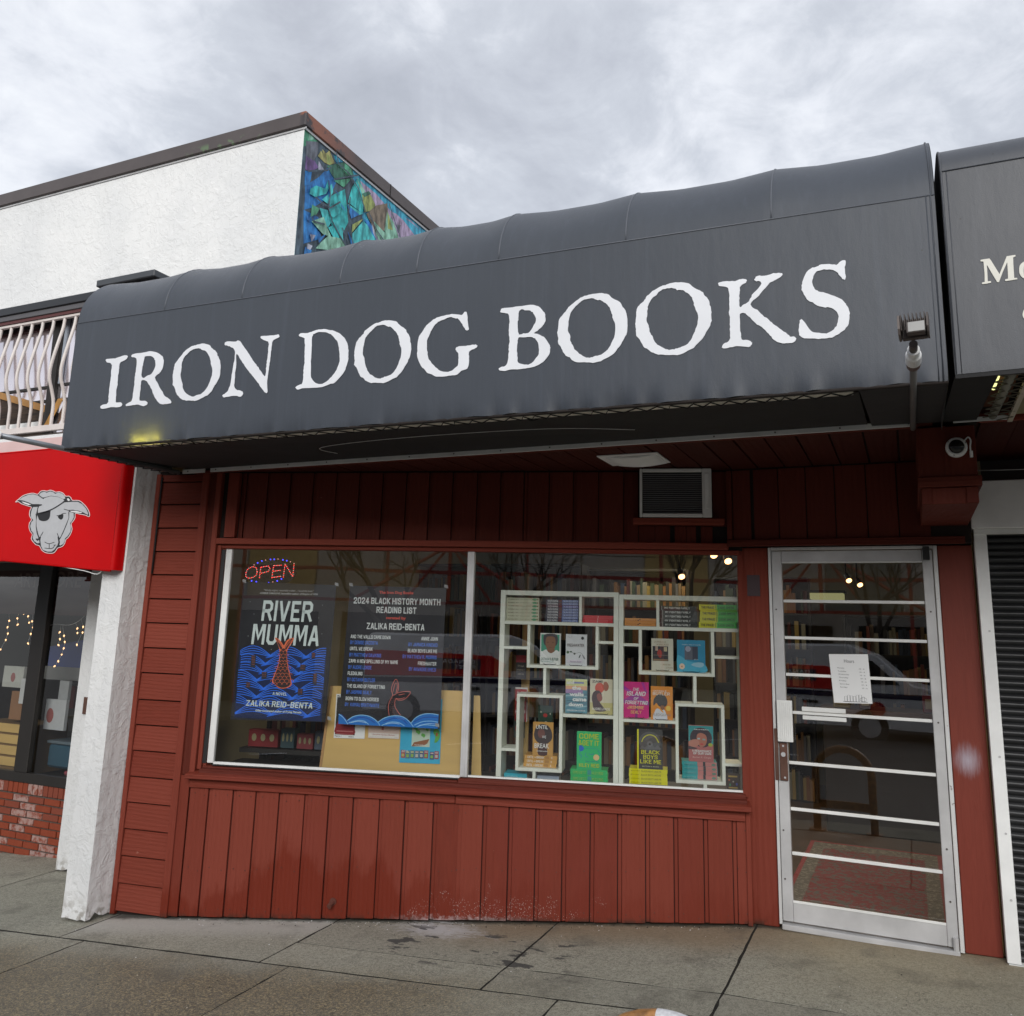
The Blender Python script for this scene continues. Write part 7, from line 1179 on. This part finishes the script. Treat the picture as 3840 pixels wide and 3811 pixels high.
b = MB(); b.mat(C((.74, .70, .67))); b.box(FW, (-2.376, -2.172), (.0938, .0942), (.876, .906)); b.mat(C((.40, .12, .12))); b.text(FW, 'Vancouver Farmers Markets', -2.35, -2.2, .893, .901, .0934, .02); b.box(FW, (-2.29, -2.275), (.0938, .0942), (.925, .945)); b.mat(C((.45, .40, .40))); b.text(FW, 'open weekends all winter long', -2.37, -2.18, .881, .886, .0934); b.build('lettering', None, f2)
f3 = pn('sky blue flyer with little green dragons at the right of the board', [(-2.162, .732), (-1.893, .736), (-1.893, 1.135), (-2.162, 1.135)], C((.04, .42, .66)))
b = MB(); b.mat(C((.50, .62, .52))); b.box(FW, (-2.085, -1.965), (.0938, .0942), (.835, .96)); b.mat(C((.30, .12, .06))); b.prism(FW, [[(-2.082, .835), (-2.07, .86), (-1.968, .885), (-1.98, .858), (-2.0, .843)]], .0932, .0936)
b.mat(C((.12, .40, .08)))
for (u, z, s_) in ((-2.045, .925, .016), (-2.01, .905, .014), (-2.06, .945, .012), (-1.985, .94, .01)): b.prism(FW, [smooth_loop([(u-s_, z), (u-s_*.4, z+s_*.9), (u+s_, z+s_*.3), (u+s_*.5, z-s_), (u-s_*.3, z-s_*.5)])], .0926, .0930)
b.prism(FW, [smooth_loop([(-1.945, .93), (-1.925, .955), (-1.905, .935), (-1.90, .90), (-1.915, .87), (-1.935, .865), (-1.93, .90)])], .0932, .0936); b.mat(C((.45, .05, .03))); b.box(FW, (-1.925, -1.915), (.0926, .0930), (.905, .925))
rr = random.Random(9)
for k in range(8):
    u = -2.152+k*.0305+(.008 if k > 5 else 0); z = .762+rr.uniform(-.004, .004); b.mat(C(rr.choice([(.05, .07, .20), (.35, .06, .08), (.10, .16, .22)]))); b.box(FW, (u, u+.028), (.0938, .0942), (z, z+.048)); b.mat(C(rr.choice([(.25, .45, .10), (.45, .42, .14), (.5, .5, .45)]))); b.box(FW, (u+.005, u+.022), (.0930, .0934), (z+.008, z+.026)); b.mat(C(rr.choice([(.5, .4, .4), (.5, .5, .3)]))); b.box(FW, (u+.004, u+.024), (.0930, .0934), (z+.034, z+.043))
b.mat(C((.72, .76, .76))); b.text(FW, 'Dino Buried Bones', -2.065, -1.99, .842, .849, .0920, .02); b.text(FW, 'join the club', -2.148, -2.105, .80, .81, .0930, .01); b.build('picture', None, f3)
# LED OPEN sign
od = thing('led_open_sign', 'red and blue dotted LED sign reading OPEN in the top left of the window', 'LED sign', FW.p(-3.12, .03, 1.9), 15.17)
RL, BLD = emis('red_led', (1, .05, .04), 1.7), emis('blue_led', (.07, .07, 1), 1.6); PLK = emis('pale_led', (1, .42, .36), 1.1)
O8 = zoom(800, 2040, 1000/1932); fo = lambda x, y: (lambda q: FW.p(q[0], .028, q[1]))(FW.at(*O8(x, y), .028))
db = MB(); db.tube([(0, 0, 0), (0, -.004, 0)], .0028, 6); dr = db.mesh('led', RL); db = MB(); db.tube([(0, 0, 0), (0, -.004, 0)], .0046, 6); dbl = db.mesh('led', BLD); db = MB(); db.tube([(0, 0, 0), (0, -.005, 0)], .0021, 6); dpk = db.mesh('led', PLK)
iv = MW[od.name].inverted()
def dots(L, step, me):
    P = [fo(*q) for q in L]; tot = sum((c-a).length for a, c in zip(P[:-1], P[1:])); n_ = max(1, round(tot/step)); k = 0
    for i in range(n_+1):
        s_ = tot*i/n_; 
        for a, c in zip(P[:-1], P[1:]):
            l = (c-a).length
            if s_ <= l+1e-9: part(me if (k % 2 == 0 or me is dbl) else dpk, 'led', od, iv @ (a+(c-a)*(s_/l))); k += 1; break
            s_ -= l
st_ = .0118
dots([(318, 200), (312, 172), (285, 165), (255, 178), (238, 205), (236, 238), (258, 250), (290, 242), (314, 225), (318, 205)], st_, dr)
dots([(335, 245), (345, 172)], st_, dr); dots([(352, 168), (398, 160), (412, 178), (398, 200), (350, 212)], st_, dr)
dots([(425, 245), (438, 158)], st_, dr); dots([(446, 158), (492, 155)], st_, dr); dots([(440, 198), (484, 192)], st_, dr); dots([(434, 243), (488, 235)], st_, dr)
dots([(508, 240), (520, 148)], st_, dr); dots([(526, 155), (545, 185), (572, 232)], st_, dr); dots([(577, 232), (586, 142)], st_, dr)
for x, y in ((322, 138), (352, 124), (415, 113), (442, 112), (505, 116), (533, 122), (278, 268), (312, 274), (372, 285), (402, 282), (464, 268), (494, 254)): part(dbl, 'led', od, iv @ fo(x, y))
for x, y in ((296, 152), (380, 118), (470, 110), (560, 130), (345, 282), (432, 276)): part(dpk, 'led', od, iv @ fo(x, y))
b = MB(); a = FW.at(*O8(225, 200), .035); c = FW.at(*O8(600, 200), .035); b.prism(FW, [ell((a[0]+c[0])/2, 1.918, (c[0]-a[0])/2, .085, 30)], .033, .040); b.build('backing_plate', plain('smoked_plate', (.018, .018, .022), .25), od)
# ================================================================== inside the bookshop
rr = random.Random(31)
BC = [(.30, .13, .05), (.36, .20, .08), (.10, .02, .02), (.03, .05, .10), (.30, .28, .22), (.05, .08, .05), (.20, .10, .04), (.03, .03, .035), (.22, .05, .03), (.42, .30, .10), (.12, .12, .14), (.25, .17, .10)]
bks = []; BN = ['rust', 'tan', 'dark red', 'navy', 'pale', 'dark green', 'brown', 'black', 'red', 'ochre', 'slate', 'walnut']
for c_ in BC: m_ = MB(); m_.box(FX, (0, 1), (0, 1), (0, 1)); bks.append(m_.mesh('book', C(c_, .5)))
cnt = 0
def bookcase(label, fr, u0, u1, d0, z0, shelves, hgt, fill=True, dep=.26):
    global cnt
    t = thing('bookcase', label, 'bookcase', fr.p((u0+u1)/2, d0, z0), math.degrees(fr.ang), 'bookcases inside the bookshop')
    b = MB(); b.box(fr, (u0, u0+.025), (d0, d0+dep), (z0, z0+hgt)); b.box(fr, (u1-.025, u1), (d0, d0+dep), (z0, z0+hgt)); b.build('side_panel', DARKW, t)
    b = MB(); b.box(fr, (u0, u1), (d0+dep, d0+dep+.01), (z0, z0+hgt)); b.build('back_panel', DARKW, t); st = hgt/shelves; sb = MB(); sbn = 0
    for k in range(shelves+1):
        b = MB(); b.box(fr, (u0+.025, u1-.025), (d0, d0+dep), (z0+k*st-.012, z0+k*st+.012)); b.build('shelf', DARKW, t)
        if k == shelves: break
        u = u0+.03
        while u < u1-.07:
            w_ = rr.uniform(.016, .042); h_ = rr.uniform(.58, .86)*(st-.03); i = rr.randrange(len(BC))
            if rr.random() < .10: u += rr.uniform(.03, .1); continue
            P = fr.p(u, d0+rr.uniform(.01, .05), z0+k*st+.012)
            if cnt < 285 and fill:
                o = bpy.data.objects.new('book', bks[i]); COL.objects.link(o); o.location = P; o.scale = (w_, .17, h_); o.rotation_euler = (0, 0, fr.ang); cnt += 1
                tag(o, '%s book on the %s shelf of the %s' % (BN[i], ['lowest', 'second', 'third', 'fourth', 'fifth', 'sixth'][k], label.replace('dark bookcase', 'bookcase').replace('white ', '')), 'book', 'books on the %s' % label)
            else: sb.mat(C(BC[i])); sb.box(Fr(P, math.degrees(fr.ang)), (0, w_), (0, .17), (0, h_)); sbn += 1
            u += w_+.002
    if sbn: o = sb.build('book_rows', None, t, kind='stuff')
FB = Fr((0, 8.3, 0), 4)
bookcase('dark bookcase seen between the two posters', FB, -5.0, -4.0, .0, -.02, 6, 2.25)
bookcase('dark bookcase behind the window mullion', FB, -3.95, -2.95, .0, -.02, 6, 2.25)
bookcase('dark bookcase behind the left white shelf unit', FB, -2.9, -1.9, .0, -.02, 6, 2.2)
bookcase('dark bookcase behind the right white shelf unit', FB, -1.85, -.85, 1.2, -.02, 6, 2.2)
bookcase('low bookcase behind the counter, seen through the door', Fr((0, 9.3, 0), 0), -.62, .2, .0, .3, 4, 1.5, False)
bookcase('low dark bookcase behind the left pane of the window', FW, -3.38, -2.70, .75, .05, 3, .95, False)
ct = thing('shop_counter', 'dark counter inside the shop, seen low through the door', 'counter', (-.3, 8.3, -.02)); b = MB(); b.box(FX, (-.75, .25), (8.2, 8.7), (-.02, .95)); b.build('body', DARKW, ct, bev=.01)
b = MB(); b.box(FX, (-.78, .27), (8.17, 8.73), (.951, .985)); b.build('worktop', plain('brown_top', (.12, .07, .04), .4), ct)
for i, (x, z, w_, h_, col) in enumerate(((-.66, .99, .14, .16, (.35, .30, .15)), (-.45, .99, .1, .22, (.12, .05, .03)), (.05, .99, .12, .14, (.25, .03, .03)))):
    t = thing('display_box', ['pale grid box on the counter', 'brown box on the counter', 'small red box on the counter'][i], 'box', (x, 8.3, z)); b = MB(); b.box(FX, (x, x+w_), (8.28, 8.4), (z, z+h_)); b.build('body', C(col), t, bev=.006); b = MB(); b.box(FX, (x+.02, x+w_-.02), (8.275, 8.279), (z+.03, z+h_-.03)); b.build('label_panel', C((.5, .45, .3)), t)
# games and toys low behind the left pane
for i, (u, w_, h_, col, lab) in enumerate(((-3.36, .22, .115, (.30, .025, .03), 'red gift box with cream pattern low at the left window edge'), (-3.12, .10, .13, (.05, .10, .12), 'teal box beside the red gift box'), (-3.0, .12, .10, (.30, .05, .06), 'small red box between two dark boxes'), (-2.87, .14, .12, (.10, .13, .18), 'blue grey box near the plywood board'))):
    t = thing('gift_box', lab, 'box', FW.p(u, .42, .74), 15.17); b = MB(); b.box(FW, (u, u+w_), (.42, .5), (.735, .735+h_)); b.build('body', C(col), t, bev=.003)
    b = MB(); b.mat(C((.45, .40, .22)))
    for k in range(3): b.prism(FW, [ell(u+w_*(.2+.3*k), .735+h_*.55, w_*.08, h_*.22, 12)], .417, .4185)
    b.build('printed_pattern', None, t)
sh_ = thing('display_table', 'dark display table behind the left pane', 'table', FW.p(-3., .4, .0), 15.17); b = MB(); b.box(FW, (-3.4, -2.72), (.38, .72), (.70, .73)); b.build('tabletop', DARKW, sh_)
for u in (-3.38, -2.76): b = MB(); b.box(FW, (u, u+.04), (.66, .70), (-.02, .70)); b.build('leg', DARKW, sh_)
# gift rack of tall frames behind the left unit
gr_ = thing('card_rack', 'tall white rack standing behind the left shelf unit', 'rack', FW.p(-1.2, .62, 0), 15.17)
for u in (-1.36, -1.30, -1.24): b = MB(); b.box(FW, (u, u+.01), (.60, .61), (.7, 1.0)); b.build('slat', plain('grey_slat', (.35, .37, .36), .6), gr_)
b = MB(); b.box(FW, (-1.45, -1.395), (.55, .58), (.70, 1.75)); b.build('wooden_upright', PLY, gr_)
# rug and waste basket inside the door
rg = thing('rug', 'worn red and grey oriental rug inside the door', 'rug', (-.3, 6.4, -.018))
def rugm():
    m, g = newmat('oriental_rug'); P = g.pos(); x, y, z = g.sep(P)
    n = g.noise(P, 34, 4, .7); v = g.vor(P, 22); base = g.mix(g.ss(g.m('ADD', n, g.m('MULTIPLY', v, .25)), .62, .70), (.17, .012, .016), (.085, .08, .075))
    ed = g.m('MAXIMUM', g.m('ABSOLUTE', g.m('DIVIDE', g.m('ADD', x, .36), .47)), g.m('ABSOLUTE', g.m('DIVIDE', g.m('SUBTRACT', y, 6.75), 1.0)))
    base = g.mix(g.ss(ed, .74, .76), base, g.mix(g.ss(n, .5, .6), (.10, .09, .08), (.22, .20, .17))); base = g.mix(g.ss(ed, .93, .94), base, (.22, .02, .025)); g.out(g.bsdf(base, .9, g.bump(n, .4, .004))); return m
b = MB(); b.box(FX, (-.83, .11), (5.72, 7.72), (-.0195, -.010)); b.build('pile', rugm(), rg)
bk = thing('waste_basket', 'dark woven basket on the floor right of the rug', 'basket', (.24, 6.1, -.02)); b = MB(); b.tube([(.22, 6.15, -.018), (.22, 6.15, .30)], [.085, .11], 18); b.build('body', RUB, bk)
b = MB()
for k in range(9): b.tube([(.22+(.088+.0027*k)*math.cos(t), 6.15+(.088+.0027*k)*math.sin(t), .01+k*.032) for t in [math.pi*2*i/18 for i in range(19)]], .003, 4)
b.build('weave', plain('grey_weave', (.08, .085, .09), .6), bk)
# track lights and the small warm light they give
for i, (q, Y) in enumerate((((1348, 1051), 6.6), ((1375, 1062), 6.45), ((1287, 1091), 7.0), ((1603, 1098), 7.6), ((1624, 1106), 7.9))):
    P = onY(*q, Y); lab = ['upper spotlight in the top right corner of the display window', 'right spotlight in the top right corner of the display window', 'single spotlight hanging lower over the right shelf unit', 'left spotlight seen in the top of the door', 'lower right spotlight seen in the top of the door'][i]
    t = thing('spotlight', lab, 'spotlight', P); a = Vector((.35, -.6, -.72)).normalized(); k = .85 if i > 2 else 1
    b = MB(); b.tube([P-a*.10*k, P-a*.02*k], [.022*k, .030*k], 12); b.tube([P-a*.10*k, P-a*.10*k+Vector((0, 0, 2.70-P.z-.06))], .006, 6); b.build('housing', plain('black_lamp', (.02, .02, .02), .4), t)
    b = MB(); b.tube([P-a*.025*k, P-a*.012*k], .026*k, 14); b.build('lens', emis('warm_lens', (1, .50, .20), 3.2), t)
    l = bpy.data.lights.new('spot_glow', 'SPOT'); l.energy = 9; l.color = (1, .72, .45); l.spot_size = 1.9; l.spot_blend = .6; l.shadow_soft_size = .03; lo = bpy.data.objects.new('spot_glow', l); COL.objects.link(lo); lo.parent = t; lo.location = a*.02; lo.rotation_euler = Vector((-.1, -.15 if i < 3 else .5, .9)).to_track_quat('Z', 'Y').to_euler()
lp = thing('ceiling_light', 'yellowish lit ceiling strip light seen in the top of the door', 'light', (-.55, 8.0, 2.45)); P0, P1 = onY(1530, 1127, 8.6), onY(1592, 1124, 8.6); b = MB(); b.box(FX, (P0.x, P1.x), (8.5, 8.7), (P0.z-.02, P0.z+.035)); b.build('diffuser', emis('lime_strip', (.60, .56, .26), .26), lp); b = MB(); b.box(FX, (P0.x-.02, P1.x+.02), (8.48, 8.72), (P0.z+.037, P0.z+.06)); b.build('housing', DARKW, lp)
l = bpy.data.lights.new('strip_glow', 'AREA'); l.energy = 9; l.size = .8; l.color = (1, .9, .65); lo = bpy.data.objects.new('strip_glow', l); COL.objects.link(lo); lo.parent = lp; lo.location = (-1.5, 0, .1)
# ================================================================== bike rack by the kerb
rk = thing('bike_rack', 'ochre metal hoop bike rack with a torn white sticker on top', 'bike rack', (-.64, 2.42, -.08))
rx, ry, R_ = -.625, 2.40, .235; zt = .632; OC = plain('ochre_powder_coat', (.50, .24, .08), .45, var=.35, vs=30, bump=.3, bs=90)
gzr = gz(rx, ry); pts = [(rx-R_, ry, gzr), (rx-R_, ry, zt-R_-.02)]+[(rx-R_*math.cos(t), ry, zt-R_-.02+R_*math.sin(t)) for t in [math.pi*k/20 for k in range(1, 20)]]+[(rx+R_, ry, zt-R_-.02), (rx+R_, ry, gzr)]
b = MB(); b.tube(pts, .033, 16); b.build('hoop', OC, rk, smooth=True)
b = MB(); b.box(FX, (rx-R_+.03, rx+R_-.03), (ry-.012, ry+.012), (.10, .17)); b.build('crossbar', OC, rk, bev=.004)
for s_ in (-1, 1): b = MB(); b.tube([(rx+s_*R_, ry, gzr), (rx+s_*R_, ry, gzr+.012)], .07, 18); b.build('foot_plate', OC, rk)
b = MB(); vs = []
for i in range(13):
    t = math.pi*(.535-.11*i/12); c_ = Vector((rx-R_*math.cos(t+math.pi*0), ry, zt-R_-.02+R_*math.sin(t))); c_ = Vector((rx+R_*math.cos(t)*1, ry, zt-R_-.02+R_*math.sin(t))); rad = Vector((math.cos(t), 0, math.sin(t)))
    for k in range(7): a = math.radians(-78+15*k); vs.append(c_+(rad*math.cos(a)+Vector((0, 1, 0))*math.sin(a))*.0338)
b.add(vs, [(i*7+k, i*7+k+1, (i+1)*7+k+1, (i+1)*7+k) for i in range(12) for k in range(6)]); b.build('sticker', plain('torn_sticker', (.72, .72, .74), .5, var=.15, vs=90), rk, smooth=True)
# ================================================================== across the street, seen as reflections in the glass
def gzs(x, y): return gz(x, 2)-.2
ob = thing('opposite_building', 'grey panelled building with thin red steel beams across the street', 'building', (0, -15, 0))
b = MB(); b.box(FX, (-26, 24), (-22, -15), (-2, 6.6)); b.build('wall', plain('grey_panels', (.48, .45, .40), .8), ob)
for k in range(26): b = MB(); x = -25.5+k*1.95; b.box(FX, (x, x+1.9), (-14.99, -14.95), (2.3, 6.4)); b.build('wall_panel', plain('wall_panel_paint', (.52, .49, .44), .7), ob) if k % 3 else b.build('wall_panel', plain('ochre_wall_panel', (.60, .44, .18), .7) if k % 2 else plain('dark_wall_panel', (.25, .27, .24), .7), ob)
for k in range(13): b = MB(); x = -25+k*3.9; b.box(FX, (x+.3, x+3.5), (-14.97, -14.93), (-1.2, 1.9)); b.build('shop_window', plain('dark_shop_glass', (.02, .022, .022), .1), ob)
b = MB(); b.box(FX, (-20, 20), (-14.3, -14.2), (3.05, 3.15)); b.box(FX, (-20, 20), (-14.3, -14.2), (2.2, 2.28))
for k in range(11): x = -20+k*4; b.box(FX, (x, x+.09), (-14.3, -14.2), (-1.5, 4.6)); 
b.build('steel_beam', plain('red_steel', (.36, .05, .035), .5), ob)
b = MB()
for x in (-2.2,): b.tube([(x, -14.2, 4.8), (x, -14.2, 2.2)], .05, 6); b.tube([(x, -14.2, 3.9), (x-2.6, -14.2, 2.3)], .05, 6); b.tube([(x, -14.2, 3.9), (x+2.6, -14.2, 2.3)], .05, 6); b.tube([(x, -14.2, 3.9), (x+1.2, -14.2, 2.3)], .04, 6); b.tube([(x, -14.2, 3.9), (x-1.2, -14.2, 2.3)], .04, 6)
b.build('steel_truss', plain('red_steel_truss', (.40, .06, .04), .5), ob)
fsd = MB(); fsd.hexa([Vector((x, y, gzs(x, y)+h)) for h in (-.1, .12) for y in (-15, -10.2) for x in (-26, -.9)]); fsd.hexa([Vector((x, y, gzs(x, y)+h)) for h in (-.1, .12) for y in (-15, -10.2) for x in (-.9, 24)]); o = fsd.build('far_sidewalk', CON); tag(o, 'concrete sidewalk on the far side of the road', None, None, 'structure')
# power lines
pw = thing('overhead_wires', 'two thin black overhead wires across the street', 'wires', (0, -9, 5)); b = MB()
for z, y in ((4.3, -9.5), (3.5, -9.8)): b.tube([(x, y, z+.0012*x*x-.15) for x in range(-20, 21, 4)], .012, 4)
b.build('wire', BLK, pw)
# bare trees
BARK = plain('bare_bark', (.10, .085, .07), .9, bump=.5)
def tree(x, y, h, seed, lab):
    q = random.Random(seed); z0 = gzs(x, y); t = thing('bare_tree', lab, 'tree', (x, y, z0), group='bare street trees across the road'); tr = MB(); cr_ = MB()
    def grow(p, dr, L, r, lv):
        n_ = 4; P = [p]; d_ = dr.copy()
        for i in range(n_): d_ = (d_+Vector((q.uniform(-.16, .16), q.uniform(-.16, .16), q.uniform(-.02, .12)))).normalized(); P.append(P[-1]+d_*L/n_)
        (tr if lv < 2 else cr_).tube(P, [r*(1-.11*i) for i in range(n_+1)], 6 if lv < 2 else 4 if lv < 4 else 3, cap=False)
        if lv >= 5: return
        for k in range(q.choice([2, 3, 3]) if lv else 4):
            a = q.uniform(0, 6.28); sp = q.uniform(.4, .85); o_ = d_.orthogonal().normalized(); o2 = d_.cross(o_); nd = (d_+(o_*math.cos(a)+o2*math.sin(a))*sp).normalized()
            if lv > 1: s_ = q.randrange(1, n_+1)
            else: s_ = n_
            grow(P[s_], nd, L*q.uniform(.58, .8), r*.56*q.uniform(.85, 1.1), lv+1)
    grow(Vector((x, y, z0)), Vector((q.uniform(-.05, .05), 0, 1)), h*.30, .11, 0); tr.build('trunk', BARK, t, smooth=True); cr_.build('twigs', BARK, t, smooth=True)
tree(-3.6, -9.6, 6.2, 11, 'bare street tree across the road, left one'); tree(3.1, -9.8, 6.4, 23, 'bare street tree across the road, right of the van'); tree(-1.0, -10.2, 6.0, 5, 'bare street tree across the road behind the van'); tree(-9.5, -9.6, 6.2, 41, 'bare street tree across the road, far left')
def vehicle(name, lab, cat, x0, y, prof, wd, colb, band=None, win=None, wheels=(.8, 3.2), rw=.33, face=-1):
    z0 = gzs(x0+2, y)+.005; t = thing(name, lab, cat, (x0+2, y, z0)); b = MB(); fr = Fr((x0, y, z0), 0)
    bm_ = MB(); bm_.prism(fr, [[(u, z) for u, z in prof]], 0, wd); bm_.build('body', plain(name+'_paint', colb, .25), t, bev=.03)
    if band: b = MB(); b.prism(fr, [band], -.012, wd+.012); b.build('red_band', plain('van_red', (.80, .01, .02), .3), t)
    for L in win: b = MB(); b.prism(fr, [L], -.014, -.004) ; b.prism(fr, [L], wd+.004, wd+.014); b.build('window', plain('dark_vehicle_glass', (.015, .018, .02), .08), t)
    for u in wheels:
        b = MB(); 
        for s_ in (0, wd-.2): b.tube([fr.p(u, s_, rw), fr.p(u, s_+.2, rw)], rw, 20)
        w = b.build('wheel', RUB, t); b = MB()
        for s_ in (-.01, wd+.0): b.tube([fr.p(u, s_, rw), fr.p(u, s_+.01, rw)], rw*.6, 14)
        b.build('rim', ALU, w)
    return t, fr
vp = [(0, .35), (0, 1.6), (.1, 1.78), (2.9, 1.80), (3.4, 1.62), (3.95, 1.12), (4.7, .98), (4.8, .75), (4.8, .32), (.1, .30)]
vt, vf = vehicle('delivery_van', 'white delivery van with broad red side band parked across the road', 'van', -4.0, -8.6, vp, 1.7, (.88, .89, .90), [(.02, .98), (.02, 1.46), (2.5, 1.40), (2.9, 1.20), (2.9, .98)], [[(2.75, 1.12), (2.95, 1.58), (3.3, 1.52), (3.75, 1.12)]])
b = MB(); b.box(vf, (.02, 4.5), (1.705, 1.715), (.86, .95)); b.build('dark_blue_stripe', plain('van_blue', (.02, .02, .07), .3), vt)
fb = Fr(vf.p(4.8, 1.7, 0), 180)
b = MB(); b.mat(C((.02, .02, .07))); b.box(fb, (2.5, 3.6), (-.018, -.013), (1.12, 1.33)); b.mat(LET); b.text(fb, 'CANADA', 2.62, 3.25, 1.24, 1.31, -.022, .03); b.text(fb, 'POST', 2.62, 3.02, 1.14, 1.21, -.022, .03); b.build('lettering', None, vt)
b = MB(); b.mat(C((.5, .02, .03))); b.prism(fb, [ell(1.45, .66, .13, .13)], -.014, -.006); b.build('round_badge', None, vt)
for u in (1.9, 2.5): b = MB(); b.box(fb, (u, u+.28), (-.02, -.004), (.72, .77)); b.build('door_handle', RUB, vt)
cp = [(0, .35), (.02, .85), (.5, .92), (1.3, 1.38), (2.7, 1.40), (3.4, .98), (4.3, .85), (4.4, .6), (4.4, .32), (.1, .3)]
vehicle('parked_car', 'dark grey parked car on the near side of the road, right of the camera', 'car', 2.2, -2.6, cp, 1.65, (.045, .05, .055), None, [[(1.0, .98), (1.4, 1.30), (2.0, 1.31), (2.0, .98)], [(2.1, .98), (2.1, 1.31), (2.65, 1.31), (3.15, .98)]], (.85, 3.45), .30)
vehicle('parked_car', 'dark parked car on the near side of the road, left of the camera', 'car', -11.5, -2.2, cp, 1.65, (.03, .03, .035), None, [[(1.0, .98), (1.4, 1.30), (2.0, 1.31), (2.0, .98)], [(2.1, .98), (2.1, 1.31), (2.65, 1.31), (3.15, .98)]], (.85, 3.45), .30)
print('objects', len(bpy.data.objects), 'tris', sum(len(o.data.polygons) for o in bpy.data.objects if o.type == 'MESH'))
